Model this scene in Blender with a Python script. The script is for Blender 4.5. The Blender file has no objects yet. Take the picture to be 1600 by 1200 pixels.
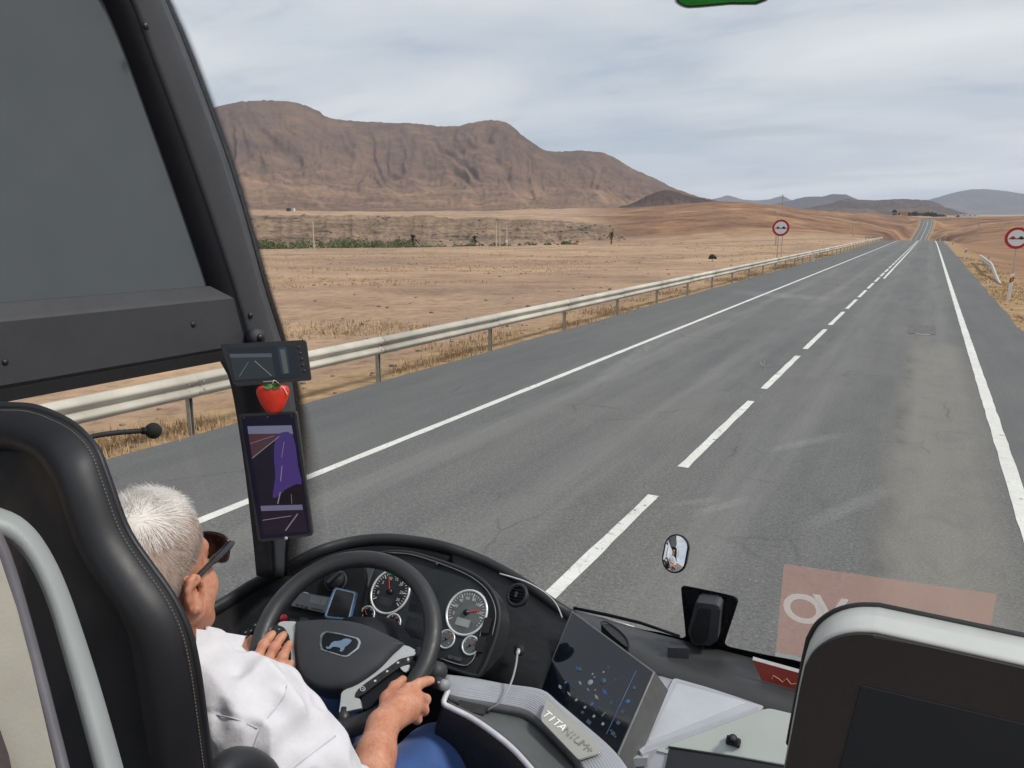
import bpy, bmesh, math, random
import numpy as np
from mathutils import Vector, Matrix

SC = bpy.context.scene
COL = SC.collection

# ------------------------------------------------------------------ camera
F_PX, CAM_H = 1200.0, 2.70                       # focal length in photo pixels (1600 wide), eye height over the road
PITCH, YAW = math.radians(11.539), math.radians(28.1015)
cam_d = bpy.data.cameras.new('camera'); cam = bpy.data.objects.new('camera', cam_d); COL.objects.link(cam)
cam.location = (0, 0, CAM_H); cam.rotation_euler = (math.pi/2 - PITCH, 0, YAW)
cam_d.sensor_fit = 'HORIZONTAL'; cam_d.sensor_width = 36.0; cam_d.lens = 36.0*F_PX/1600.0
cam_d.clip_start = 0.02; cam_d.clip_end = 60000
SC.camera = cam
SC.view_settings.view_transform = 'Standard'; SC.view_settings.look = 'None'
SC.view_settings.gamma = 1.0; SC.view_settings.use_curve_mapping = False
SC.view_settings.exposure = 0.42

# ------------------------------------------------------------------ sun and sky
SUN_EL, SUN_AZ = math.radians(50), math.radians(78)          # azimuth clockwise from the road direction (+Y)
sun_d = bpy.data.lights.new('sun', 'SUN'); sun_d.energy = 2.1; sun_d.angle = math.radians(10); sun_d.color = (1.0, 0.95, 0.87)
sun = bpy.data.objects.new('sun', sun_d); COL.objects.link(sun)
sd = Vector((math.sin(SUN_AZ)*math.cos(SUN_EL), math.cos(SUN_AZ)*math.cos(SUN_EL), math.sin(SUN_EL)))
sun.rotation_euler = sd.to_track_quat('Z', 'Y').to_euler()
W = bpy.data.worlds.new('World'); SC.world = W; W.use_nodes = True
def world():
    nt = W.node_tree; nt.nodes.clear(); N = nt.nodes.new; L = nt.links.new
    out = N('ShaderNodeOutputWorld'); mix = N('ShaderNodeMixShader')
    sky = N('ShaderNodeTexSky'); sky.sky_type = 'NISHITA'; sky.sun_disc = False
    sky.sun_elevation = SUN_EL; sky.sun_rotation = SUN_AZ; sky.air_density = 1.0; sky.dust_density = 2.0
    b1 = N('ShaderNodeBackground'); b1.inputs[1].default_value = 0.085; L(sky.outputs[0], b1.inputs[0])
    tc = N('ShaderNodeTexCoord'); sep = N('ShaderNodeSeparateXYZ'); L(tc.outputs['Generated'], sep.inputs[0])
    # project the view direction on a flat cloud layer so that bands foreshorten towards the horizon
    zz = N('ShaderNodeMath'); zz.operation = 'MAXIMUM'; L(sep.outputs['Z'], zz.inputs[0]); zz.inputs[1].default_value = 0.0
    za = N('ShaderNodeMath'); za.operation = 'ADD'; L(zz.outputs[0], za.inputs[0]); za.inputs[1].default_value = 0.15
    dx = N('ShaderNodeMath'); dx.operation = 'DIVIDE'; L(sep.outputs['X'], dx.inputs[0]); L(za.outputs[0], dx.inputs[1])
    dy = N('ShaderNodeMath'); dy.operation = 'DIVIDE'; L(sep.outputs['Y'], dy.inputs[0]); L(za.outputs[0], dy.inputs[1])
    cb = N('ShaderNodeCombineXYZ'); L(dx.outputs[0], cb.inputs[0]); L(dy.outputs[0], cb.inputs[1])
    mp = N('ShaderNodeMapping'); mp.inputs['Rotation'].default_value = (0, 0, math.radians(-28)); mp.inputs['Scale'].default_value = (0.42, 0.85, 1)
    mp.inputs['Location'].default_value = (1.7, 0.35, 0)
    L(cb.outputs[0], mp.inputs[0])
    n1 = N('ShaderNodeTexNoise'); n1.inputs['Scale'].default_value = 1.0; n1.inputs['Detail'].default_value = 6; n1.inputs['Roughness'].default_value = 0.52; n1.inputs['Distortion'].default_value = 0.5
    L(mp.outputs[0], n1.inputs['Vector'])
    n2 = N('ShaderNodeTexNoise'); n2.inputs['Scale'].default_value = 2.6; n2.inputs['Detail'].default_value = 5; n2.inputs['Roughness'].default_value = 0.55; n2.inputs['Distortion'].default_value = 0.3
    L(mp.outputs[0], n2.inputs['Vector'])
    # cloud colour: white, light grey and blue-grey sheets
    r1 = N('ShaderNodeValToRGB'); e = r1.color_ramp.elements
    e[0].position = 0.34; e[0].color = (0.41, 0.465, 0.535, 1); e[1].position = 0.64; e[1].color = (0.600, 0.622, 0.65, 1)
    m = r1.color_ramp.elements.new(0.48); m.color = (0.495, 0.53, 0.58, 1)
    L(n1.outputs['Fac'], r1.inputs[0])
    r2 = N('ShaderNodeValToRGB'); e = r2.color_ramp.elements
    e[0].position = 0.34; e[0].color = (0.925, 0.935, 0.95, 1); e[1].position = 0.62; e[1].color = (1.05, 1.04, 1.03, 1)
    L(n2.outputs['Fac'], r2.inputs[0])
    mu = N('ShaderNodeMix'); mu.data_type = 'RGBA'; mu.blend_type = 'MULTIPLY'; mu.inputs[0].default_value = 1.0
    L(r1.outputs[0], mu.inputs[6]); L(r2.outputs[0], mu.inputs[7])
    b2 = N('ShaderNodeBackground'); b2.inputs[1].default_value = 0.96; L(mu.outputs[2], b2.inputs[0])
    cov = N('ShaderNodeMapRange'); L(n2.outputs['Fac'], cov.inputs[0]); cov.inputs[1].default_value = 0.30; cov.inputs[2].default_value = 0.46
    cov.inputs[3].default_value = 0.72; cov.inputs[4].default_value = 1.0
    L(cov.outputs[0], mix.inputs[0]); L(b1.outputs[0], mix.inputs[1]); L(b2.outputs[0], mix.inputs[2])
    L(mix.outputs[0], out.inputs[0])
world()
SC.render.engine = 'CYCLES'
SC.cycles.max_bounces = 8; SC.cycles.transparent_max_bounces = 16; SC.cycles.volume_bounces = 2
SC.cycles.sample_clamp_indirect = 4.0

# ------------------------------------------------------------------ geometry of sight: turns a measured direction plus a real distance or plane into a point
_f = np.array([-math.sin(YAW)*math.cos(PITCH), math.cos(YAW)*math.cos(PITCH), -math.sin(PITCH)])
_r = np.array([math.cos(YAW), math.sin(YAW), 0.0]); _u = np.cross(_r, _f); EYE = np.array([0, 0, CAM_H])
def ray(u, v): return (u-800)/F_PX*_r + (600-v)/F_PX*_u + _f
def onX(u, v, X): r = ray(u, v); return EYE + r*X/r[0]
def onY(u, v, Y): r = ray(u, v); return EYE + r*Y/r[1]
def onZ(u, v, Z): r = ray(u, v); return EYE + r*(Z-CAM_H)/r[2]
def at(u, v, d): r = ray(u, v); return EYE + r/np.linalg.norm(r)*d
def onP(u, v, p0, n):
    r = ray(u, v); n = np.asarray(n, float); return EYE + r*((np.asarray(p0)-EYE)@n)/(r@n)
def az_te(u, v): r = ray(u, v); return math.atan2(-r[0], r[1]), r[2]/math.hypot(r[0], r[1])   # azimuth left of +Y, tangent of elevation

# ------------------------------------------------------------------ object helpers
def put(name, me, mat=None, parent=None, smooth=None):
    o = bpy.data.objects.new(name, me); COL.objects.link(o)
    if mat is not None:
        for m in (mat if isinstance(mat, (list, tuple)) else [mat]): me.materials.append(m)
    if parent is not None: o.parent = parent
    if smooth is not None and len(me.polygons):
        me.polygons.foreach_set('use_smooth', [smooth]*len(me.polygons))
    return o
def tag(o, label=None, cat=None, group=None, kind=None):
    if label: o['label'] = label
    if cat: o['category'] = cat
    if group: o['group'] = group
    if kind: o['kind'] = kind
    return o
def thing(name, label, cat, group=None, loc=(0, 0, 0)):
    o = bpy.data.objects.new(name, None); COL.objects.link(o); o.location = loc; o.empty_display_size = 0.05
    return tag(o, label, cat, group)
def pymesh(name, verts, faces):
    me = bpy.data.meshes.new(name); me.from_pydata([tuple(map(float, v)) for v in verts], [], [tuple(f) for f in faces]); me.update(); return me
def grid_mesh(name, P):
    """P: (n, m, 3) array of points -> quad mesh."""
    n, m = P.shape[:2]; me = bpy.data.meshes.new(name)
    i = np.arange((n-1)*(m-1)); a = (i//(m-1))*m + i % (m-1)
    q = np.stack([a, a+1, a+m+1, a+m], 1).astype(np.int32)
    me.vertices.add(n*m); me.vertices.foreach_set('co', P.reshape(-1).astype(np.float32))
    me.loops.add(q.size); me.loops.foreach_set('vertex_index', q.reshape(-1))
    me.polygons.add(len(q)); me.polygons.foreach_set('loop_start', np.arange(0, q.size, 4, dtype=np.int32))
    me.update(calc_edges=True); me.validate(); return me
def raw_mesh(name, V, Q):
    V = np.asarray(V, np.float32); Q = np.asarray(Q, np.int32); k = Q.shape[1]; me = bpy.data.meshes.new(name)
    me.vertices.add(len(V)); me.vertices.foreach_set('co', V.reshape(-1))
    me.loops.add(Q.size); me.loops.foreach_set('vertex_index', Q.reshape(-1))
    me.polygons.add(len(Q)); me.polygons.foreach_set('loop_start', np.arange(0, Q.size, k, dtype=np.int32))
    me.update(calc_edges=True); me.validate(); return me
def from_bm(name, bm):
    me = bpy.data.meshes.new(name); bmesh.ops.recalc_face_normals(bm, faces=bm.faces[:]); bm.to_mesh(me); bm.free(); return me
def catmull(pts, n=8, closed=False):
    p = [np.asarray(q, float) for q in pts]; out = []; m = len(p)
    segs = m if closed else m-1
    for i in range(segs):
        a, b = p[i], p[(i+1) % m]
        pa = p[i-1] if (closed or i > 0) else 2*a-b
        pb = p[(i+2) % m] if (closed or i+2 < m) else 2*b-a
        for k in range(n):
            t = k/n; out.append(0.5*((2*a)+(b-pa)*t+(2*pa-5*a+4*b-pb)*t*t+(-pa+3*a-3*b+pb)*t**3))
    if not closed: out.append(p[-1])
    return out
def tube_bm(bm, pts, rad, n=10, closed=False, squash=None, cap=True):
    P = [Vector(map(float, q)) for q in pts]; m = len(P)
    R = [rad]*m if not hasattr(rad, '__len__') else list(rad)
    rings = []; prev = None
    for i in range(m):
        if closed: t = (P[(i+1) % m]-P[i-1]).normalized()
        else: t = (P[min(i+1, m-1)]-P[max(i-1, 0)]).normalized()
        if prev is None:
            a = Vector((0, 0, 1)) if abs(t.z) < 0.9 else Vector((1, 0, 0)); nrm = (a-t*a.dot(t)).normalized()
        else:
            nrm = (prev-t*prev.dot(t)).normalized()
        prev = nrm; b = t.cross(nrm)
        rings.append([bm.verts.new(P[i]+(nrm*math.cos(2*math.pi*k/n)+b*math.sin(2*math.pi*k/n)*(squash or 1))*R[i]) for k in range(n)])
    for i in range(m if closed else m-1):
        A, B = rings[i], rings[(i+1) % m]
        if closed and i == m-1:                                  # match the seam's twist
            off = min(range(n), key=lambda s: (A[0].co-B[s].co).length); B = B[off:]+B[:off]
        for k in range(n): bm.faces.new((A[k], A[(k+1) % n], B[(k+1) % n], B[k]))
    if cap and not closed:
        bm.faces.new(rings[0][::-1]); bm.faces.new(rings[-1])
    return bm
def tube(name, pts, rad, mat, parent=None, n=10, closed=False, squash=None):
    bm = bmesh.new(); tube_bm(bm, pts, rad, n, closed, squash); return put(name, from_bm(name, bm), mat, parent, True)
def box_bm(bm, c, s, R=None, bevel=0.0, seg=2):
    M = Matrix.Translation(Vector(map(float, c))) @ (R.to_4x4() if R is not None else Matrix.Identity(4)) @ Matrix.Diagonal((s[0], s[1], s[2], 1))
    g = bmesh.ops.create_cube(bm, size=1.0, matrix=M)
    if bevel:
        ed = list({e for v in g['verts'] for e in v.link_edges})
        bmesh.ops.bevel(bm, geom=ed, offset=bevel, segments=seg, profile=0.5, affect='EDGES')
    return bm
def box(name, c, s, mat, parent=None, R=None, bevel=0.0, seg=2):
    bm = bmesh.new(); box_bm(bm, c, s, R, bevel, seg); return put(name, from_bm(name, bm), mat, parent, False)
def prism_bm(bm, poly, n, thick, bevel=0.0, seg=3, front_only=False):
    """poly: 3-D points in order, front face; extruded by `thick` against the unit normal n."""
    n = Vector(map(float, n)).normalized(); V = [Vector(map(float, p)) for p in poly]; k = len(V)
    f = [bm.verts.new(p) for p in V]; b = [bm.verts.new(p-n*thick) for p in V]
    F = bm.faces.new(f); B = bm.faces.new(b[::-1])
    for i in range(k): bm.faces.new((f[i], b[i], b[(i+1) % k], f[(i+1) % k]))
    if bevel:
        ed = list(F.edges) + ([] if front_only else list(B.edges))
        bmesh.ops.bevel(bm, geom=ed, offset=bevel, segments=seg, profile=0.5, affect='EDGES')
    return bm
def prism(name, poly, n, thick, mat, parent=None, bevel=0.0, seg=3, smooth=False):
    bm = bmesh.new(); prism_bm(bm, poly, n, thick, bevel, seg); return put(name, from_bm(name, bm), mat, parent, smooth)
def round_poly(pts, r, k=4):
    """Round the corners of a 3-D polygon; r: radius in metres, or one per corner."""
    out = []; m = len(pts); P = [np.asarray(p, float) for p in pts]
    for i in range(m):
        a, b, c = P[i-1], P[i], P[(i+1) % m]; rr = r[i] if hasattr(r, '__len__') else r
        if rr <= 0: out.append(b); continue
        d1, d2 = a-b, c-b; l1, l2 = np.linalg.norm(d1), np.linalg.norm(d2); q = min(rr, 0.45*l1, 0.45*l2)
        s, e = b+d1/l1*q, b+d2/l2*q
        for j in range(k+1):
            t = j/k; out.append((1-t)**2*s+2*t*(1-t)*b+t*t*e)
    return out
def loft_mesh(name, rows, k=None):
    """rows: lists of equally many 3-D points -> quad sheet."""
    return grid_mesh(name, np.array(rows, float))
def resample(pts, n):
    p = np.asarray(pts, float); d = np.r_[0, np.cumsum(np.linalg.norm(np.diff(p, axis=0), axis=1))]; t = np.linspace(0, d[-1], n)
    return np.stack([np.interp(t, d, p[:, i]) for i in range(p.shape[1])], 1)
def solid(o, th, offset=-1):
    m = o.modifiers.new('solid', 'SOLIDIFY'); m.thickness = th; m.offset = offset; return o
def rot_frame(x, z):
    z = Vector(map(float, z)).normalized(); x = Vector(map(float, x)); x = (x-z*x.dot(z)).normalized(); y = z.cross(x)
    return Matrix((x, y, z)).transposed()
def text_mesh(name, s, size, M, mat, parent=None, extrude=0.0004, bold=0.0, align='CENTER'):
    cu = bpy.data.curves.new(name, 'FONT'); cu.body = s; cu.size = size; cu.extrude = extrude; cu.offset = bold
    cu.align_x = align; cu.align_y = 'CENTER'; cu.resolution_u = 6
    t = bpy.data.objects.new(name+'_tmp', cu); COL.objects.link(t); dg = bpy.context.evaluated_depsgraph_get()
    me = bpy.data.meshes.new_from_object(t.evaluated_get(dg)); bpy.data.objects.remove(t); bpy.data.curves.remove(cu)
    me.transform(M); me.name = name
    me.materials.clear()
    return put(name, me, mat, parent)

# ------------------------------------------------------------------ noise in numpy
def _hash(ix, iy, iz, seed):
    h = (ix.astype(np.int64)*374761393 + iy.astype(np.int64)*668265263 + iz.astype(np.int64)*2147483647 + seed*1274126177) & 0xffffffff
    h = ((h ^ (h >> 13))*1274126177) & 0xffffffff; h = h ^ (h >> 16)
    return (h & 0xffffff).astype(np.float64)/0xffffff
def vnoise(x, y, z=None, seed=0):
    x, y = np.asarray(x, float), np.asarray(y, float); z = np.zeros_like(x) if z is None else np.asarray(z, float)
    ix, iy, iz = np.floor(x), np.floor(y), np.floor(z); fx, fy, fz = x-ix, y-iy, z-iz
    fx, fy, fz = (t*t*(3-2*t) for t in (fx, fy, fz)); r = 0
    for a in (0, 1):
        for b in (0, 1):
            for c in (0, 1):
                r = r + _hash(ix+a, iy+b, iz+c, seed)*(fx if a else 1-fx)*(fy if b else 1-fy)*(fz if c else 1-fz)
    return r*2-1
def fbm(x, y, oct=5, seed=0, gain=0.5, z=None):
    a, s, t = 1.0, 0.0, 0.0
    for k in range(oct):
        s = s + a*vnoise(x*2**k+k*17.3, y*2**k-k*9.1, None if z is None else z*2**k, seed+k); t += a; a *= gain
    return s/t
def ridged(x, y, oct=4, seed=0):
    a, s, t = 1.0, 0.0, 0.0
    for k in range(oct):
        s = s + a*(1-2*np.abs(vnoise(x*2**k+k*7.7, y*2**k+k*3.1, None, seed+k))); t += a; a *= 0.5
    return s/t
def sstep(a, b, x): t = np.clip((x-a)/(b-a), 0, 1); return t*t*(3-2*t)

# ------------------------------------------------------------------ materials
MATS = {}
def nodemat(name):
    m = bpy.data.materials.new(name); m.use_nodes = True; nt = m.node_tree; b = nt.nodes['Principled BSDF']; MATS[name] = m
    return m, nt, b
def noise_node(nt, scale, detail=4, rough=0.55, vec=None, dist=0.0):
    n = nt.nodes.new('ShaderNodeTexNoise'); n.inputs['Scale'].default_value = scale; n.inputs['Detail'].default_value = detail
    n.inputs['Roughness'].default_value = rough; n.inputs['Distortion'].default_value = dist
    if vec is not None: nt.links.new(vec, n.inputs['Vector'])
    return n
def ramp_node(nt, fac, stops):
    r = nt.nodes.new('ShaderNodeValToRGB'); el = r.color_ramp.elements
    while len(el) < len(stops): el.new(0.5)
    for e, (p, c) in zip(el, stops): e.position = p; e.color = (*c, 1) if len(c) == 3 else c
    nt.links.new(fac, r.inputs[0]); return r
def mixc(nt, fac, a, b, mode='MIX'):
    m = nt.nodes.new('ShaderNodeMix'); m.data_type = 'RGBA'; m.blend_type = mode
    if hasattr(fac, 'type') or hasattr(fac, 'links'): nt.links.new(fac, m.inputs[0])
    else: m.inputs[0].default_value = fac
    for s, k in ((a, 6), (b, 7)):
        if isinstance(s, (tuple, list)): m.inputs[k].default_value = (*s, 1) if len(s) == 3 else s
        else: nt.links.new(s, m.inputs[k])
    return m.outputs[2]
def mathn(nt, op, a, b=None, c=None):
    n = nt.nodes.new('ShaderNodeMath'); n.operation = op
    for i, s in enumerate((a, b, c)):
        if s is None: continue
        if isinstance(s, (int, float)): n.inputs[i].default_value = s
        else: nt.links.new(s, n.inputs[i])
    return n.outputs[0]
def maprange(nt, v, a, b, c=0.0, d=1.0, smooth=False):
    n = nt.nodes.new('ShaderNodeMapRange'); nt.links.new(v, n.inputs[0])
    if smooth: n.interpolation_type = 'SMOOTHSTEP'
    for i, s in zip((1, 2, 3, 4), (a, b, c, d)): n.inputs[i].default_value = s
    return n.outputs[0]
def coords(nt, scale=None, which='Object'):
    tc = nt.nodes.new('ShaderNodeTexCoord'); o = tc.outputs[which]
    if scale is not None:
        mp = nt.nodes.new('ShaderNodeMapping'); mp.inputs['Scale'].default_value = scale; nt.links.new(o, mp.inputs[0]); o = mp.outputs[0]
    return o
def bump(nt, bsdf, height, strength, dist=0.01, prev=None):
    b = nt.nodes.new('ShaderNodeBump'); b.inputs['Strength'].default_value = strength; b.inputs['Distance'].default_value = dist
    nt.links.new(height, b.inputs['Height'])
    if prev is not None: nt.links.new(prev, b.inputs['Normal'])
    if bsdf is not None: nt.links.new(b.outputs[0], bsdf.inputs['Normal'])
    return b.outputs[0]
def mat(name, col, rough=0.5, metal=0.0, var=0.12, vscale=30.0, grain=None, gscale=600.0, gdist=0.0006, rvar=0.1, spec=0.5, coat=0.0, emit=None, sheen=0.0, sss=0.0):
    """A painted, moulded or woven surface: base colour with slight uneven tone, roughness variation and fine grain."""
    if name in MATS: return MATS[name]
    m, nt, b = nodemat(name); v = coords(nt)
    n = noise_node(nt, vscale, 4, 0.6, v)
    lo = tuple(c*(1-var) for c in col); hi = tuple(min(1, c*(1+var)) for c in col)
    r = ramp_node(nt, n.outputs['Fac'], [(0.3, lo), (0.7, hi)]); nt.links.new(r.outputs[0], b.inputs['Base Color'])
    n2 = noise_node(nt, vscale*2.3, 3, 0.6, v)
    nt.links.new(maprange(nt, n2.outputs['Fac'], 0.3, 0.7, max(0.02, rough-rvar), min(1, rough+rvar)), b.inputs['Roughness'])
    b.inputs['Metallic'].default_value = metal; b.inputs['Specular IOR Level'].default_value = spec
    if coat: b.inputs['Coat Weight'].default_value = coat; b.inputs['Coat Roughness'].default_value = 0.08
    if sheen: b.inputs['Sheen Weight'].default_value = sheen
    if sss: b.inputs['Subsurface Weight'].default_value = sss; b.inputs['Subsurface Radius'].default_value = (0.012, 0.005, 0.003); b.inputs['Subsurface Scale'].default_value = 0.5
    if grain: bump(nt, b, noise_node(nt, gscale, 3, 0.6, v).outputs['Fac'], grain, gdist)
    if emit: b.inputs['Emission Color'].default_value = (*emit[0], 1); b.inputs['Emission Strength'].default_value = emit[1]
    return m
# =================================================================== LAND
def smooth_interp(xs, ys, sigma_n=0):
    xs, ys = np.asarray(xs, float), np.asarray(ys, float)
    d = np.gradient(ys, xs)
    def f(x):
        x = np.clip(np.asarray(x, float), xs[0], xs[-1]); i = np.clip(np.searchsorted(xs, x)-1, 0, len(xs)-2)
        h = xs[i+1]-xs[i]; t = (x-xs[i])/h
        return (2*t**3-3*t*t+1)*ys[i]+(t**3-2*t*t+t)*h*d[i]+(-2*t**3+3*t*t)*ys[i+1]+(t**3-t*t)*h*d[i+1]
    return f
zroad = smooth_interp([-200, 0, 100, 150, 190, 230, 300, 400, 500, 600, 700, 790, 874, 930, 1000, 1300],
                      [0, 0, 0, 0, -.12, -.9, -4, -9, -12, -11, -7.0, 0.2, 8.6, 10.4, 10.5, 11])
xroad = smooth_interp([-200, 0, 200, 400, 550, 700, 874, 1000, 1300], [-2.36, -2.36, -2.36, -4, -5.8, -6.1, -2.9, -8, -60])   # centre between the edge lines
HALF_L, HALF_R = 6.05, 4.75                          # asphalt edges left and right of that centre

U_COLS = [200, 400, 560, 760, 860, 960, 1040, 1130, 1200, 1260, 1340, 1400, 1445, 1490, 1545, 1620]
R_ROWS = [16, 50, 130, 280, 322, 378, 440, 700, 1050, 1500, 3000, 6000, 16000]
def _row(*v): return v
V_TAB = {   # rows by distance: photo row at which the ground at that distance and direction lies (None: height instead)
 280:  _row(389, 389, 387, 384, 382, 380.5, 379, 377, 375, 373, 371, 371, 374, 376, 374, 372),
 322:  _row(400, 400, 398, 394, 388, 381, 376, 373, 370, 368, 369, 372, 377, 374, 370, 367),
 378:  _row(377, 377, 376, 375, 373, 371, 368, 362, 361, 362, 366, 372, 378, 372, 366, 363),
 440:  _row(337, 337, 338, 341, 346, 352, 350, 344, 348, 355, 366, 375, 379, 377, 370, 363),
 700:  _row(333.5, 334, 334.5, 336, 334.5, 332, 326, 319.5, 322.5, 332, 346, 361, 370, 365, 356, 350),
 1050: _row(328.5, 329.5, 330.5, 331, 328, 325.5, 323, 325, 327.5, 331, 335, 339, 344, 342.5, 340.5, 339.5),
 1500: _row(328, 329, 330, 330, 328, 327, 327, 329, 331, 333, 335, 338, 342.5, 341, 339.5, 338.5),
 3000: _row(332, 332, 332, 332, 332, 332, 332, 333, 334, 335, 335.5, 336, 337, 337, 337, 337),
 6000: _row(331, 331, 331, 331, 331, 331, 332, 333, 333, 333.5, 334, 334.5, 335.5, 336, 336, 336),
 16000: _row(330, 330, 330, 330, 330, 330, 331, 332, 332.5, 333, 333, 333.5, 334.5, 335, 335, 335)}
AZ_COLS = np.array([az_te(u, 360)[0] for u in U_COLS])                     # falls as u grows
TE_TAB = []
for r in R_ROWS:
    if r in V_TAB: TE_TAB.append([az_te(u, v)[1] for u, v in zip(U_COLS, V_TAB[r])])
    else:
        z = {16: -0.35, 50: -0.85, 130: -2.0}[r]
        TE_TAB.append([(z*(1.0 if u < 1200 else 0.75)-CAM_H)/r for u in U_COLS])
TE_TAB = np.array(TE_TAB)[:, ::-1]; AZ_UP = AZ_COLS[::-1]
def zfield(az, r):
    """Ground height away from the road, by azimuth (left of the road direction) and distance."""
    az, r = np.asarray(az, float), np.asarray(r, float)
    a = np.clip(az, AZ_UP[0], AZ_UP[-1]); j = np.clip(np.searchsorted(AZ_UP, a)-1, 0, len(AZ_UP)-2)
    t = (a-AZ_UP[j])/(AZ_UP[j+1]-AZ_UP[j]); t = t*t*(3-2*t)*0.5+t*0.5
    lr = np.log(np.clip(r, R_ROWS[0], R_ROWS[-1])); LR = np.log(R_ROWS); i = np.clip(np.searchsorted(LR, lr)-1, 0, len(LR)-2)
    s = (lr-LR[i])/(LR[i+1]-LR[i])
    s = np.where((i >= 3) & (i <= 5), s*s*(3-2*s), s)
    z00 = TE_TAB[i, j]*(1-t)+TE_TAB[i, j+1]*t; z10 = TE_TAB[i+1, j]*(1-t)+TE_TAB[i+1, j+1]*t
    R = np.array(R_ROWS, float); h0, h1 = z00*R[i], z10*R[i+1]
    # interpolate heights (linear in distance), which keeps slopes straight
    q = np.clip((np.clip(r, R[0], R[-1])-R[i])/(R[i+1]-R[i]), 0, 1); q = np.where((i >= 3) & (i <= 5), q*q*(3-2*q), q)
    return CAM_H + h0*(1-q)+h1*q
def bank_mask(az, r):
    """1 on the rocky bank of the dry ravine."""
    a_r = az_te(985, 350)[0]
    return sstep(a_r-0.01, a_r+0.05, az)*sstep(335, 372, r)*(1-sstep(428, 452, r))
def ground(x, y):
    x, y = np.asarray(x, float), np.asarray(y, float); r = np.hypot(x, y); az = np.arctan2(-x, y)
    zf = zfield(az, r)
    k = sstep(20, 120, r)
    zf = zf + 0.10*fbm(x*0.11, y*0.11, 4, 3) + k*0.5*fbm(x*0.02, y*0.02, 4, 5) + sstep(250, 600, r)*(1.8*fbm(x*0.006, y*0.006, 4, 6)+1.0*ridged(x*0.022, y*0.016, 4, 8)*(1-sstep(1500, 3000, r)))
    zf = zf + sstep(380, 460, r)*(1-sstep(1000, 1400, r))*sstep(0.03, -0.08, az-az_te(960, 350)[0])*2.2*ridged(x*0.012, y*0.012, 3, 9)
    # rock ledges and gullies of the bank
    bm_ = bank_mask(az, r); led = fbm(az*90, r*0.02, 4, 11); stepz = np.sin((zf+3.0*led)*1.5)
    zf = zf + bm_*(0.30*stepz + 2.2*ridged(az*34, r*0.010, 4, 12) - 0.8)
    xc = xroad(y)+np.where(y > 230, 3.0, 0)*fbm(y*.03, x*0, 2, 14); zr = zroad(y)
    dl = np.maximum(np.maximum((xc-HALF_L)-x, x-(xc+HALF_R)), 0)
    front = sstep(-150, -60, y)*(1-sstep(1000, 1250, y))
    wdt = np.where(y < 230, 9.0, 13.0)
    w = front*(1-sstep(0.4, wdt, dl))
    return zf*(1-w)+(zr-0.035-np.minimum(dl, 3)*0.05)*w
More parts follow.
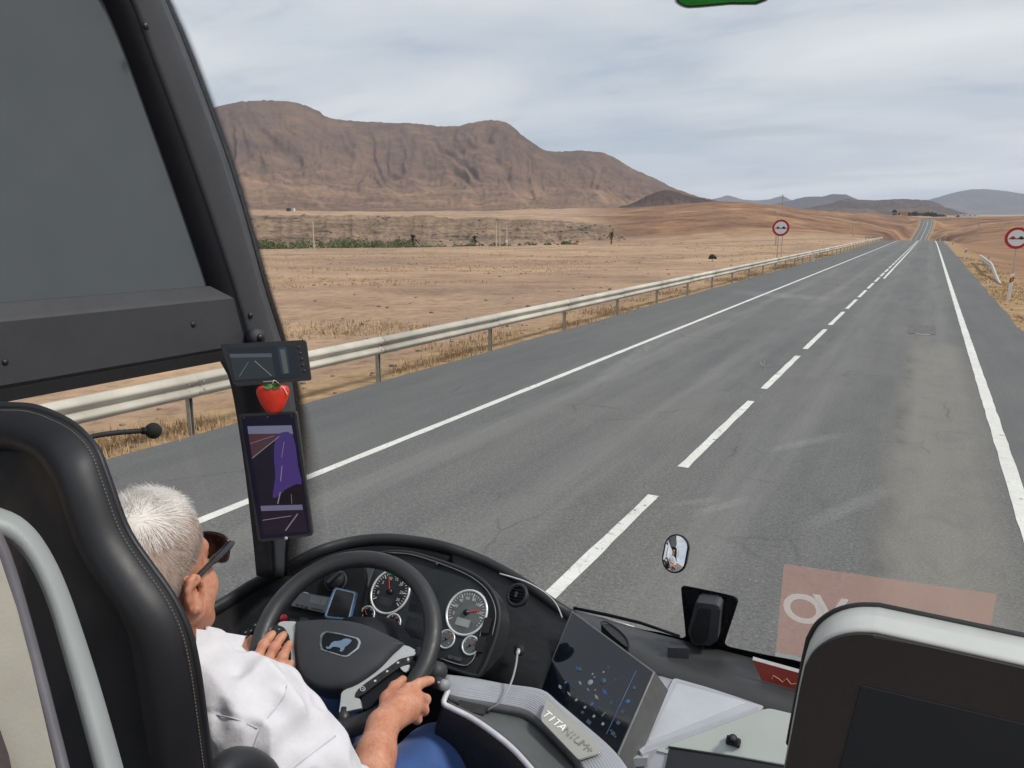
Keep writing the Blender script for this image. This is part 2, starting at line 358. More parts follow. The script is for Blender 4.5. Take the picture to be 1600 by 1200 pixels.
def land_sheet():
    a0, a1 = az_te(1720, 350)[0], az_te(240, 350)[0]
    az = np.concatenate([np.linspace(a1-2*math.pi+(a0-a1)*0+0.0, a0, 70)[:-1]*1.0, np.linspace(a0, a1, 760)])
    r = np.concatenate([[1.5, 3, 4.5], np.geomspace(6, 30, 46), np.geomspace(31, 270, 110), np.linspace(273, 460, 90), np.geomspace(466, 1300, 90), np.geomspace(1330, 16000, 50)])
    A, R = np.meshgrid(az, r, indexing='ij'); X, Y = -np.sin(A)*R, np.cos(A)*R; Z = ground(X, Y)
    P = np.stack([X, Y, Z], -1); me = grid_mesh('terrain', P); o = put('terrain', me, None, None, True); tag(o, kind='structure')
    xc = xroad(Y); dl = np.maximum(np.maximum((xc-HALF_L)-X, X-(xc+HALF_R)), 0)
    at1 = me.attributes.new('bank', 'FLOAT', 'POINT'); at1.data.foreach_set('value', (bank_mask(A, R)).reshape(-1).astype(np.float32))
    verge = (1-sstep(0.5, 3.2+1.2*fbm(X*.3, Y*.1, 3, 21), dl))*(Y > -60)*(R < 1100)
    at2 = me.attributes.new('verge', 'FLOAT', 'POINT'); at2.data.foreach_set('value', verge.reshape(-1).astype(np.float32))
    a9 = az_te(960, 350)[0]
    hill = np.maximum(sstep(300, 420, R)*sstep(0.06, -0.02, A-a9), .85*sstep(25, 50, R)*sstep(-.003, -.02, A))*(1-sstep(1200, 2500, R))
    at3 = me.attributes.new('hill', 'FLOAT', 'POINT'); at3.data.foreach_set('value', hill.reshape(-1).astype(np.float32))
    m, nt, b = nodemat('dry_ground'); v = coords(nt)
    def attr(n):
        q = nt.nodes.new('ShaderNodeAttribute'); q.attribute_name = n; return q.outputs['Fac']
    big = noise_node(nt, 0.018, 6, 0.6, v, 0.4); mid = noise_node(nt, 0.16, 6, 0.65, v, 0.3); fine = noise_node(nt, 2.2, 6, 0.7, v); tiny = noise_node(nt, 14, 4, 0.7, v)
    c1 = ramp_node(nt, big.outputs['Fac'], [(0.30, (0.250, 0.172, 0.125)), (0.44, (0.338, 0.230, 0.160)), (0.57, (0.445, 0.305, 0.198)), (0.70, (0.290, 0.202, 0.146))]).outputs[0]
    c2 = ramp_node(nt, mid.outputs['Fac'], [(0.34, (0.74, 0.72, 0.72)), (0.52, (1, 1, 1)), (0.70, (1.18, 1.13, 1.04))]).outputs[0]
    c3 = ramp_node(nt, fine.outputs['Fac'], [(0.32, (0.62, 0.60, 0.60)), (0.48, (1, 1, 1)), (0.72, (1.22, 1.2, 1.15))]).outputs[0]
    base = mixc(nt, 1.0, mixc(nt, 1.0, c1, c2, 'MULTIPLY'), c3, 'MULTIPLY')
    hb = noise_node(nt, 0.011, 6, 0.62, v, 0.8)
    hc = ramp_node(nt, hb.outputs['Fac'], [(0.34, (0.140, 0.080, 0.052)), (0.45, (0.220, 0.125, 0.076)), (0.55, (0.270, 0.155, 0.092)), (0.62, (0.370, 0.230, 0.135)), (0.70, (0.200, 0.115, 0.073))]).outputs[0]
    hm = noise_node(nt, 0.05, 7, 0.7, coords(nt, (0.6, 1.0, 1.0)), 0.6); hc = mixc(nt, 1.0, mixc(nt, 1.0, hc, c2, 'MULTIPLY'), ramp_node(nt, hm.outputs['Fac'], [(0.34, (0.58, 0.55, 0.54)), (0.50, (1, 1, 1)), (0.66, (1.32, 1.28, 1.2))]).outputs[0], 'MULTIPLY')
    base = mixc(nt, attr('hill'), base, hc)
    # bank: dark basalt ledges with tan scree between
    vs = coords(nt, (0.022, 0.022, 0.30)); rk = noise_node(nt, 1.3, 9, 0.74, vs, 0.9); rk2 = noise_node(nt, 0.35, 7, 0.7, v)
    rc = ramp_node(nt, rk.outputs['Fac'], [(0.36, (0.066, 0.050, 0.040)), (0.43, (0.175, 0.124, 0.088)), (0.54, (0.250, 0.175, 0.120)), (0.68, (0.340, 0.235, 0.155))]).outputs[0]
    rc = mixc(nt, 1.0, rc, ramp_node(nt, rk2.outputs['Fac'], [(0.35, (0.55, 0.55, 0.55)), (0.55, (1.1, 1.1, 1.1))]).outputs[0], 'MULTIPLY')
    base = mixc(nt, attr('bank'), base, rc)
    # verge: straw-gold dry grass and soil
    vg = ramp_node(nt, fine.outputs['Fac'], [(0.30, (0.185, 0.115, 0.065)), (0.48, (0.330, 0.215, 0.115)), (0.68, (0.450, 0.315, 0.180))]).outputs[0]
    base = mixc(nt, attr('verge'), base, vg)
    nt.links.new(base, b.inputs['Base Color']); b.inputs['Roughness'].default_value = 0.95; b.inputs['Specular IOR Level'].default_value = 0.15
    p = bump(nt, None, fine.outputs['Fac'], 0.5, 0.12); p = bump(nt, None, tiny.outputs['Fac'], 0.45, 0.03, p); bump(nt, b, mid.outputs['Fac'], 0.4, 0.5, p)
    me.materials.append(m)
land_sheet()

# ------------------------------------------------------------------ mountains
def mountain_mat(name, dark, mid_, tan, sc=1.0):
    m, nt, b = nodemat(name); v = coords(nt)
    g = nt.nodes.new('ShaderNodeNewGeometry'); sp = nt.nodes.new('ShaderNodeSeparateXYZ'); nt.links.new(g.outputs['Normal'], sp.inputs[0])
    n1 = noise_node(nt, 0.0035*sc, 7, 0.62, v, 0.6); n2 = noise_node(nt, 0.02*sc, 6, 0.65, v, 0.3); n3 = noise_node(nt, 0.09*sc, 5, 0.7, v)
    c = ramp_node(nt, n1.outputs['Fac'], [(0.32, dark), (0.50, mid_), (0.66, tan)]).outputs[0]
    c = mixc(nt, 1.0, c, ramp_node(nt, n2.outputs['Fac'], [(0.34, (0.68, 0.68, 0.70)), (0.52, (1, 1, 1)), (0.68, (1.25, 1.2, 1.12))]).outputs[0], 'MULTIPLY')
    at_ = nt.nodes.new('ShaderNodeAttribute'); at_.attribute_name = 'fan'
    c = mixc(nt, at_.outputs['Fac'], c, tuple(min(1, t*1.18) for t in tan))
    au = nt.nodes.new('ShaderNodeAttribute'); au.attribute_name = 'upper'                      # basalt crowns the range, paler scree lies below
    c = mixc(nt, mathn(nt, 'MULTIPLY', au.outputs['Fac'], 0.62), c, mixc(nt, n2.outputs['Fac'], tuple(d*0.62 for d in dark), tuple(d*1.25 for d in dark)))
    steep = maprange(nt, sp.outputs['Z'], 0.70, 0.88, 1, 0)                     # bare basalt on the steep faces
    rockc = ramp_node(nt, n3.outputs['Fac'], [(0.35, tuple(d*0.55 for d in dark)), (0.6, tuple(d*1.05 for d in dark))]).outputs[0]
    c = mixc(nt, mathn(nt, 'MULTIPLY', steep, 0.8), c, rockc)
    nt.links.new(c, b.inputs['Base Color']); b.inputs['Roughness'].default_value = 1.0; b.inputs['Specular IOR Level'].default_value = 0.05
    p = bump(nt, None, n2.outputs['Fac'], 0.6, 8.0); bump(nt, b, n3.outputs['Fac'], 0.5, 2.5, p)
    return m
def ridge(name, sil, foot, r0, r1, r2, m, nu, ns, gully=24, rough=1.0, power=1.7, seed=1, cliff=0.0, gf=70, shear=0.05):
    """A mountain from its skyline: sil and foot are lists of (u, v); the flank rises from r0 to the ridge at r1 and falls behind to r2."""
    us = np.linspace(sil[0][0], sil[-1][0], nu); vs = np.interp(us, *zip(*sil)); vf = np.interp(us, *zip(*foot))
    k = np.exp(-0.5*(np.arange(-4, 5)/1.6)**2); k /= k.sum(); vs2 = np.convolve(np.pad(vs, 4, 'edge'), k, 'valid'); vs = 0.3*vs+0.7*vs2
    A = np.array([az_te(u, v)[0] for u, v in zip(us, vs)]); T1 = np.array([az_te(u, v)[1] for u, v in zip(us, vs)]); T0 = np.array([az_te(u, v)[1] for u, v in zip(us, vf)])
    s = np.concatenate([np.linspace(0, 1, ns), np.linspace(1, 1.6, ns//4)[1:]])
    Ag, S = np.meshgrid(A, s, indexing='ij'); T1g, T0g = T1[:, None], T0[:, None]
    R1 = r1*(1+0.10*fbm(A*6, A*0, 3, seed+40))[:, None]
    R = np.where(S <= 1, r0+(R1-r0)*S, R1+(r2-R1)*(S-1)/0.6)
    Sc = np.clip(S, 0, 1)
    g = (0.30*Sc+0.70*Sc**power)
    if cliff: g = g*(1-cliff)+cliff*sstep(0.62, 0.80, Sc+0.09*fbm(Ag*30, Sc*2, 3, seed+5))
    Zr = CAM_H + (T0g+(T1g-T0g)*g)*R
    wob = (Ag+shear*(1-Sc))*gf+1.6*fbm(Ag*13, Sc*2.4, 4, seed+3)
    gl = ridged(wob, Sc*.9, 5, seed); gl2 = ridged(wob*3.1, Sc*1.6, 4, seed+7)
    amp = np.sin(np.pi*np.clip(Sc, 0, 1)**1.25)**0.8*np.clip((T1g-T0g)/0.10, 0.15, 1)
    lowf = .45+.75*np.clip(.5+fbm(Ag*9+5, Sc*1.5, 3, seed+21), 0, 1.2)
    dz = amp*gully*lowf*(0.80*gl+0.10*gl2+.30*fbm((Ag+shear*(1-Sc))*34, Sc*1.3, 5, seed+23)-0.25)*sstep(0.24, 0.80, Sc+0.10*fbm(Ag*20, Sc*0, 3, seed+17))
    dz = dz + rough*np.clip(Sc*4, 0, 1)*(3.0*fbm(Ag*250, R*0.01, 4, seed+9)+5*fbm(Ag*60, R*0.004, 3, seed+11)*(Sc < 0.95))
    Zr = Zr + dz
    back = np.clip((S-1)/0.6, 0, 1); Zr = Zr-(back**1.2)*np.maximum(Zr-CAM_H-T0g*R, 0)-back*20
    Zr = np.where(S <= 0, Zr-25, Zr)
    P = np.stack([-np.sin(Ag)*R, np.cos(Ag)*R, Zr], -1); me = grid_mesh(name, P)
    fan = sstep(0.62, 0.9, 1-gl*0.6-0.35)*0 + sstep(0.12, 0.50, fbm((Ag+shear*(1-Sc))*38+3, Sc*1.1, 4, seed+13))*np.sin(np.pi*np.clip(Sc*1.1, 0, 1))*0.75
    up_ = sstep(.46, .82, Sc+.16*fbm(Ag*14, Sc*3, 4, seed+29)+.10*(gl-.2))
    a2 = me.attributes.new('upper', 'FLOAT', 'POINT'); a2.data.foreach_set('value', np.clip(up_, 0, 1).reshape(-1).astype(np.float32))
    a = me.attributes.new('fan', 'FLOAT', 'POINT'); a.data.foreach_set('value', np.clip(fan, 0, 1).reshape(-1).astype(np.float32))
    o = put(name, me, m, None, True); return tag(o, kind='structure')
M_NEAR = mountain_mat('mountain_rock', (0.125, 0.084, 0.067), (0.200, 0.132, 0.095), (0.310, 0.195, 0.122))
M_MID = mountain_mat('hill_rock', (0.070, 0.052, 0.046), (0.105, 0.076, 0.062), (0.170, 0.120, 0.090))
M_FAR = mountain_mat('far_rock', (0.060, 0.050, 0.054), (0.085, 0.068, 0.068), (0.125, 0.095, 0.088), 0.4)
SIL = [(-260, 230), (-120, 205), (0, 196), (120, 186), (220, 181), (290, 180), (325, 171), (345, 165), (370, 159), (420, 156.5), (450, 158), (470, 162), (495, 171.5), (510, 183), (530, 187), (600, 191.5), (650, 193), (690, 197.5), (718, 197), (740, 190.5), (765, 187.5), (782, 188), (797, 194), (815, 211), (850, 235), (872, 236.5), (905, 235), (940, 238), (960, 246), (985, 262), (1020, 277), (1050, 293), (1090, 307), (1130, 316), (1175, 326)]
ridge('mountain', SIL, [(-260, 331), (400, 333), (760, 334), (1175, 329)], 1040, 2500, 4400, M_NEAR, 620, 150, gully=54, power=1.95, cliff=0.08, seed=2, gf=24, shear=.085)
ridge('hill', [(940, 330), (985, 319), (1010, 307), (1030, 299), (1043, 297), (1060, 300), (1085, 308), (1110, 313), (1140, 317), (1190, 326)], [(940, 332), (1190, 332)], 900, 1180, 1500, M_MID, 160, 50, gully=10, rough=0.5, power=1.2, seed=31, gf=120)
ridge('hill', [(1225, 333), (1262, 325), (1285, 320), (1300, 316.5), (1319, 310.5), (1340, 312), (1359, 313.2), (1385, 312), (1400, 310.8), (1430, 312), (1453, 313), (1466, 318), (1478, 324), (1500, 331), (1530, 338)], [(1225, 336), (1530, 341)], 2700, 3600, 4600, M_MID, 260, 60, gully=22, power=1.3, seed=41, cliff=0.25, gf=110)
ridge('hill', [(1180, 328), (1206, 320), (1220, 316), (1234, 314), (1250, 309.5), (1262, 307), (1284, 307.2), (1293, 305), (1303, 303), (1322, 304), (1331, 308), (1345, 314), (1380, 322), (1420, 334)], [(1180, 334), (1420, 337)], 5200, 6400, 7600, M_FAR, 220, 50, gully=40, power=1.2, seed=51, gf=100)
ridge('hill', [(1070, 325), (1100, 314.5), (1125, 308.5), (1137, 304.8), (1150, 308.5), (1162, 312), (1181, 313.2), (1203, 311.5), (1215, 307.5), (1223, 305.8), (1234, 311.5), (1250, 318), (1290, 330)], [(1070, 332), (1290, 335)], 9000, 10500, 12500, M_FAR, 200, 40, gully=60, power=1.1, seed=61, gf=90)
ridge('hill', [(1400, 330), (1430, 319), (1456, 310.5), (1475, 305.5), (1490, 301), (1505, 298), (1516, 296), (1530, 295.4), (1544, 295.6), (1569, 298), (1600, 303), (1650, 310), (1720, 318), (1820, 330)], [(1400, 336), (1820, 338)], 8000, 10500, 13000, M_FAR, 260, 50, gully=90, power=1.15, seed=71, gf=70)

# ------------------------------------------------------------------ road
def asphalt():
    m, nt, b = nodemat('asphalt'); v = coords(nt); sp = nt.nodes.new('ShaderNodeSeparateXYZ'); nt.links.new(v, sp.inputs[0]); X, Y = sp.outputs[0], sp.outputs[1]
    agg = noise_node(nt, 42, 6, 0.85, v); ag2 = noise_node(nt, 19, 5, 0.7, v); big = noise_node(nt, 0.35, 6, 0.6, coords(nt, (1.0, 0.22, 1))); bl = noise_node(nt, 1.3, 5, 0.65, coords(nt, (1.0, 0.45, 1)), 0.5)
    c = ramp_node(nt, agg.outputs['Fac'], [(0.30, (0.058, 0.058, 0.060)), (0.45, (0.118, 0.118, 0.118)), (0.57, (0.162, 0.160, 0.157)), (0.70, (0.36, 0.35, 0.33))]).outputs[0]
    c = mixc(nt, 1.0, c, ramp_node(nt, ag2.outputs['Fac'], [(0.33, (0.80, 0.80, 0.80)), (0.66, (1.18, 1.18, 1.17))]).outputs[0], 'MULTIPLY')
    c = mixc(nt, 1.0, c, ramp_node(nt, big.outputs['Fac'], [(0.30, (0.84, 0.85, 0.88)), (0.50, (1, 1, 1)), (0.70, (1.12, 1.10, 1.07))]).outputs[0], 'MULTIPLY')
    c = mixc(nt, 1.0, c, ramp_node(nt, bl.outputs['Fac'], [(0.30, (0.90, 0.90, 0.91)), (0.70, (1.08, 1.08, 1.07))]).outputs[0], 'MULTIPLY')
    # lengthwise wheel tracks, polished a little paler than the crown of each lane
    tr = None
    for cx in (-5.0, -3.2, -1.45, 0.35):
        g_ = maprange(nt, mathn(nt, 'ABSOLUTE', mathn(nt, 'SUBTRACT', X, cx)), 0.10, 0.50, 1, 0, True); tr = g_ if tr is None else mathn(nt, 'MAXIMUM', tr, g_)
    lw = noise_node(nt, 1.0, 5, 0.65, coords(nt, (2.5, 0.12, 1)))
    c = mixc(nt, mathn(nt, 'MULTIPLY', tr, maprange(nt, lw.outputs['Fac'], 0.3, 0.7, 0.05, 0.40)), c, (0.215, 0.212, 0.205))
    c = mixc(nt, 1.0, c, ramp_node(nt, lw.outputs['Fac'], [(0.3, (0.88, 0.88, 0.89)), (0.7, (1.08, 1.08, 1.06))]).outputs[0], 'MULTIPLY')
    # paler worn strip down the bus's lane, ending at a patched slab ahead
    wob = mathn(nt, 'MULTIPLY', mathn(nt, 'SUBTRACT', noise_node(nt, 2.2, 6, 0.75, v).outputs['Fac'], 0.5), 0.30)
    xs = mathn(nt, 'ADD', X, wob)
    strip = mathn(nt, 'MULTIPLY', mathn(nt, 'MULTIPLY', maprange(nt, xs, -0.34, -0.02, 0, 1, True), maprange(nt, xs, 0.62, 1.02, 1, 0, True)), maprange(nt, Y, 19.0, 21.5, 1, 0))
    wr = ramp_node(nt, agg.outputs['Fac'], [(0.28, (0.135, 0.125, 0.110)), (0.55, (0.230, 0.216, 0.192)), (0.75, (0.330, 0.310, 0.275))]).outputs[0]
    wr = mixc(nt, 1.0, wr, ramp_node(nt, noise_node(nt, 2.2, 6, 0.7, coords(nt, (1, 0.7, 1)), 0.8).outputs['Fac'], [(0.34, (0.84, 0.84, 0.85)), (0.5, (1, 1, 1)), (0.7, (1.10, 1.08, 1.05))]).outputs[0], 'MULTIPLY')
    c = mixc(nt, mathn(nt, 'MULTIPLY', strip, 0.60), c, wr)
    # darker rubbing along the edge of that strip
    edge = mathn(nt, 'MULTIPLY', mathn(nt, 'MULTIPLY', maprange(nt, xs, -0.30, -0.14), maprange(nt, xs, -0.10, 0.06, 1, 0)), mathn(nt, 'MULTIPLY', maprange(nt, Y, 17, 20, 1, 0), maprange(nt, bl.outputs['Fac'], 0.42, 0.6)))
    c = mixc(nt, mathn(nt, 'MULTIPLY', edge, 0.5), c, (0.075, 0.074, 0.072))
    # hairline cracks
    cv = nt.nodes.new('ShaderNodeTexVoronoi'); cv.feature = 'DISTANCE_TO_EDGE'; cv.inputs['Scale'].default_value = 0.55; wv = mixc(nt, 0.25, v, noise_node(nt, 1.7, 5, 0.65, v).outputs['Color'], 'ADD'); nt.links.new(wv, cv.inputs['Vector'])
    ck = mathn(nt, 'MULTIPLY', maprange(nt, cv.outputs['Distance'], 0.0, 0.013, 1, 0), maprange(nt, noise_node(nt, 0.6, 4, 0.6, v).outputs['Fac'], 0.50, 0.62))
    c = mixc(nt, mathn(nt, 'MULTIPLY', ck, 0.42), c, (0.035, 0.034, 0.033))
    # shoulders carry a darker, finer surfacing
    sh = mathn(nt, 'MAXIMUM', maprange(nt, X, -6.0, -5.85, 1, 0), maprange(nt, X, 1.1, 1.22))
    c = mixc(nt, mathn(nt, 'MULTIPLY', sh, 0.35), c, (0.105, 0.106, 0.110))
    nt.links.new(c, b.inputs['Base Color']); b.inputs['Specular IOR Level'].default_value = 0.30
    nt.links.new(maprange(nt, ag2.outputs['Fac'], 0.3, 0.7, 0.72, 0.95), b.inputs['Roughness'])
    p = bump(nt, None, agg.outputs['Fac'], 0.6, 0.006); bump(nt, b, bl.outputs['Fac'], 0.15, 0.02, p)
    return m
M_ASPH = asphalt()
YR = np.concatenate([np.arange(-40, 60, 2.0), np.arange(60, 260, 2.5), np.arange(260, 1010, 6.0)])
def strip_pts(ys, xa, xb, lift, nx=2):
    rows = []
    for y in ys:
        xc = float(xroad(y))+2.36; z = float(zroad(y))+lift
        rows.append([(xa+(xb-xa)*k/(nx-1)+xc, y, z) for k in range(nx)])
    return np.array(rows)
jag = lambda y, s: 0.10*fbm(np.array([y*0.35]), np.array([s]), 4, s)[0]
rows = []
for y in np.concatenate([np.arange(-40, 60, 0.5), np.arange(60, 260, 2.5), np.arange(260, 1010, 6.0)]):
    xc = float(xroad(y)); z = float(zroad(y)); xs = np.linspace(xc-HALF_L+jag(y, 3), xc+HALF_R+jag(y, 8), 9)
    rows.append([(x, y, z) for x in xs])
road = tag(put('road', grid_mesh('road', np.array(rows)[:, ::-1]), M_ASPH, None, True), kind='structure')
# shoulder edge: the broken lip of asphalt lies a few centimetres above the soil
def paint(name, wear):
    m, nt, b = nodemat(name); v = coords(nt)
    n = noise_node(nt, 9, 6, 0.7, v, 0.4); n2 = noise_node(nt, 55, 4, 0.7, v); n3 = noise_node(nt, 1.4, 5, 0.6, v)
    c = ramp_node(nt, n3.outputs['Fac'], [(0.3, (0.60, 0.59, 0.55)), (0.7, (0.76, 0.76, 0.73))]).outputs[0]
    c = mixc(nt, 1.0, c, ramp_node(nt, n2.outputs['Fac'], [(0.3, (0.86, 0.86, 0.85)), (0.7, (1.06, 1.06, 1.06))]).outputs[0], 'MULTIPLY')
    cv = nt.nodes.new('ShaderNodeTexVoronoi'); cv.feature = 'DISTANCE_TO_EDGE'; cv.inputs['Scale'].default_value = 4.5; wv = mixc(nt, 0.12, v, noise_node(nt, 6, 4, 0.6, v).outputs['Color'], 'ADD'); nt.links.new(wv, cv.inputs['Vector'])
    ck = mathn(nt, 'MULTIPLY', maprange(nt, cv.outputs['Distance'], 0.0, 0.02, 1, 0), maprange(nt, n3.outputs['Fac'], 0.42, 0.6))
    c = mixc(nt, mathn(nt, 'MULTIPLY', ck, 0.55), c, (0.13, 0.13, 0.125))
    c = mixc(nt, maprange(nt, n.outputs['Fac'], 0.66-wear*0.1, 0.74-wear*0.1), c, (0.13, 0.13, 0.128))
    nt.links.new(c, b.inputs['Base Color']); b.inputs['Roughness'].default_value = 0.7; bump(nt, b, n2.outputs['Fac'], 0.3, 0.003)
    return m
M_LINE = paint('road_paint', 0.5); M_DASH = paint('road_paint_centre', 0.8)
def marking(name, ys, x, w, m, label=None):
    e = [0.010*fbm(np.array([y*3.0]), np.array([1.0]), 3, 5)[0] for y in ys]
    P = strip_pts(ys, x+w/2, x-w/2, 0.004); P[:, 0, 0] += e; P[:, 1, 0] -= e
    return tag(put(name, grid_mesh(name, P), m, None, False), kind='structure')
fine_y = np.concatenate([np.arange(-20, 60, 0.25), np.arange(60, 260, 2.0), np.arange(260, 885, 6.0)])
marking('edge_line', fine_y, -5.79, 0.125, M_LINE)
marking('edge_line', fine_y, 1.05, 0.15, M_LINE)
y0 = 3.42
for k in range(60):
    a = y0+4.95*k
    if a > 190: break
    marking('centre_line', np.linspace(a, a+3.88, 16), -2.25, 0.115, M_DASH)
marking('centre_line', np.concatenate([np.arange(46, 60, 0.5), np.arange(60, 260, 2.0)]), -1.98, 0.11, M_LINE)
marking('centre_line', np.arange(500, 880, 6.0), -2.36, 0.24, M_LINE)
# concrete cover slab let into the lane ahead
sl = tag(box('drain_cover', (0.06, 23.3, 0.004), (0.62, 2.0, 0.012), mat('worn_concrete', (0.115, 0.113, 0.108), 0.9, var=0.25, vscale=6, grain=0.4, gscale=80, gdist=0.004)), 'dark rectangular patch let into the right lane ahead', 'cover')
box('cover_edge', (0.08, 22.2, 0.008), (0.34, 0.10, 0.012), mat('pale_concrete', (0.36, 0.35, 0.33), 0.9), sl).matrix_parent_inverse = Matrix.Identity(4)
# =================================================================== ROADSIDE
M_GALV = mat('galvanised_steel', (0.545, 0.508, 0.435), 0.7, 0.0, var=0.16, vscale=1.6, grain=0.25, gscale=25, gdist=0.004, rvar=0.12)
def vary_by_object(m, lo, hi):
    nt = m.node_tree; b = nt.nodes['Principled BSDF']; src = b.inputs['Base Color'].links[0].from_socket; oi = nt.nodes.new('ShaderNodeObjectInfo'); f = maprange(nt, oi.outputs['Random'], 0, 1, lo, hi)
    cc = nt.nodes.new('ShaderNodeCombineColor'); [nt.links.new(f, cc.inputs[i]) for i in range(3)]; nt.links.new(mixc(nt, 1.0, src, cc.outputs[0], 'MULTIPLY'), b.inputs['Base Color'])
vary_by_object(M_GALV, .84, 1.06)
M_POST = mat('weathered_post_steel', (0.36, 0.33, 0.28), 0.7, 0.2, var=0.22, vscale=3)
RAIL_X = -8.40
def w_beam(ya, yb, x, z_of, xof, name, parent, end=False):
    """W-profile crash barrier beam, facing +X."""
    prof = [(0.0, .405), (.018, .395), (.06, .365), (.08, .34), (.08, .315), (.035, .285), (.0, .262), (.0, .238), (.035, .215), (.08, .185), (.08, .16), (.06, .135), (.018, .105), (0, .095)]
    ys = np.linspace(ya, yb, max(2, int((yb-ya)/2)+1)); rows = []
    for y in ys: rows.append([(x+xof(y)+px, y, z_of(y)+0.40+pz) for px, pz in prof])
    o = put(name, grid_mesh(name, np.array(rows)), M_GALV, parent, True); solid(o, 0.006, 0); return o
gr = thing('guardrail', 'long weathered steel guardrail on posts along the left shoulder of the road', 'guardrail')
zr = lambda y: float(zroad(y)); xo = lambda y: float(xroad(y))+2.36 - 5.0*float(sstep(172, 200, y))
post_me = None
k = 0; y = -1.33
while y < 196:
    lap = 0.03*(k % 2)
    w_beam(y-0.02, y+4.07 if y+4.07 < 200 else 200, RAIL_X+lap*0.4, zr, xo, 'beam', gr)
    if post_me is None:
        bm = bmesh.new(); prism_bm(bm, [(-.05, -.03, .66), (-.05, .03, .66), (.02, .03, .66), (.02, .022, .66), (-.042, .022, .66), (-.042, -.022, .66), (.02, -.022, .66), (.02, -.03, .66)], (0, 0, 1), 1.3); post_me = from_bm('post', bm); post_me.materials.append(M_POST)
        bm = bmesh.new(); box_bm(bm, (.035, 0, .60), (.10, .07, .22), None, .012); spacer_me = from_bm('spacer', bm); spacer_me.materials.append(M_GALV)
    if k == 0:
        bm = bmesh.new(); bmesh.ops.create_cone(bm, cap_ends=True, segments=8, radius1=.021, radius2=.013, depth=.02, matrix=Matrix.Rotation(math.pi/2, 4, 'Y')); bolt_me = from_bm('bolt', bm); bolt_me.materials.append(M_POST)
    if 0 < k < 12:
        for dy, dz in ((-.12, .70), (.0, .64), (.12, .70), (-.12, .585), (.12, .585)):
            bo = bpy.data.objects.new('bolt', bolt_me); COL.objects.link(bo); bo.parent = gr; bo.location = (RAIL_X+(.025 if dz == .64 else .078)+xo(y), y+dy, zr(y)+dz-.0)
    p = bpy.data.objects.new('post', post_me); COL.objects.link(p); p.parent = gr; p.location = (RAIL_X-0.10+xo(y), y+0.02, zr(y))
    s = bpy.data.objects.new('spacer', spacer_me); COL.objects.link(s); s.parent = gr; s.location = p.location
    y += 4.05; k += 1
# short barrier on the other side
gr2 = thing('guardrail', 'short pale guardrail end sloping into the ground beyond the right shoulder', 'guardrail')
rows = []
prof = [(0.0, .405), (-.06, .365), (-.08, .33), (-.035, .285), (.0, .25), (-.035, .215), (-.08, .17), (-.06, .135), (0, .095)]
for t in np.linspace(0, 1, 26):
    yy = 45.0+26.0*t; xx = 3.35+0.30*t; drop = -0.62*(1-float(sstep(0.0, 0.42, t)))-0.10; kk = 0
    g = float(ground(xx, yy)); rows.append([(xx+px+kk, yy, g+0.42+pz+drop) for px, pz in prof])
o = put('beam', grid_mesh('beam', np.array(rows)), mat('pale_steel', (0.60, 0.57, 0.50), 0.6, 0.1, var=0.15, vscale=2), gr2, True); solid(o, 0.006, 0)
for t in (0.42, 0.56, 0.70, 0.84, 0.98):
    yy = 45.0+26.0*t; xx = 3.35+0.30*t; p = bpy.data.objects.new('post', post_me); COL.objects.link(p); p.parent = gr2; p.location = (xx+0.07+(0.5 if t > .95 else 0), yy, float(ground(xx, yy))-0.05)

# ---- no-overtaking signs
M_WHITE = mat('sign_white', (0.74, 0.75, 0.76), 0.4, var=0.04); M_RED = mat('sign_red', (0.42, 0.012, 0.022), 0.4, var=0.06); M_BLACK = mat('sign_black', (0.016, 0.016, 0.017), 0.5)
M_SIGNRED = mat('sign_car_red', (0.30, 0.018, 0.02), 0.45)
def disc_bm(bm, c, r0, r1, y, th, n=40):
    f = [[], []]
    for k in range(n):
        a = 2*math.pi*k/n
        for i, r in enumerate((r0, r1)): f[i].append(bm.verts.new((c[0]+r*math.cos(a), y, c[2]+r*math.sin(a))))
    return f
def ring(name, r0, r1, y, th, m, parent, n=40):
    bm = bmesh.new(); V = []
    for k in range(n):
        a = 2*math.pi*k/n; V.append([bm.verts.new((r*math.cos(a), yy, r*math.sin(a))) for r, yy in ((r0, y), (r1, y), (r1, y+th), (r0, y+th))])
    for k in range(n):
        A, B = V[k], V[(k+1) % n]
        for j in range(4): bm.faces.new((A[j], A[(j+1) % 4], B[(j+1) % 4], B[j]))
    return put(name, from_bm(name, bm), m, parent, False)
def disc(name, r, y, th, m, parent, n=40):
    poly = [(r*math.cos(-2*math.pi*k/n), y, r*math.sin(-2*math.pi*k/n)) for k in range(n)]
    return prism(name, poly, (0, -1, 0), th, m, parent)
def car_symbol(cx, m, parent):
    s = 0.17; P = [(-1, 0), (-1, .28), (-.82, .40), (-.52, .46), (-.30, .78), (.30, .78), (.52, .46), (.82, .40), (1, .28), (1, 0), (.74, 0), (.66, .14), (.42, .14), (.34, 0), (-.34, 0), (-.42, .14), (-.66, .14), (-.74, 0)]
    return prism('car_symbol', [(cx+x*s*0.82, -0.014, z*s-0.06) for x, z in P][::-1], (0, -1, 0), 0.003, m, parent)
def no_overtaking(loc, rz, zb, label):
    t = thing('road_sign', label, 'road sign', 'no overtaking signs', loc); t.rotation_euler = (0, 0, rz)
    disc('back_plate', 0.45, 0.0, 0.02, M_GALV, t); ring('red_rim', 0.335, 0.452, -0.006, 0.02, M_RED, t); disc('face', 0.338, -0.008, 0.006, M_WHITE, t)
    car_symbol(-0.15, M_SIGNRED, t); car_symbol(0.155, M_BLACK, t)
    return t
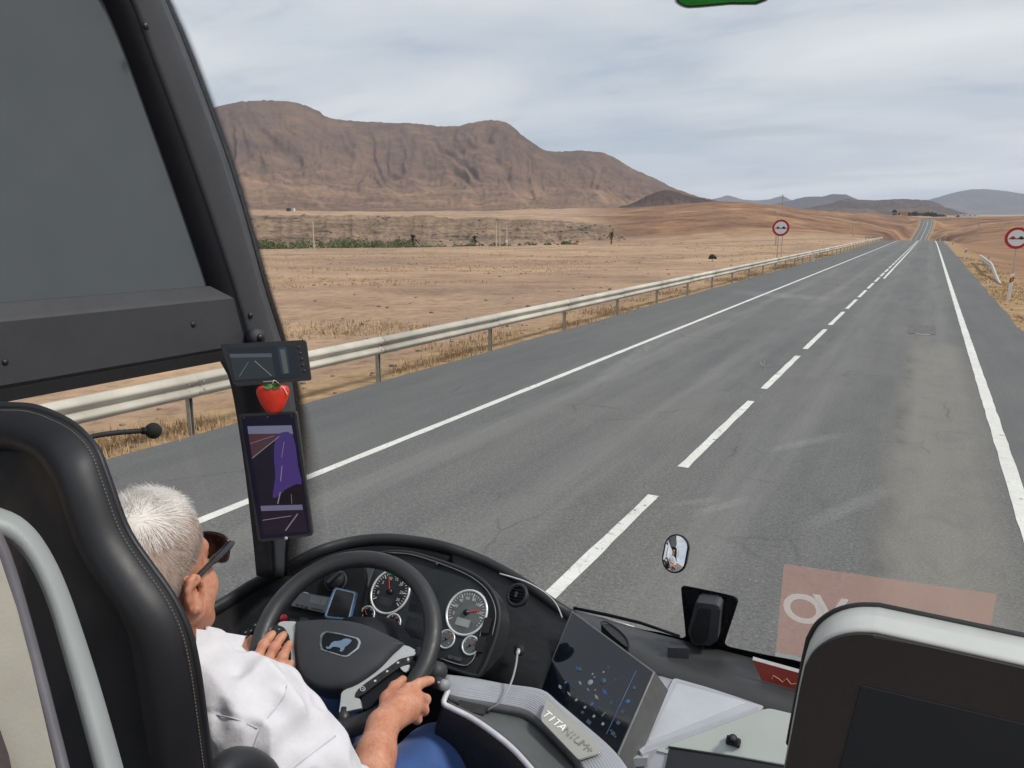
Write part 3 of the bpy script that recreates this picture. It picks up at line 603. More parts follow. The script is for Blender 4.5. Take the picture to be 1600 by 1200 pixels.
def sign_post(t, x, zbot):
    box('post', (x, 0.045, (zbot-0.0)/2+0.1), (0.05, 0.05, abs(zbot)+0.45), M_GALV, t, None, 0.004)
sl_ = at(1220, 356, 58.0); gl = float(ground(sl_[0], sl_[1])); t = no_overtaking(sl_, math.radians(10), gl, 'round red rimmed no overtaking sign on twin posts behind the long guardrail'); t.scale = (1.26, 1, 1.26); SGN = 1/1.26
sign_post(t, -0.10, (gl-0.2-sl_[2])*SGN); sign_post(t, 0.12, (gl-0.2-sl_[2])*SGN)
sr_ = at(1589, 372, 39.5); gl = float(ground(sr_[0], sr_[1])); t = no_overtaking(sr_, math.radians(6), gl, 'round red rimmed no overtaking sign beside the short guardrail, cut by the frame')
sign_post(t, 0.02, gl-0.3-sr_[2])

# ---- delineator posts
M_DEL = mat('delineator_white', (0.70, 0.69, 0.65), 0.55, var=0.10, vscale=4); M_AMB = mat('amber_reflector', (0.62, 0.20, 0.02), 0.3); M_DELB = mat('delineator_black', (0.03, 0.03, 0.032), 0.5)
def delineator(x, y, h, label, s=1.0):
    z = float(ground(x, y)); t = thing('delineator_post', label, 'marker post', 'roadside delineator posts', (x, y, z)); t.rotation_euler = (0, math.radians(2), math.radians(8))
    w, d = 0.12*s, 0.075*s; ys = -d/2
    bm = bmesh.new(); prism_bm(bm, [(-w/2, ys, -.2), (-w/2, ys, h-.05), (w/2, ys, h), (w/2, ys, -.2)][::-1], (0, -1, 0), d, .012, 2); put('body', from_bm('body', bm), M_DEL, t)
    bm = bmesh.new(); prism_bm(bm, [(-w/2-.002, ys-.002, h-.36), (-w/2-.002, ys-.002, h-.18), (w/2+.002, ys-.002, h-.10), (w/2+.002, ys-.002, h-.28)][::-1], (0, -1, 0), d*0.5); put('dark_band', from_bm('dark_band', bm), M_DELB if s > .9 else M_DEL, t)
    prism('reflector', [(-.035, ys-.004, h-.30), (-.035, ys-.004, h-.18), (.035, ys-.004, h-.16), (.035, ys-.004, h-.28)][::-1], (0, -1, 0), .004, M_AMB, t)
    return t
for (u, v, Y, lab) in [(1575, 470, 35.2, 'nearest white marker post with amber reflector beside the short guardrail'), (1507, 405, 75, 'white marker post on the verge just past the short guardrail'),
                       (1487, 390.5, 108, 'small white marker post on the verge, second beyond the short guardrail'), (1476, 383.5, 140, 'tiny white marker post on the verge, third beyond the short guardrail'), (1468.5, 379, 175, 'farthest tiny white marker post before the road dips')]:
    p = onY(u, v, Y); delineator(p[0], p[1], 1.02, lab)
p = onY(1282, 407, 68); delineator(RAIL_X+0.35, 66.5, 0.75, 'white marker post standing in front of the long guardrail', 0.8)

# ---- concrete utility poles and a lattice pylon
M_CONC = mat('pole_concrete', (0.50, 0.42, 0.31), 0.9, var=0.1, vscale=2)
def pole(u, vb, vt, r, label, cross=True, w=0.22):
    a = ray(u, vb); s = r/math.hypot(a[0], a[1]); x, y = a[0]*s, a[1]*s; z = float(ground(x, y)); zt = CAM_H + ray(u, vt)[2]/math.hypot(*ray(u, vt)[:2])*r
    t = thing('utility_pole', label, 'utility pole', 'concrete utility poles', (x, y, z)); h = zt-z
    bm = bmesh.new(); b0, b1 = w, w*0.6
    V = [[bm.verts.new((sx*b, sy*b, zz)) for sx, sy in ((-1, -1), (1, -1), (1, 1), (-1, 1))] for b, zz in ((b0, -.5), (b1, h))]
    for k in range(4): bm.faces.new((V[0][k], V[0][(k+1) % 4], V[1][(k+1) % 4], V[1][k]))
    bm.faces.new(V[1]); put('shaft', from_bm('shaft', bm), M_CONC, t)
    if cross: box('crossarm', (0, 0, h-0.5), (1.7, 0.12, 0.12), M_POST, t, Matrix.Rotation(-YAW-0.4, 3, 'Z'))
    for q in (-.7, .7):
        if cross: box('insulator', (q*math.cos(-YAW-.4), q*math.sin(-YAW-.4), h-0.32), (.1, .1, .24), M_WHITE, t)
    return t
pole(775.5, 380, 347.5, 262, 'leftmost of three pale concrete poles standing together before the ravine bank')
pole(780.5, 380, 348.5, 270, 'middle one of three pale concrete poles before the ravine bank')
t = pole(791.5, 379, 351, 268, 'shortest pale pole of the three, with a white box near its foot', False)
box('meter_box', (0.1, -0.3, 1.6), (.6, .4, .9), M_WHITE, t)
pole(490.5, 388, 346, 258, 'lone thin ochre pole rising from the green scrub', True, 0.20)
pole(1212, 383, 330, 190, 'thin pole partly hidden by the round sign behind the guardrail', True, .17)
pole(1332.5, 376, 352, 330, 'pale leaning pole on the brown slope past the guardrail', False, .30)
pole(1527, 374, 345, 330, 'pale thin pole in the brown field right of the far road', True, .26)
def pylon(u, vb, vt, r):
    a = ray(u, vb); s = r/math.hypot(a[0], a[1]); x, y = a[0]*s, a[1]*s; z = CAM_H+a[2]*s; h = CAM_H+ray(u, vt)[2]/math.hypot(*ray(u, vt)[:2])*r-z
    t = thing('lattice_pylon', 'thin steel lattice pylon on the crest against the far blue hills', 'pylon', None, (x, y, z)); bm = bmesh.new(); w = h*.055
    for sx in (-1, 1):
        for sy in (-1, 1): tube_bm(bm, [(sx*w, sy*w, -6), (sx*w*.25, sy*w*.25, h)], .13, 4)
    for k in range(7):
        z0, z1 = h*k/7, h*(k+1)/7; a0, a1 = w*(1-.75*k/7), w*(1-.75*(k+1)/7)
        tube_bm(bm, [(-a0, -a0, z0), (a1, -a1, z1)], .07, 4); tube_bm(bm, [(a0, a0, z0), (-a1, a1, z1)], .07, 4)
    put('lattice', from_bm('lattice', bm), M_POST, t); bm = bmesh.new()
    for f in (.72, .84, .96): tube_bm(bm, [(-h*.11, -h*.05, h*f), (h*.11, h*.05, h*f)], .14, 4)
    put('crossarm', from_bm('crossarm', bm), M_POST, t)
pylon(1222, 327, 304, 900)

# ---- plants
def leafmat(name, lo, hi):
    m, nt, b = nodemat(name); v = coords(nt); n = noise_node(nt, 1.7, 4, 0.65, v)
    r = ramp_node(nt, n.outputs['Fac'], [(0.3, lo), (0.7, hi)]); nt.links.new(r.outputs[0], b.inputs['Base Color']); b.inputs['Roughness'].default_value = 0.75; b.inputs['Specular IOR Level'].default_value = 0.2
    return m
M_SCRUB = leafmat('scrub_leaves', (0.065, 0.085, 0.035), (0.165, 0.185, 0.090)); M_PALM = leafmat('palm_leaves', (0.045, 0.055, 0.022), (0.11, 0.115, 0.05)); M_PTR = mat('palm_trunk', (0.15, 0.10, 0.065), 0.9, var=0.3, vscale=6)
M_DARKTREE = leafmat('grove_leaves', (0.030, 0.038, 0.020), (0.075, 0.080, 0.042))
rng = np.random.default_rng(7)
def leaf_cloud(V, Q, c, R, n, s):
    """n leaf-sized quads spread through an uneven crown."""
    lob = rng.normal(size=(7, 3)); lob /= np.linalg.norm(lob, axis=1)[:, None]
    for _ in range(n):
        d = rng.normal(size=3); d /= np.linalg.norm(d); d[2] = abs(d[2])*1.0-0.15
        k = 0.62+0.38*max(0, (lob@d).max())**2; rr = rng.uniform(0.35, 1)**0.6*k
        p = np.array(c)+d*np.array(R)*rr; a = rng.normal(size=3); a /= np.linalg.norm(a); b = np.cross(a, rng.normal(size=3)); b /= np.linalg.norm(b)
        i = len(V); q = s*rng.uniform(.6, 1.3)
        V += [p-a*q-b*q*.5, p+a*q-b*q*.5, p+a*q+b*q*.5, p-a*q+b*q*.5]; Q.append((i, i+1, i+2, i+3))
V, Q = [], []
for k in range(165):                                              # scrub along the bed of the ravine
    u = rng.uniform(330, 690)*1.0 if k < 125 else rng.uniform(690, 900)
    r = rng.uniform(300, 336); a = ray(u, 388); s = r/math.hypot(a[0], a[1]); x, y = a[0]*s, a[1]*s; z = float(ground(x, y))
    h = rng.uniform(2.6, 7.0)*(1 if u < 640 else .5)+max(0, (CAM_H+a[2]*s)-z)*0.9; w = rng.uniform(2.0, 4.5)*(1 if u < 700 else .6)
    leaf_cloud(V, Q, (x, y, z+h*.35), (w, w, h*.65), 70, .32)
tag(put('scrub', raw_mesh('scrub', V, Q), M_SCRUB), kind='stuff')
def palm(u, vb, vt, r, label):
    a = ray(u, vb); s = r/math.hypot(a[0], a[1]); x, y = a[0]*s, a[1]*s; z = min(float(ground(x, y)), CAM_H+a[2]*s); h = CAM_H+ray(u, vt)[2]/math.hypot(*ray(u, vt)[:2])*r-z
    t = thing('palm_tree', label, 'palm', 'palms by the ravine', (x, y, z)); hc = h*0.62
    tube('trunk', [(0, 0, -.5), (.1, .05, hc*.5), (.05, 0, hc)], [.35, .26, .24], M_PTR, t, 8)
    V, Q = [], []
    for k in range(46):
        az_, el = rng.uniform(0, 6.28), rng.uniform(-.5, 1.35); L = h*.42*rng.uniform(.8, 1.15); prev = None
        d = np.array([math.cos(az_)*math.cos(el), math.sin(az_)*math.cos(el), math.sin(el)]); sd_ = np.array([-math.sin(az_), math.cos(az_), 0])
        for j in range(6):
            f = j/5; p = np.array([.05, 0, hc])+d*L*f+np.array([0, 0, -1])*L*.55*f*f; w = .30*h*.12*math.sin(math.pi*min(1, f*.85+.12))+.03
            V += [p-sd_*w-np.array([0, 0, w*.5]), p+sd_*w-np.array([0, 0, w*.5])]
            if prev is not None: Q.append((prev, prev+1, len(V)-1, len(V)-2))
            prev = len(V)-2
    put('crown', raw_mesh('crown', V, Q), M_PALM, t)
palm(955, 377, 357, 285, 'small shaggy palm standing alone at the foot of the brown slope')
palm(645, 383, 359, 330, 'slender dark palm at the foot of the rocky bank among the scrub')
palm(741, 381, 362, 330, 'low bushy palm below the rocky bank beside the three poles')
# lone bush in the field
a = ray(1113, 407); r = 108; s = r/math.hypot(a[0], a[1]); x, y = a[0]*s, a[1]*s; z = float(ground(x, y)); V, Q = [], []
leaf_cloud(V, Q, (0, 0, .45), (.75, .75, .75), 420, .075)
t = thing('bush', 'small dark bush alone in the dry field near the guardrail', 'bush', None, (x, y, z)); put('foliage', raw_mesh('foliage', V, Q), M_DARKTREE, t)
tube('stem', [(0, 0, -.1), (.03, 0, .5)], [.04, .02], M_PTR, t, 6)
# grove, farm buildings beyond the road's far crest
V, Q = [], []
for k in range(46):
    u = rng.uniform(1412, 1478) if k < 34 else rng.uniform(1386, 1505); r = rng.uniform(1250, 1420); a = ray(u, 336.8+ (u-1400)*.02); s = r/math.hypot(a[0], a[1]); x, y = a[0]*s, a[1]*s; z = CAM_H+a[2]*s-1.0
    h = rng.uniform(4, 8) if u < 1460 else rng.uniform(2.5, 4.5); leaf_cloud(V, Q, (x, y, z+h*.4), (rng.uniform(4, 8), 6, h*.7), 60, 1.0)
tag(put('tree_grove', raw_mesh('tree_grove', V, Q), M_DARKTREE), kind='stuff')
a = ray(1397, 337); s = 1240/math.hypot(a[0], a[1]); t = thing('dark_tree', 'tallest dark tree at the left end of the far grove', 'tree', None, (a[0]*s, a[1]*s, CAM_H+a[2]*s)); V, Q = [], []
leaf_cloud(V, Q, (0, 0, 5), (4.2, 4.2, 4.5), 260, .8); put('crown', raw_mesh('crown', V, Q), M_DARKTREE, t); tube('trunk', [(0, 0, -1), (0, 0, 4)], [.4, .25], M_PTR, t, 6)
def house(u, vb, r, w, d, h, m, label, roof=None):
    a = ray(u, vb); s = r/math.hypot(a[0], a[1]); t = thing('house', label, 'house', None, (a[0]*s, a[1]*s, CAM_H+a[2]*s)); t.rotation_euler = (0, 0, YAW*.4)
    box('wall', (0, 0, h/2-.5), (w, d, h+1), m, t); box('roof', (0, 0, h+.15), (w+.4, d+.4, .3), roof or m, t)
    for q in (-.28, .05, .32): box('window', (q*w, -d/2-.02, h*.55), (w*.09, .1, h*.28), M_DELB, t)
M_OCH = mat('ochre_wall', (0.50, 0.27, 0.13), 0.9); M_WW = mat('white_wall', (0.70, 0.69, 0.66), 0.9)
house(1412, 336.5, 1230, 9, 7, 4.2, M_OCH, 'small ochre house in front of the far dark grove')
house(1513, 338.8, 1300, 22, 9, 3.2, M_WW, 'long low white building far off right of the grove')
house(451, 328.5, 800, 3.2, 2.4, 1.7, M_DELB, 'tiny dark hut on the plateau at the foot of the mountain')
house(458, 328.5, 802, 3.0, 2.4, 1.6, M_WW, 'tiny pale hut beside the dark hut below the mountain')

# ---- dry grass along the verges, stubble, stones
def tufts(name, spots, hmin, hmax, blades, m, spread=.12, wmul=1.0):
    V, F = [], []
    for (x, y, z, sc) in spots:
        for _ in range(blades):
            a = rng.uniform(0, 6.28); l = rng.uniform(hmin, hmax)*sc; lean = rng.uniform(.1, .75); ox, oy = rng.normal(0, spread*sc, 2); w = rng.uniform(.006, .014)*(1+math.hypot(x, y)*.05)*wmul
            bx, by = math.cos(a), math.sin(a); i = len(V)
            V += [(x+ox-by*w, y+oy+bx*w, z-.03), (x+ox+by*w, y+oy-bx*w, z-.03), (x+ox+bx*l*lean, y+oy+by*l*lean, z+l*(1-.35*lean))]; F.append((i, i+1, i+2))
    me = raw_mesh(name, V, F); return tag(put(name, me, m), kind='stuff')
M_STRAW = leafmat('straw', (0.34, 0.235, 0.135), (0.54, 0.40, 0.24)); M_RUST = leafmat('rust_grass', (0.27, 0.165, 0.085), (0.43, 0.28, 0.150))
S1, S2 = [], []
for _ in range(2600):
    y = rng.uniform(3.5, 85)**1.0; y = 3.5+81*rng.uniform(0, 1)**1.7; x = RAIL_X-0.1-abs(rng.normal(0, .9)); clump = vnoise(np.array([x*.7]), np.array([y*.45]), None, 77)[0]
    if clump < 0.18: continue
    (S1 if rng.uniform() < .62 else S2).append((x, y, float(ground(x, y)), .8+.5*clump))
for _ in range(900):
    y = 14+70*rng.uniform(0, 1)**1.4; x = 2.45+abs(rng.normal(0, 1.3))
    if vnoise(np.array([x*.8]), np.array([y*.5]), None, 78)[0] < -.1: continue
    (S1 if rng.uniform() < .7 else S2).append((x, y, float(ground(x, y)), .75))
tufts('dry_grass', S1, .05, .20, 9, M_STRAW, .2, .7); tufts('rust_grass', S2, .05, .17, 9, M_RUST, .2, .7)
S3 = []
for _ in range(9000):
    a = rng.uniform(az_te(1330, 350)[0], az_te(330, 350)[0]); r = 22*(280/22)**rng.uniform(0, 1); x, y = -math.sin(a)*r, math.cos(a)*r
    if x > RAIL_X-2: continue
    if vnoise(np.array([x*.05]), np.array([y*.12]), None, 79)[0]+.35*vnoise(np.array([x*.3]), np.array([y*.5]), None, 80)[0] < .12: continue
    S3.append((x, y, float(ground(x, y)), 1.0))
tufts('field_stubble', S3, .05, .22, 5, M_STRAW, .25)
# stones and clods
V, F = [], []
def stone(x, y, z, s):
    bm = bmesh.new(); bmesh.ops.create_icosphere(bm, subdivisions=1, radius=1.0); i = len(V)
    for vv in bm.verts: q = np.array(vv.co)*s*np.array([1, .8, .55])*rng.uniform(.75, 1.2); V.append((x+q[0], y+q[1], z+q[2]+s*.1))
    for f in bm.faces: F.append(tuple(i+w.index for w in f.verts))
    bm.free()
for _ in range(170):
    a = rng.uniform(az_te(1300, 350)[0], az_te(340, 350)[0]); r = 14*(270/14)**rng.uniform(0, 1); x, y = -math.sin(a)*r, math.cos(a)*r
    if x > RAIL_X-.8: continue
    stone(x, y, float(ground(x, y)), rng.uniform(.03, .10)*(1+r*.010))
for _ in range(170):
    y = 6+60*rng.uniform(0, 1)**1.5; x = RAIL_X-.2-abs(rng.normal(0, .8)) if rng.uniform() < .6 else 2.5+abs(rng.normal(0, 1)); stone(x, y, float(ground(x, y)), rng.uniform(.02, .07))
tag(put('stones', raw_mesh('stones', V, F), mat('stone', (0.20, 0.15, 0.115), 0.95, var=0.45, vscale=0.9)), kind='stuff')
# rocks fallen on the ravine bank
V, F = [], []
for _ in range(230):
    u = rng.uniform(330, 985); r = rng.uniform(345, 432); a = ray(u, 350); s = r/math.hypot(a[0], a[1]); x, y = a[0]*s, a[1]*s; stone(x, y, float(ground(x, y)), rng.uniform(.3, 1.1))
tag(put('bank_rocks', raw_mesh('bank_rocks', V, F), mat('bank_rock', (0.125, 0.092, 0.07), 0.95, var=0.5, vscale=0.3)), kind='stuff')
# =================================================================== BUS INTERIOR
I3 = Matrix.Identity(3)
M_DASH = mat('dash_black', (0.009, 0.0095, 0.011), 0.6, var=0.15, vscale=12, grain=0.35, gscale=700, gdist=0.0007, spec=.12)
M_DASHG = mat('dash_charcoal', (0.024, 0.025, 0.028), 0.5, var=0.12, vscale=10, grain=0.3, gscale=700, gdist=0.0006, spec=.3)
M_TRIM = mat('trim_grey', (0.038, 0.040, 0.046), 0.6, var=0.10, vscale=8, grain=0.4, gscale=500, gdist=0.0008)
M_TRIMD = mat('trim_dark', (0.009, 0.0095, 0.014), 0.6, var=0.10, vscale=8, spec=.25)
M_SILVER = mat('silver_plastic', (0.37, 0.38, 0.41), 0.38, 0.25, var=0.05, vscale=14, grain=0.15, gscale=900, gdist=0.0004)
M_SILVER2 = mat('silver_panel', (0.41, 0.42, 0.46), 0.4, 0.1, var=0.04, vscale=9, grain=0.12, gscale=900, gdist=0.0003)
M_GREENSIL = mat('grey_green_panel', (0.42, 0.455, 0.43), 0.5, 0.1, var=0.05, vscale=9, grain=0.15, gscale=700, gdist=0.0004)
M_CHROME = mat('chrome', (0.70, 0.71, 0.72), 0.18, 1.0, var=0.03)
M_GLOSS = mat('gloss_black', (0.010, 0.011, 0.014), 0.12, var=0.05, rvar=0.03)
M_RUBBER = mat('black_rubber', (0.012, 0.012, 0.013), 0.75)
M_SCREW = mat('screw_black', (0.012, 0.012, 0.014), 0.4)
def clear_glass(name, tint):
    m = bpy.data.materials.new(name); m.use_nodes = True; nt = m.node_tree; nt.nodes.clear(); o = nt.nodes.new('ShaderNodeOutputMaterial'); t = nt.nodes.new('ShaderNodeBsdfTransparent')
    t.inputs[0].default_value = (*tint, 1); nt.links.new(t.outputs[0], o.inputs[0]); return m
M_GLASS = clear_glass('windscreen_glass', (0.955, 0.965, 0.96))
BUS_CX = -0.42
# windscreen: a curved pane, wrapped round at the sides and leaning back
_wx = [0.0, 0.40, 0.70, 0.82, 1.0, 1.10, 1.16, 1.195, 1.205]; _wy = [1.975, 1.975, 1.972, 1.952, 1.885, 1.80, 1.70, 1.56, 1.42]
_wl = np.r_[0, np.cumsum(np.hypot(np.diff(_wx), np.diff(_wy)))]
def ws_xy(s):                                                    # s in [-1, 1] across the pane, at z = 1.57
    l = abs(s)*_wl[-1]; x = np.interp(l, _wl, _wx); y = np.interp(l, _wl, _wy); return BUS_CX+math.copysign(x, s), y
def ws(s, z):
    x, y = ws_xy(s); return np.array([BUS_CX+(x-BUS_CX)*(1-0.045*(z-1.57)), y-0.25*(z-1.57), z])
def on_ws(u, v, off=0.0):
    """Where the line of sight meets the windscreen's middle part (a plane there), moved `off` into the cab."""
    n = np.array([0, 1, 0.25]); n /= np.linalg.norm(n); return onP(u, v, np.array([BUS_CX, 1.973, 1.57])-n*off, n)
WS_N = Vector((0, -1, -0.25)).normalized()
bus = thing('bus', 'front of the coach round the driver, with its clear windscreen, black pillar and side wall', 'bus')
rows = [[ws(s, z) for s in np.linspace(-1, 1, 61)] for z in np.linspace(1.54, 3.35, 9)]
put('windscreen', loft_mesh('windscreen', rows), M_GLASS, bus, True)
# side window beside the driver
put('side_window', pymesh('side_window', [(-1.628, 1.36, 1.69), (-1.628, -1.2, 1.69), (-1.55, -1.2, 3.3), (-1.53, .95, 3.3)], [(0, 1, 2, 3)]), M_GLASS, bus)
M_BODY = mat('bus_body', (0.06, 0.06, 0.065), 0.5)
# lip of the dash under the windscreen, traced as a curve in space
LIPC = [onZ(u, v, z+.30) for u, v, z in [(262, 978, 1.385), (345, 935, 1.40), (390, 907, 1.412), (432, 886, 1.42), (470, 866, 1.434), (500, 852, 1.45), (548, 839, 1.456), (600, 834, 1.46), (650, 838, 1.452), (700, 848, 1.44), (760, 870, 1.40), (820, 903, 1.36), (870, 938, 1.32), (900, 957, 1.285)]]
LIP = np.array(resample(catmull(LIPC, 6), 60))
ctr = np.array([-1.02, 1.05, 0])
def inward(P, d, dz):
    out = []
    for p in P:
        q = ctr-np.array([p[0], p[1], 0]); q /= np.linalg.norm(q); out.append(p+q*d+np.array([0, 0, dz]))
    return np.array(out)
def wall_sheet(name, rows, m, parent, th=0.004):
    o = put(name, loft_mesh(name, rows), m, parent, True); solid(o, th, 0); return o
wall_sheet('side_wall', [[(-1.64, y, z) for y in np.linspace(-1.2, 1.36, 5)] for z in (0.35, 1.0, 1.685)], M_TRIMD, bus)
wall_sheet('front_panel', [[ws(s, 1.57)+np.array([0, .01, z-1.57]) for s in np.linspace(-1, 1, 41)] for z in (0.35, 0.8, 1.553)], M_BODY, bus)
put('cab_floor', pymesh('cab_floor', [(-1.64, -1.2, .95), (.78, -1.2, .95), (.78, 1.95, .95), (-1.64, 1.5, .95), (-1.3, 1.83, .95)], [(0, 1, 2, 4, 3)]), M_TRIMD, bus)
# passenger side, out of the frame
wall_sheet('passenger_wall', [[(.775, y, z) for y in np.linspace(-1.2, 1.36, 5)] for z in (0.35, 1.0, 1.75)], M_TRIMD, bus)
put('passenger_window', pymesh('passenger_window', [(.77, -1.2, 1.75), (.77, 1.36, 1.75), (.70, 1.0, 3.39), (.70, -1.2, 3.39)], [(0, 1, 2, 3)]), M_GLASS, bus)
box('door_pillar', (.745, 1.33, 2.5), (.07, .12, 1.75), M_TRIMD, bus)

# ---- A-pillar
pA = [onX(u, v, -1.500) for u, v in [(152, -20), (165, 0), (195, 70), (228, 160), (262, 255), (295, 350), (325, 440), (345, 510), (362, 560), (382, 600), (402, 720), (417, 850), (422, 905)]]
pB = [onX(u, v, -1.465) for u, v in [(196, -20), (205, 0), (232, 75), (266, 165), (300, 258), (333, 353), (363, 445), (383, 512), (397, 562), (406, 600), (420, 700), (426, 800), (428, 850), (430, 900)]]
pC = [onX(u, v, -1.475) for u, v in [(243, -20), (250, 0), (279, 70), (315, 165), (348, 258), (376, 350), (402, 445), (422, 512), (438, 562), (449, 605), (459, 700), (448, 800), (440, 850), (438, 900)]]
pD = [onX(u, v, -1.520) for u, v in [(250, -20), (257, 0), (286, 68), (322, 162), (356, 256), (384, 348), (410, 443), (431, 510), (447, 560), (457, 605), (465, 700), (453, 800), (445, 850), (443, 900)]]
def cm(P):
    d = P[1]-P[2]; P = [P[0]+d/d[2]*(3.42-P[0][2])]+list(P); return np.array(resample(catmull(P, 5), 56))
pA_, pB_, pC_, pD_ = cm(pA), cm(pB), cm(pC), cm(pD)
wall_sheet('pillar_reveal', [pA_+np.array([-.05, 0, 0]), pA_, pA_*.5+pB_*.5, pB_], M_TRIMD, bus, 0.003)
wall_sheet('pillar_trim', [pB_, pB_*.88+pC_*.12+np.array([.006, 0, 0]), pB_*.4+pC_*.6+np.array([.008, 0, 0]), pB_*.1+pC_*.9+np.array([.006, 0, 0]), pC_, pC_*.3+pD_*.7, pD_], M_TRIM, bus, 0.004)
# black ceramic border on the glass along the pillar, fading out in dots
def frit_mat(name, rows_=5):
    m = bpy.data.materials.new(name); m.use_nodes = True; nt = m.node_tree; b = nt.nodes['Principled BSDF']; b.inputs['Base Color'].default_value = (.006, .006, .007, 1); b.inputs['Roughness'].default_value = .25
    uv = nt.nodes.new('ShaderNodeUVMap'); uv.uv_map = 'UVMap'; sep = nt.nodes.new('ShaderNodeSeparateXYZ'); nt.links.new(uv.outputs[0], sep.inputs[0]); uf = nt.nodes.new('ShaderNodeUVMap'); uf.uv_map = 'Fade'; sf = nt.nodes.new('ShaderNodeSeparateXYZ'); nt.links.new(uf.outputs[0], sf.inputs[0])
    fu = mathn(nt, 'SUBTRACT', mathn(nt, 'FRACT', sep.outputs[0]), 0.5); fv = mathn(nt, 'SUBTRACT', mathn(nt, 'FRACT', sep.outputs[1]), 0.5)
    d = mathn(nt, 'SQRT', mathn(nt, 'ADD', mathn(nt, 'MULTIPLY', fu, fu), mathn(nt, 'MULTIPLY', fv, fv)))
    rad = maprange(nt, sf.outputs[1], 0, 1, 0.62, 0.12); a = mathn(nt, 'LESS_THAN', d, rad)
    t = nt.nodes.new('ShaderNodeBsdfTransparent'); mx = nt.nodes.new('ShaderNodeMixShader'); nt.links.new(a, mx.inputs[0]); nt.links.new(t.outputs[0], mx.inputs[1]); nt.links.new(b.outputs[0], mx.inputs[2])
    nt.links.new(mx.outputs[0], nt.nodes['Material Output'].inputs[0]); return m
def uv_strip(name, inner, outer, m, parent, pitch=0.0030, nrows=5):
    inner, outer = np.array(inner), np.array(outer); o = put(name, loft_mesh(name, [inner, outer]), m, parent); me = o.data; uvl = me.uv_layers.new(name='UVMap')
    s = np.r_[0, np.cumsum(np.linalg.norm(np.diff(inner, axis=0), axis=1))]/pitch; n = len(inner); wv = np.linalg.norm(outer-inner, axis=1)/pitch; fd = me.uv_layers.new(name='Fade')
    for lp in me.loops:
        k = lp.vertex_index % n; far_ = lp.vertex_index//n; uvl.data[lp.index].uv = (s[k], wv[k]*far_); fd.data[lp.index].uv = (0, far_)
    return o
M_FRIT = mat('ceramic_black', (0.006, 0.006, 0.008), 0.2); M_DOTS = frit_mat('ceramic_dots')
pE = cm([onX(u, v, -1.525) for u, v in [(257, -20), (263, 0), (293, 66), (329, 160), (363, 254), (391, 346), (417, 441), (438, 508), (453, 558), (464, 605), (471, 700), (459, 800), (450, 850), (448, 900)]])
pF = cm([onX(u, v, -1.527) for u, v in [(266, -20), (273, 0), (303, 65), (338, 158), (372, 252), (399, 344), (424, 439), (445, 506), (460, 556), (474, 605), (497, 700), (507, 800), (510, 850), (513, 900)]])
wall_sheet('glass_border', [pD_+np.array([-.004, 0, 0]), pE], M_FRIT, bus, 0.001)
uv_strip('glass_border_dots', pE, pF, M_DOTS, bus)
def screw(u, v, X, parent, r=0.0075):
    c = onX(u, v, X); bm = bmesh.new(); bmesh.ops.create_uvsphere(bm, u_segments=12, v_segments=6, radius=r, matrix=Matrix.Translation(Vector(c)) @ Matrix.Diagonal((.6, 1, 1, 1))); return put('screw', from_bm('screw', bm), M_SCREW, parent, True)
screw(228, 41, -1.447, bus); screw(392, 493, -1.455, bus)
M_CLOTH = mat('blind_cloth', (0.082, 0.096, 0.106), 0.95, var=0.05, vscale=4, grain=0.3, gscale=1500, gdist=0.0005)
blind = thing('roller_blind', 'grey cloth roller blind drawn over the upper side window, dark rail at its foot', 'blind')
zr0 = onX(335, 449, -1.50)[2]
cl = [(-1.508, 1.345, zr0-.02), (-1.508, -.9, zr0-.02), (-1.508, -.9, 3.5), (-1.508, .95, 3.5)]
put('cloth', pymesh('cloth', cl, [(0, 1, 2, 3)]), M_CLOTH, blind); solid(blind.children[0], 0.002, 0)
prof = [(-1.508, zr0+.004), (-1.498, zr0+.004), (-1.474, zr0-.020), (-1.468, zr0-.027), (-1.470, zr0-.142), (-1.476, zr0-.150), (-1.508, zr0-.150)]
ya, yb = -.9, 1.372
bm = bmesh.new(); prism_bm(bm, [(x, yb, z) for x, z in prof], (0, 1, 0), yb-ya, 0.003, 2); put('bottom_rail', from_bm('bottom_rail', bm), M_TRIM, blind, False)
bm = bmesh.new(); prism_bm(bm, [(x, yb-.03, z) for x, z in [(-1.505, zr0-.15), (-1.47, zr0-.15), (-1.475, zr0-.175), (-1.505, zr0-.175)]], (0, 1, 0), yb-ya-.03); put('seal', from_bm('seal', bm), M_RUBBER, blind)
screw(302, 507, -1.469, blind, .007); screw(8, 566, -1.469, blind, .006)
# bracket at the rail's end, dots along the glass below it
d0 = np.array([(-1.60, y, zr0-.155) for y in np.linspace(1.34, -.9, 40)]); d1 = d0-np.array([-.002, 0, .035]); uv_strip('side_glass_dots', d0, d1, M_DOTS, bus)
bm = bmesh.new(); c = onX(403, 527, -1.44); tube_bm(bm, [c+np.array([-.02, 0, 0]), c+np.array([.006, 0, 0])], .020, 20); put('hinge', from_bm('hinge', bm), M_TRIM, bus, True)
tube('hinge_pin', [c+np.array([.006, 0, 0]), c+np.array([.012, 0, 0])], .009, M_SCREW, bus, 14)

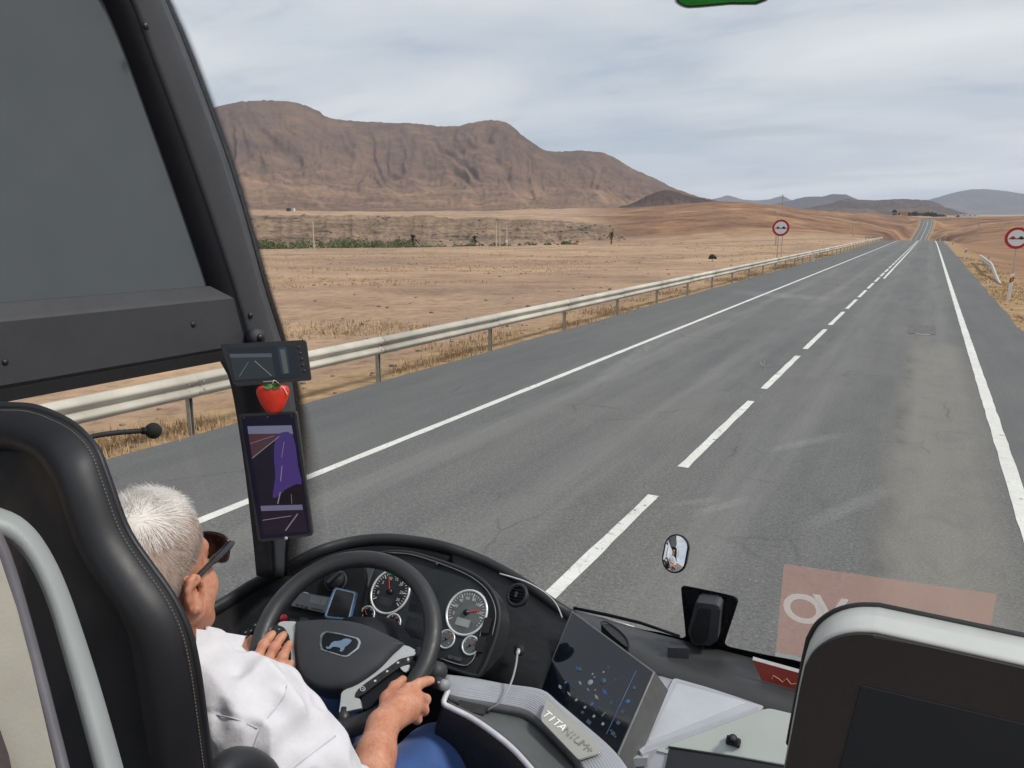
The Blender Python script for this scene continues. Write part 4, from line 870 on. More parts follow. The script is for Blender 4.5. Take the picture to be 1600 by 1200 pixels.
# ---- dashboard shell
dash = thing('dashboard', 'wide black and silver dashboard wrapping round the steering wheel below the windscreen', 'dashboard')
L0, L1 = LIP, inward(LIP, .008, .003); L2, L3 = inward(LIP, .016, .001), inward(LIP, .021, -.007)
wall_sheet('cowl_lip', [LIP+np.array([0, 0, -.02]), L0, L1, L2, L3, inward(LIP, .024, -.028)], M_DASHG, dash, 0.003)
low = inward(LIP, .055, 0); rowsb = [inward(LIP, .0235, -.027)]
for zt, dd in ((0.45, .045), (1.0, .070)):
    r_ = inward(LIP, dd, 0); r_[:, 2] = rowsb[0][:, 2]*(1-zt)+1.0*zt; rowsb.append(r_)
wall_sheet('cowl_panel', rowsb, M_DASH, dash, 0.003)
# vertical seam where the left side panel meets the cowl panel
seam = [onX(u, v, -1.545) for u, v in [(361, 936), (366, 965), (372, 990)]]; pass

CP0 = np.array([-1.04, 1.49, 1.765]); CN = np.array([0, -.766, .643])
def cl_(u, v, off=0.0): return onP(u, v, CP0+CN*off, CN)
clus = thing('instrument_cluster', 'curved black instrument cluster with six white ringed dials behind the steering wheel', 'instrument cluster')
HOUS = [(590, 866), (610, 862.5), (640, 864), (677, 874), (727, 892), (757, 911), (773, 932), (780, 960), (775, 993), (763, 1027), (752, 1049), (740, 1056), (687, 1039), (610, 1013), (548, 994), (528, 972), (536, 930), (552, 890), (566, 874)]
hp = catmull([cl_(u, v, .0) for u, v in HOUS], 4, True)
prism('housing', hp, CN, .07, M_DASHG, clus, .006, 3)
# raised hood rim and its bright hairline
rim_p = [cl_(u, v, .004) for u, v in HOUS[:14]]; tube('hood_rim', catmull(rim_p, 5), .0055, M_DASHG, clus, 8)
tube('hood_highlight', catmull([cl_(u, v, .0075) for u, v in [(606, 863.5), (640, 866), (675, 876), (724, 895), (753, 914), (768, 934), (774.5, 960), (769, 993)]], 5), .0016, mat('satin_grey', (0.16, 0.165, 0.17), 0.35), clus, 6)
FACE = [(572, 884), (600, 876), (640, 879), (690, 892), (727, 903), (748, 914), (757.5, 932), (757.5, 960), (750, 993), (741, 1026), (733, 1037), (722, 1040), (688, 1029), (610, 1004), (562, 990), (546, 978), (548, 955), (560, 910)]
prism('face', catmull([cl_(u, v, .0035) for u, v in FACE], 4, True), CN, .004, mat('cluster_face', (0.026, 0.030, 0.034), 0.38, var=0.2, vscale=8), clus)
prism('side_band', catmull([cl_(u, v, .009) for u, v in [(564, 884), (584, 880), (577, 905), (566, 935), (558, 960), (553, 985), (541, 985), (538, 968), (545, 930), (554, 900)]], 4, True), CN, .008, mat('slate_band', (0.085, 0.098, 0.105), 0.5), clus, .002, 2)
prism('rocker_switch', round_poly([cl_(u, v, .013) for u, v in [(551, 903), (560, 905.5), (556, 921), (545, 918)]], .004), CN, .008, M_RUBBER, clus, .0015, 2)
tube('lens_edge', catmull([cl_(u, v, .006) for u, v in [(757, 932), (757.5, 960), (750, 993), (742, 1024), (734, 1036), (722, 1039.5), (688, 1029)]], 4), .0011, mat('lens_edge', (0.30, 0.31, 0.32), 0.25), clus, 6)
CX, CZ = np.array([1.0, 0, 0]), np.array([0, .643, .766])        # cluster plane axes: right, up
FR = Matrix((Vector(CX), Vector(CZ), Vector(CN))).transposed()
def fr4(c): return Matrix.Translation(Vector(map(float, c))) @ FR.to_4x4()
M_RING = mat('dial_ring', (0.72, 0.73, 0.74), 0.3, 0.3); M_TICK = mat('dial_white', (0.55, 0.56, 0.57), 0.6); M_NEEDLE = mat('needle_red', (0.42, 0.03, 0.03), 0.5, emit=((0.5, 0.02, 0.02), 0.25)); M_DIAL = mat('dial_black', (0.009, 0.010, 0.012), 0.35)
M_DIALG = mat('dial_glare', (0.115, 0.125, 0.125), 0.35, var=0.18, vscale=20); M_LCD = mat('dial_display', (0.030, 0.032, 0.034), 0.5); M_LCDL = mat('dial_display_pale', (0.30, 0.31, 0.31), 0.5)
def dial(u, v, r, face_m, nt_, a0, a1, needle, nums, lcd, green=False, small=False, lab=None):
    c = cl_(u, v, .006); D = bpy.data.objects.new('dial', None)
    pts = [c+CX*r*math.cos(2*math.pi*k/48)+CZ*r*math.sin(2*math.pi*k/48) for k in range(48)]
    D = prism('dial', [p for p in pts], CN, .0012, face_m, clus)
    tube('ring', pts, .0032 if not small else .0022, M_RING, D, 8, True)
    bm = bmesh.new(); bg = bmesh.new()
    for k in range(nt_+1):
        a = math.radians(a0+(a1-a0)*k/nt_); maj = k % 5 == 0 if not small else k % 3 == 0; l = r*(.20 if maj else .11); d = CX*math.cos(a)+CZ*math.sin(a); t = np.cross(CN, d)
        w = r*(.024 if maj else .014)*(1.6 if small else 1); p = c+d*(r*.90-l/2)+CN*.0006
        Q = [p-d*l/2-t*w, p+d*l/2-t*w, p+d*l/2+t*w, p-d*l/2+t*w]
        tgt = bg if (green and 95 < math.degrees(a) < 118) else bm
        tgt.faces.new([tgt.verts.new(q) for q in Q])
    o = put('tick_marks', from_bm('tick_marks', bm), M_TICK, D); o['kind'] = 'stuff'
    if green:
        for k in range(7):
            a = math.radians(93+4.2*k); d = CX*math.cos(a)+CZ*math.sin(a); t = np.cross(CN, d); p = c+d*r*.86+CN*.0007; bg.faces.new([bg.verts.new(q) for q in (p-d*r*.05-t*r*.022, p+d*r*.05-t*r*.022, p+d*r*.05+t*r*.022, p-d*r*.05+t*r*.022)])
        put('green_zone', from_bm('green_zone', bg), mat('dial_green', (0.03, 0.32, 0.10), 0.5), D)
    else: bg.free()
    a = math.radians(needle); d = CX*math.cos(a)+CZ*math.sin(a); t = np.cross(CN, d); L = r*.72
    prism('needle', [c-d*r*.12-t*r*.035+CN*.003, c+d*L-t*r*.012+CN*.003, c+d*L+t*r*.012+CN*.003, c-d*r*.12+t*r*.035+CN*.003], CN, .0012, M_NEEDLE, D)
    tube('hub', [c, c+CN*.005], r*.13, M_DIAL, D, 16)
    for s, ang, rr in nums:
        a = math.radians(ang); p = c+(CX*math.cos(a)+CZ*math.sin(a))*r*rr+CN*.0008; text_mesh('numeral', s, r*(.20 if not small else .34), fr4(p), M_TICK, D, .0001)
    if lcd is not None:
        p = c-CZ*r*.46+CN*.0008-CX*r*.02; put('display', pymesh('display', [p+CX*r*sx*.36+CZ*r*sz*.17 for sx, sz in ((-1, -1), (1, -1), (1, 1), (-1, 1))], [(0, 1, 2, 3)]), lcd, D)
    return D
dial(609.5, 924.5, .0565, M_DIAL, 30, 215, -35, 117, [('0', 196, .62), ('5', 150, .62), ('10', 112, .62), ('15', 80, .62), ('20', 45, .62), ('25', 8, .62), ('30', -25, .62)], M_LCD, True)
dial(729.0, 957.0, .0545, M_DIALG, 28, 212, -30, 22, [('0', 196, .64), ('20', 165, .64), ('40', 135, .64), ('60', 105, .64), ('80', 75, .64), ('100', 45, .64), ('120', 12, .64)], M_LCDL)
dial(573.0, 961.0, .0225, M_DIAL, 9, 160, 20, 130, [('E', 200, .5)], None, small=True)
dial(613.3, 973.3, .0225, M_DIAL, 9, 160, 20, 68, [('A', -35, .6)], None, small=True)
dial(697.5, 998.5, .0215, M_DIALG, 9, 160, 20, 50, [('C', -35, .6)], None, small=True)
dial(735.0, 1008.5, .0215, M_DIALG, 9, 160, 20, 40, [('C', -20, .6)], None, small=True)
for P in ([(637, 962), (668, 971.5), (668, 1001), (631, 990)], [(646, 915), (672, 922), (667, 962), (638, 953)]):
    prism('display_recess', round_poly([cl_(u, v, .0048) for u, v in P], .004), CN, .001, mat('display_off', (0.014, 0.015, 0.020), 0.25), clus)
for P in ([(757, 964), (767.5, 966.5), (762, 990), (751, 987.5)], [(748, 993), (758.5, 996), (753, 1019.5), (741, 1016)]):
    prism('push_button', round_poly([cl_(u, v, .0105) for u, v in P], .004), CN, .008, M_RUBBER, clus, .002, 2)
for P in ([(700, 1022.5), (707, 1024.5), (706, 1030), (699, 1028)], [(709, 1025), (720.5, 1028), (719, 1033.5), (708, 1030.5)]):
    prism('push_button', round_poly([cl_(u, v, .008) for u, v in P], .002), CN, .005, mat('button_grey', (0.07, 0.072, 0.075), 0.5), clus, .001, 2)
tube('light_sensor', [cl_(682, 882, .004), cl_(682, 882, .010)], .005, M_SCREW, clus, 10)

# ---- left console: knob, tachograph, key switches
LN = np.array([.30, -.62, .72]); LN /= np.linalg.norm(LN); LP = at(490, 935, 2.12)
def lc(u, v, off=0.0): return onP(u, v, LP+LN*off, LN)
lcon = thing('left_console', 'dark console left of the dials with a rotary light knob and rows of key switches', 'console')
prism('panel', catmull([lc(u, v, -.006) for u, v in [(372, 985), (400, 955), (440, 922), (480, 900), (520, 882), (560, 874), (572, 900), (560, 950), (550, 1000), (470, 1010), (400, 1020)]], 4, True), LN, .06, M_DASH, lcon, .004)
kc = lc(525, 908, 0); LXa = Vector((1, .48, 0)).normalized(); FRL = rot_frame(LXa, LN)
tube('knob_collar', [kc, kc+LN*.006], .030, M_DASHG, lcon, 28); k_ = tube('light_knob', [kc+LN*.006, kc+LN*.020], [.026, .023], M_TRIMD, lcon, 28)
box('grip', kc+LN*.026, (.010, .044, .014), M_DASHG, k_, rot_frame(lc(520, 900)-lc(535, 916), LN), .003)
prism('label_plate', [lc(u, v, .001) for u, v in [(474, 925), (482, 926.5), (480, 936), (470, 934)]], LN, .001, mat('label_white', (0.55, 0.57, 0.58), 0.5), lcon)
tach = thing('tachograph', 'flat slate tachograph unit with small keys left of the mounted phone', 'tachograph')
prism('case', round_poly([lc(u, v, .006) for u, v in [(471, 925), (519, 934), (508, 958), (454, 946)]], .004), LN, .016, mat('tacho_grey', (0.050, 0.055, 0.062), 0.45), tach, .002)
prism('display', [lc(u, v, .0068) for u, v in [(487, 930), (512, 935), (507, 947), (482, 941)]], LN, .0008, mat('tacho_screen', (0.075, 0.088, 0.095), 0.3), tach)
for q in range(3):
    u0, v0 = 463+7*q, 942.5+2.0*q; prism('key', [lc(u, v, .008) for u, v in [(u0, v0), (u0+4.5, v0+1.2), (u0+3.5, v0+4.2), (u0-1, v0+3)]], LN, .002, M_DASHG, tach, .0006, 1)
prism('slot', [lc(u, v, .0068) for u, v in [(487, 949), (505, 953), (504, 955), (486, 951)]], LN, .0008, M_RUBBER, tach)
for r_ in range(3):
    for c_ in range(4):
        u0, v0 = 362+15*c_-7.0*r_, 1000-11.5*c_+9*r_
        if u0 > 412 - 4*r_: continue
        k_ = prism('key_switch', round_poly([lc(u, v, .006) for u, v in [(u0, v0), (u0+11, v0-7.2), (u0+15, v0-2.6), (u0+4, v0+5)]], .002), LN, .008, M_TRIMD, lcon, .0015, 2)
        prism('mark', [lc(u, v, .0068) for u, v in [(u0+5.5, v0-.5), (u0+8, v0-2.2), (u0+8.6, v0-1.4), (u0+6.1, v0+.4)]], LN, .0006, mat('key_mark', (0.32, 0.33, 0.34), 0.5), k_)
pb = lc(443.5, 966, .03); kk = bpy.data.meshes.new('x'); bpy.data.meshes.remove(kk)
bm = bmesh.new(); bmesh.ops.create_uvsphere(bm, u_segments=16, v_segments=10, radius=.0105, matrix=Matrix.Translation(Vector(pb)))
pk = put('brake_knob', from_bm('brake_knob', bm), mat('red_knob', (0.50, 0.015, 0.025), 0.3, coat=.3), None, True); tag(pk, 'small red parking brake knob peeking over the left spoke of the steering wheel', 'knob')
tube('shaft', [pb-LN*.03, pb], .006, M_RUBBER, pk, 10)
for P in ([(452, 966), (466, 968), (464, 975), (450, 973)], [(469, 964), (482, 966), (480, 972), (467, 970)]):
    prism('vent_button', round_poly([lc(u, v, .01) for u, v in P], .002), LN, .01, M_TRIM, lcon, .001, 2)
phone = thing('smartphone', 'smartphone in a blue case propped in a holder beside the dials', 'phone')
PN = np.array([.42, -.72, .55]); PN /= np.linalg.norm(PN); PP = at(532, 942, 1.99)
def ph(u, v, off=0.0): return onP(u, v, PP+PN*off, PN)
prism('case', round_poly([ph(u, v) for u, v in [(522, 916.5), (559, 925), (548, 969), (505.5, 965)]], .008, 5), PN, .012, mat('case_blue', (0.035, 0.13, 0.30), 0.4), phone, .002)
prism('bezel', round_poly([ph(u, v, .0008) for u, v in [(524, 918.5), (555.5, 926), (545.5, 967), (508, 963)]], .006, 5), PN, .002, mat('phone_silver', (0.42, 0.45, 0.48), 0.3, .5), phone)
prism('screen', round_poly([ph(u, v, .0016) for u, v in [(525, 920), (554, 927), (544, 966), (510, 962.5)]], .005, 5), PN, .001, mat('phone_glass', (0.012, 0.014, 0.018), 0.08, rvar=.02), phone)
tube('holder_arm', [ph(530, 968, -.012), ph(530, 972, -.05), lc(528, 962, 0)], .008, M_RUBBER, phone, 10)

# ---- black panel right of the dials, vent, charging cable
def curve(P, n): return np.array(resample(catmull(P, 5), n))
cA = np.array(inward(LIP, .023, -.022))[40:]; NB = 20; cA = resample(cA, NB)
cB = curve([cl_(728, 1052, -.012), cl_(752, 1059, -.020), at(790, 1068, 1.90), at(820, 1073, 1.885), at(846, 1078, 1.875)], NB)
rowsp = []
for t in np.linspace(0, 1, 9):
    bul = math.sin(math.pi*t)*.022; rowsp.append([a*(1-t)+b*t+np.array([.0, -.6, .8])*bul*0.6 for a, b in zip(cA, cB)])
wall_sheet('knee_panel', rowsp, M_DASH, dash, .004)
KN = np.array([-.12, -.78, .62]); KN /= np.linalg.norm(KN); KP = at(808, 930, 2.03)
vc = KP; vent = thing('air_vent', 'small round black air vent right of the instrument cluster', 'air vent')
FRV = rot_frame((1, 0, 0), KN); vx, vz = np.array(FRV.col[0]), np.array(FRV.col[1])
tube('bezel', [vc+vx*.026*math.cos(a)+vz*.026*math.sin(a) for a in np.linspace(0, 2*math.pi, 33)[:-1]], .0055, M_DASHG, vent, 8, True)
tube('body', [vc-KN*.02, vc-KN*.002], .024, M_RUBBER, vent, 24)
for q in (-.012, -.004, .004, .012): box('slat', vc+vz*q+KN*.001, (.042*math.cos(q*45), .0022, .008), M_TRIMD, vent, FRV)
box('tab', vc+KN*.006, (.006, .014, .006), M_TRIM, vent, FRV, .001)
sk = at(811, 1016, 1.93); tube('power_socket', [sk-KN*.004, sk+KN*.004], .013, M_RUBBER, dash, 18)
M_CABLE = mat('cable_grey', (0.30, 0.30, 0.30), 0.5)
tg = tube('charging_cable', catmull([sk+KN*.002, at(809, 1016, 1.905), at(806, 1040, 1.87), at(798, 1068, 1.84), at(783, 1095, 1.82), at(765, 1108, 1.83), at(758, 1112, 1.84)], 8), .0024, M_CABLE, None, 8)
tag(tg, 'thin grey charging cable looping from the black panel down to the tray slot', 'cable')
tube('plug', [sk+KN*.002, at(809, 1020, 1.90)], .0045, mat('plug_white', (0.6, 0.6, 0.58), 0.5), tg, 10); tube('connector', [at(764, 1109, 1.83), at(752, 1116, 1.845)], .005, M_RUBBER, tg, 10)
tube('trim_strip', catmull([p+np.array([0, -.006, .004]) for p in [at(782, 897, 2.10), at(803, 903, 2.10), at(826, 911, 2.11), at(852, 926, 2.12), at(870, 944, 2.13), at(880, 966, 2.12)]], 5), .0022, mat('strip_pale', (0.40, 0.41, 0.41), 0.4), dash, 8)
# =================================================================== CENTRE OF THE DASH
# ---- ribbed silver deck between the black panel and the tray
NB = 40
dT = curve([at(694, 1054, 1.90), at(735, 1059, 1.895), at(790, 1069, 1.885), at(846, 1078, 1.865), at(872, 1098, 1.84), at(905, 1126, 1.815), at(945, 1160, 1.775), at(968, 1184, 1.745), at(990, 1215, 1.71)], NB)
dB = curve([at(697, 1084, 1.845), at(722, 1090, 1.84), at(770, 1098, 1.84), at(818, 1108, 1.83), at(848, 1128, 1.80), at(876, 1155, 1.765), at(900, 1182, 1.73), at(912, 1200, 1.71), at(920, 1218, 1.69)], NB)
rows_ = []; NR = 86
nd = np.array([-.1, -.5, .85]); nd /= np.linalg.norm(nd)
for k in range(NR):
    t = k/(NR-1); rib = .0014*(0.5+0.5*math.sin(2*math.pi*t*13)) if .06 < t < .97 else 0
    rows_.append([a*(1-t)+b*t+nd*(rib-.001+.006*math.sin(math.pi*t)) for a, b in zip(dT, dB)])
wall_sheet('ribbed_deck', rows_, M_SILVER, dash, .003)
# step down to the soft tray, tray pad, bright rim
tB = np.array([p+np.array([0, -.004, -.022]) for p in dB]); tR = curve([at(700, 1096, 1.80), at(735, 1115, 1.785), at(768, 1137, 1.76), at(800, 1163, 1.735), at(830, 1194, 1.70), at(846, 1215, 1.68)], NB)
wall_sheet('tray_step', [dB+nd*-.001, tB], mat('deck_edge', (0.10, 0.105, 0.115), 0.5), dash, .002)
wall_sheet('tray_pad', [tB*(1-t)+tR*t+nd*(-.006*math.sin(math.pi*t)) for t in np.linspace(0, 1, 8)], mat('tray_leather', (0.088, 0.094, 0.096), 0.55, var=.08, vscale=20, grain=.5, gscale=420, gdist=.001), dash, .003)
rimc = curve([at(700, 1079, 1.82), at(693, 1098, 1.80), at(703, 1105, 1.797), at(735, 1121, 1.782), at(768, 1143, 1.757), at(800, 1169, 1.732), at(828, 1199, 1.70), at(842, 1218, 1.68)], 46)
tube('tray_rim', rimc, .0062, mat('rim_silver', (0.60, 0.60, 0.64), 0.35, .15), dash, 10)
down = []
for dz, dd in ((0, 0), (-.05, .02), (-.16, .05), (-.45, .05)): down.append(rimc+np.array([-dd, dd*.3, dz-.004]))
wall_sheet('leg_panel', down, mat('leg_panel', (0.012, 0.011, 0.014), 0.6), dash, .003)
prism('tray_slot', round_poly([at(717, 1093, 1.815), at(760, 1103, 1.815), at(756, 1117, 1.80), at(716, 1107, 1.80)], .003), nd, .004, M_RUBBER, dash)
# stalk knobs right of the column
st = thing('column_stalk', 'black column stalk with a pale round end beside the right hand', 'stalk')
tube('lever', [at(640, 1050, 1.90), at(672, 1062, 1.84), at(692, 1070, 1.80)], [.012, .013, .014], M_DASHG, st, 14)
tube('end_cap', [at(691, 1069.5, 1.802), at(697, 1071, 1.787)], [.0125, .0115], mat('stalk_cap', (0.26, 0.27, 0.28), 0.5), st, 16)
tube('turn_ring', [at(681, 1048, 1.835), at(686, 1049, 1.815)], [.021, .020], M_TRIM, st, 20)
tube('mark', [at(684.5, 1066, 1.795), at(686, 1067, 1.790)], .003, M_CABLE, st, 8)

# ---- big touch screen, turned to the driver
TL, TR, BL = np.array([-.731, 1.698, 1.72]), np.array([-.4545, 1.529, 1.72]), np.array([-.728, 1.511, 1.61])
SN = np.cross(BL-TL, TR-TL); SN /= np.linalg.norm(SN); SN = SN if SN@(EYE-TL) > 0 else -SN
def sc_(u, v, off=0.0): return onP(u, v, TL+SN*off, SN)
scr = thing('touch_screen', 'large tilted black touch screen in a grey housing, faint blue icons and glossy reflections', 'touch screen')
q0 = [sc_(u, v, 0) for u, v in [(893, 953), (1023, 1049), (966, 1180), (844, 1072.5)]]
prism('housing', q0, SN, .078, mat('screen_housing', (0.135, 0.137, 0.137), 0.42, 0.3, grain=.2, gscale=800), scr, .0035, 3)
q1 = [sc_(u, v, .0012) for u, v in [(894.5, 957), (1019.5, 1050), (964.5, 1175), (846.5, 1071.5)]]
prism('glass', q1, SN, .002, mat('screen_gloss', (0.006, 0.008, 0.013), 0.05, var=.05, rvar=.01, spec=.7), scr)
ux = (q1[1]-q1[0]); ux /= np.linalg.norm(ux); uz = np.cross(SN, ux)
FS = Matrix((Vector(ux), Vector(uz), Vector(SN))).transposed().to_4x4()
def s4(u, v): return Matrix.Translation(Vector(sc_(u, v, .0016))) @ FS
M_ICW = mat('icon_white', (0.05, 0.05, 0.05), .5, emit=((.5, .55, .6), .24)); M_ICB = mat('icon_blue', (0.01, 0.02, 0.05), .5, emit=((.06, .20, .62), .28)); M_ICD = mat('icon_dim', (0.02, 0.03, 0.05), .5, emit=((.10, .17, .28), .14)); M_BL = mat('icon_line', (0.02, 0.05, 0.12), .5, emit=((.12, .22, .45), .24))
def icon(u, v, w, h, m, kind=0):
    c = sc_(u, v, .0018)
    if kind == 1: return tube('icon', [c, c+SN*.0003], w, m, scr, 18)
    bm = bmesh.new(); P = [c+ux*w*x+uz*h*z for x, z in ((-1, -1), (1, -1), (1, 1), (-1, 1))]; bm.faces.new([bm.verts.new(p) for p in P])
    if kind == 2:
        for s in (-1, 1): bm.faces.new([bm.verts.new(c+ux*(w*x+s*w*1.9)+uz*(h*z*.6-s*h*.4)) for x, z in ((-.5, -1), (.5, -1), (.5, 1), (-.5, 1))])
    return put('icon', from_bm('icon', bm), m, scr)
icon(922.5, 1066, .0068, .0068, M_ICW, 1)
for (u, v, w, h, m, k) in [(884, 1066, .003, .003, M_ICB, 0), (925, 1100, .0038, .0038, M_ICB, 0), (875, 1073, .0026, .003, M_ICW, 2), (889, 1084, .003, .002, M_ICW, 2), (900.5, 1093.5, .003, .003, M_ICW, 0), (914, 1105, .003, .003, M_ICW, 0), (928, 1119, .003, .003, M_ICW, 0), (942, 1131, .0034, .003, M_ICW, 0),
                            (906.5, 1067, .0026, .0026, M_ICW, 2), (932, 1089, .003, .003, M_ICW, 2), (926, 1053, .0022, .0022, M_ICW, 0), (929, 1058, .0018, .0018, M_ICW, 0), (943, 1050, .0026, .0026, M_ICW, 1), (919, 1077.5, .0018, .0015, M_ICW, 2), (930, 1078, .002, .0015, M_ICW, 0), (897, 1074, .0008, .006, M_ICD, 0), (943, 1116, .0008, .006, M_ICW, 0),
                            (942, 1064, .008, .008, M_ICD, 1), (905, 1046, .006, .006, M_ICD, 1), (903, 1045, .004, .003, M_ICB, 2), (945, 1081, .004, .003, M_ICB, 2), (955, 1098, .004, .004, M_ICD, 0), (981, 1096, .005, .005, M_ICB, 1), (973, 1112, .005, .004, M_ICD, 0), (966, 1129, .005, .004, M_ICD, 0), (958, 1146, .005, .004, M_ICD, 2), (990, 1075, .005, .005, M_ICD, 1), (951, 1043, .003, .003, M_ICD, 2), (962, 1062, .004, .002, M_ICD, 0), (910, 1113, .004, .003, M_ICD, 0), (920, 1128, .007, .004, M_ICD, 0)]: icon(u, v, w, h, m, k)
tube('divider', [sc_(994, 1048, .0018), sc_(947.5, 1147, .0018)], .0009, M_BL, scr, 4)
bm = bmesh.new()
for (u, v, u2, v2) in [(880, 1060, 940, 1108), (896, 1060, 960, 1112), (915, 1087, 950, 1117)]:
    a, b_ = sc_(u, v, .0017), sc_(u2, v2, .0017); w = uz*.0004; bm.faces.new([bm.verts.new(q) for q in (a-w, b_-w, b_+w, a+w)])
put('icon_row_line', from_bm('icon_row_line', bm), M_ICD, scr)['kind'] = 'stuff'
# domed speaker grille on the dash just behind the screen
sg = [onZ(u, v, 1.635) for u, v in [(939, 974.5), (948, 974), (962, 982), (977, 996), (983, 1008), (980, 1013), (968, 1004), (952, 990)]]
spk = tag(prism('speaker_grille', catmull(sg, 5, True), (0, -.1, 1), .03, mat('grille_black', (0.02, 0.02, 0.022), 0.7, var=.3, vscale=400), None, .006, 3), 'small black oval speaker grille on the dash behind the touch screen', 'speaker')
tube('edge_ring', [np.array(p)+np.array([0, 0, .003]) for p in catmull(sg, 5, True)], .0022, M_GLOSS, spk, 6, True)
# dash top strip along the foot of the windscreen
zt = 1.568
ds = [onZ(u, v, zt) for u, v in [(893, 952), (935, 966), (990, 992), (1044, 1013), (1120, 1036), (1181, 1056), (1260, 1080)]]; df = [onZ(u, v, zt-.004) for u, v in [(905, 985), (950, 1012), (1000, 1042), (1053, 1058), (1120, 1078), (1191, 1101), (1275, 1128)]]
ds_, df_ = curve(ds, 30), curve(df, 30)
ext = lambda P, dx: np.vstack([P, P[-1]+np.array([dx*.4, 0, 0]), P[-1]+np.array([dx, 0, 0])])
ds_, df_ = ext(ds_, .85), ext(df_, .85)
back = ds_.copy(); back[:, 1] = 1.962; back[:, 2] = 1.562
wall_sheet('dash_top', [back, ds_, ds_*.6+df_*.4+np.array([0, 0, .003]), df_, df_+np.array([0, -.004, -.03])], mat('dash_top_grey', (0.045, 0.046, 0.049), 0.5, var=.12, vscale=9, grain=.4, gscale=600, gdist=.0008), dash, .003)
# white panel sloping to the passenger, with a ribbed border
wP = [onZ(1052, 1059, 1.566), onZ(1190, 1099, 1.562), onZ(1200, 1104, 1.555), at(1193, 1109, 2.08), at(1110, 1138, 1.985), at(1003, 1176, 1.86), at(999, 1168, 1.865), at(1030, 1104, 2.01)]
wn = np.cross(wP[5]-wP[0], wP[1]-wP[0]); wn /= np.linalg.norm(wn); wn = wn if wn[2] > 0 else -wn
def wp(u, v, off=0.0): return onP(u, v, wP[0]+wn*off, wn)
prism('white_panel', round_poly([wp(u, v) for u, v in [(1053, 1059), (1188, 1097), (1194, 1103), (1188, 1110), (1003, 1178), (997, 1170)]], .006), wn, .03, M_SILVER2, dash, .003, 3)
prism('panel_flank', [wp(u, v, -.008) for u, v in [(1026, 1056), (1062, 1058), (1012, 1184), (966, 1186)]], wn, .02, M_SILVER, dash)
prism('panel_inset', round_poly([wp(u, v, .0012) for u, v in [(1058, 1067), (1168, 1097), (1040, 1148), (1012, 1158)]], .006), wn, .002, mat('panel_white', (0.45, 0.465, 0.51), 0.42, var=.03), dash, .0006, 1)
bm = bmesh.new()
for k in range(40):
    t0 = k/40; a = [(1060+120*t0, 1063.5+32.5*t0), (1057+118*t0, 1066.5+32*t0)]
    p, q = wp(*a[0], .0012), wp(*a[1], .0012); w = (wp(a[0][0]+1.0, a[0][1], .0012)-p)
    bm.faces.new([bm.verts.new(x) for x in (p, p+w, q+w, q)])
    b0 = (1008+178*t0, 1173-64*t0); p, q = wp(*b0, .0012), wp(b0[0]+2.5, b0[1]-7, .0012); w = (wp(b0[0]+1.6, b0[1], .0012)-p); bm.faces.new([bm.verts.new(x) for x in (p, p+w, q+w, q)])
put('panel_ribs', from_bm('panel_ribs', bm), mat('rib_shadow', (0.36, 0.37, 0.40), .5), dash)['kind'] = 'stuff'
# lower silver face, hatch plate with lock knob, black pocket
hP = at(1110, 1165, 1.88); hn = np.array([.05, -.62, .78]); hn /= np.linalg.norm(hn)
def hp_(u, v, off=0.0): return onP(u, v, hP+hn*off, hn)
prism('lower_face', [hp_(u, v, -.004) for u, v in [(985, 1178), (1003, 1180), (1192, 1112), (1330, 1150), (1330, 1260), (960, 1260), (966, 1186)]], hn, .05, M_SILVER, dash, .002)
prism('hatch_plate', round_poly([hp_(u, v, .001) for u, v in [(1022, 1172), (1200, 1106), (1300, 1130), (1280, 1222), (1046, 1178)]], [.004, .012, .004, .004, .004]), hn, .012, M_GREENSIL, dash, .0022, 3)
prism('pocket', round_poly([hp_(u, v, .0025) for u, v in [(1046, 1168), (1260, 1202), (1260, 1262), (1030, 1240)]], .004), hn, .006, mat('pocket_black', (0.008, 0.009, 0.014), .5), dash, .002, 2)
tube('pocket_edge', [hp_(1044, 1167, .004), hp_(1140, 1181, .004), hp_(1262, 1202, .004)], .0022, mat('pocket_edge', (0.05, 0.055, 0.055), .5), dash, 6)
tube('seam', catmull([hp_(1000, 1168, .002), hp_(1006, 1182, .002), hp_(1006, 1215, .002)], 5), .0016, mat('seam_grey', (0.16, 0.16, 0.165), .5), dash, 6)
bk = hp_(1146, 1160, .002); FH = rot_frame((1, 0, 0), hn)
lk = thing('lock_knob', 'small black stepped lock knob standing on the grey green hatch plate', 'knob')
box('foot', bk+hn*.006, (.030, .018, .014), M_RUBBER, lk, FH, .003); tube('barrel', [bk+hn*.010, bk+hn*.026], [.0105, .0095], M_TRIMD, lk, 18); tube('top', [bk+hn*.026, bk+hn*.031], [.007, .006], M_TRIM, lk, 18)
# nameplate beside the screen
nP = at(893, 1138, 1.765); nn = np.cross(at(940, 1168, 1.735)-at(852, 1095, 1.815), at(845, 1125, 1.775)-at(852, 1095, 1.815)); nn /= np.linalg.norm(nn); nn = nn if nn[2] > 0 else -nn
def np_(u, v, off=0.0): return onP(u, v, nP+nn*off, nn)
npl = thing('nameplate', 'champagne metal nameplate with chrome letters on the ribbed deck under the touch screen', 'nameplate')
prism('plate', round_poly([np_(u, v, .004) for u, v in [(855, 1092), (940.5, 1169), (938, 1176), (904, 1186.5), (846, 1126), (845.5, 1117)]], .004), nn, .004, mat('champagne_metal', (0.42, 0.41, 0.36), 0.35, .5, var=.04, vscale=20), npl, .0008, 2)
la, lb = np_(849.5, 1116, .0045), np_(921, 1175, .0045); lx = (lb-la); ll = np.linalg.norm(lx); lx /= ll; lz = np.cross(nn, lx)
lz = lz if (lz@_u) > 0 else -lz
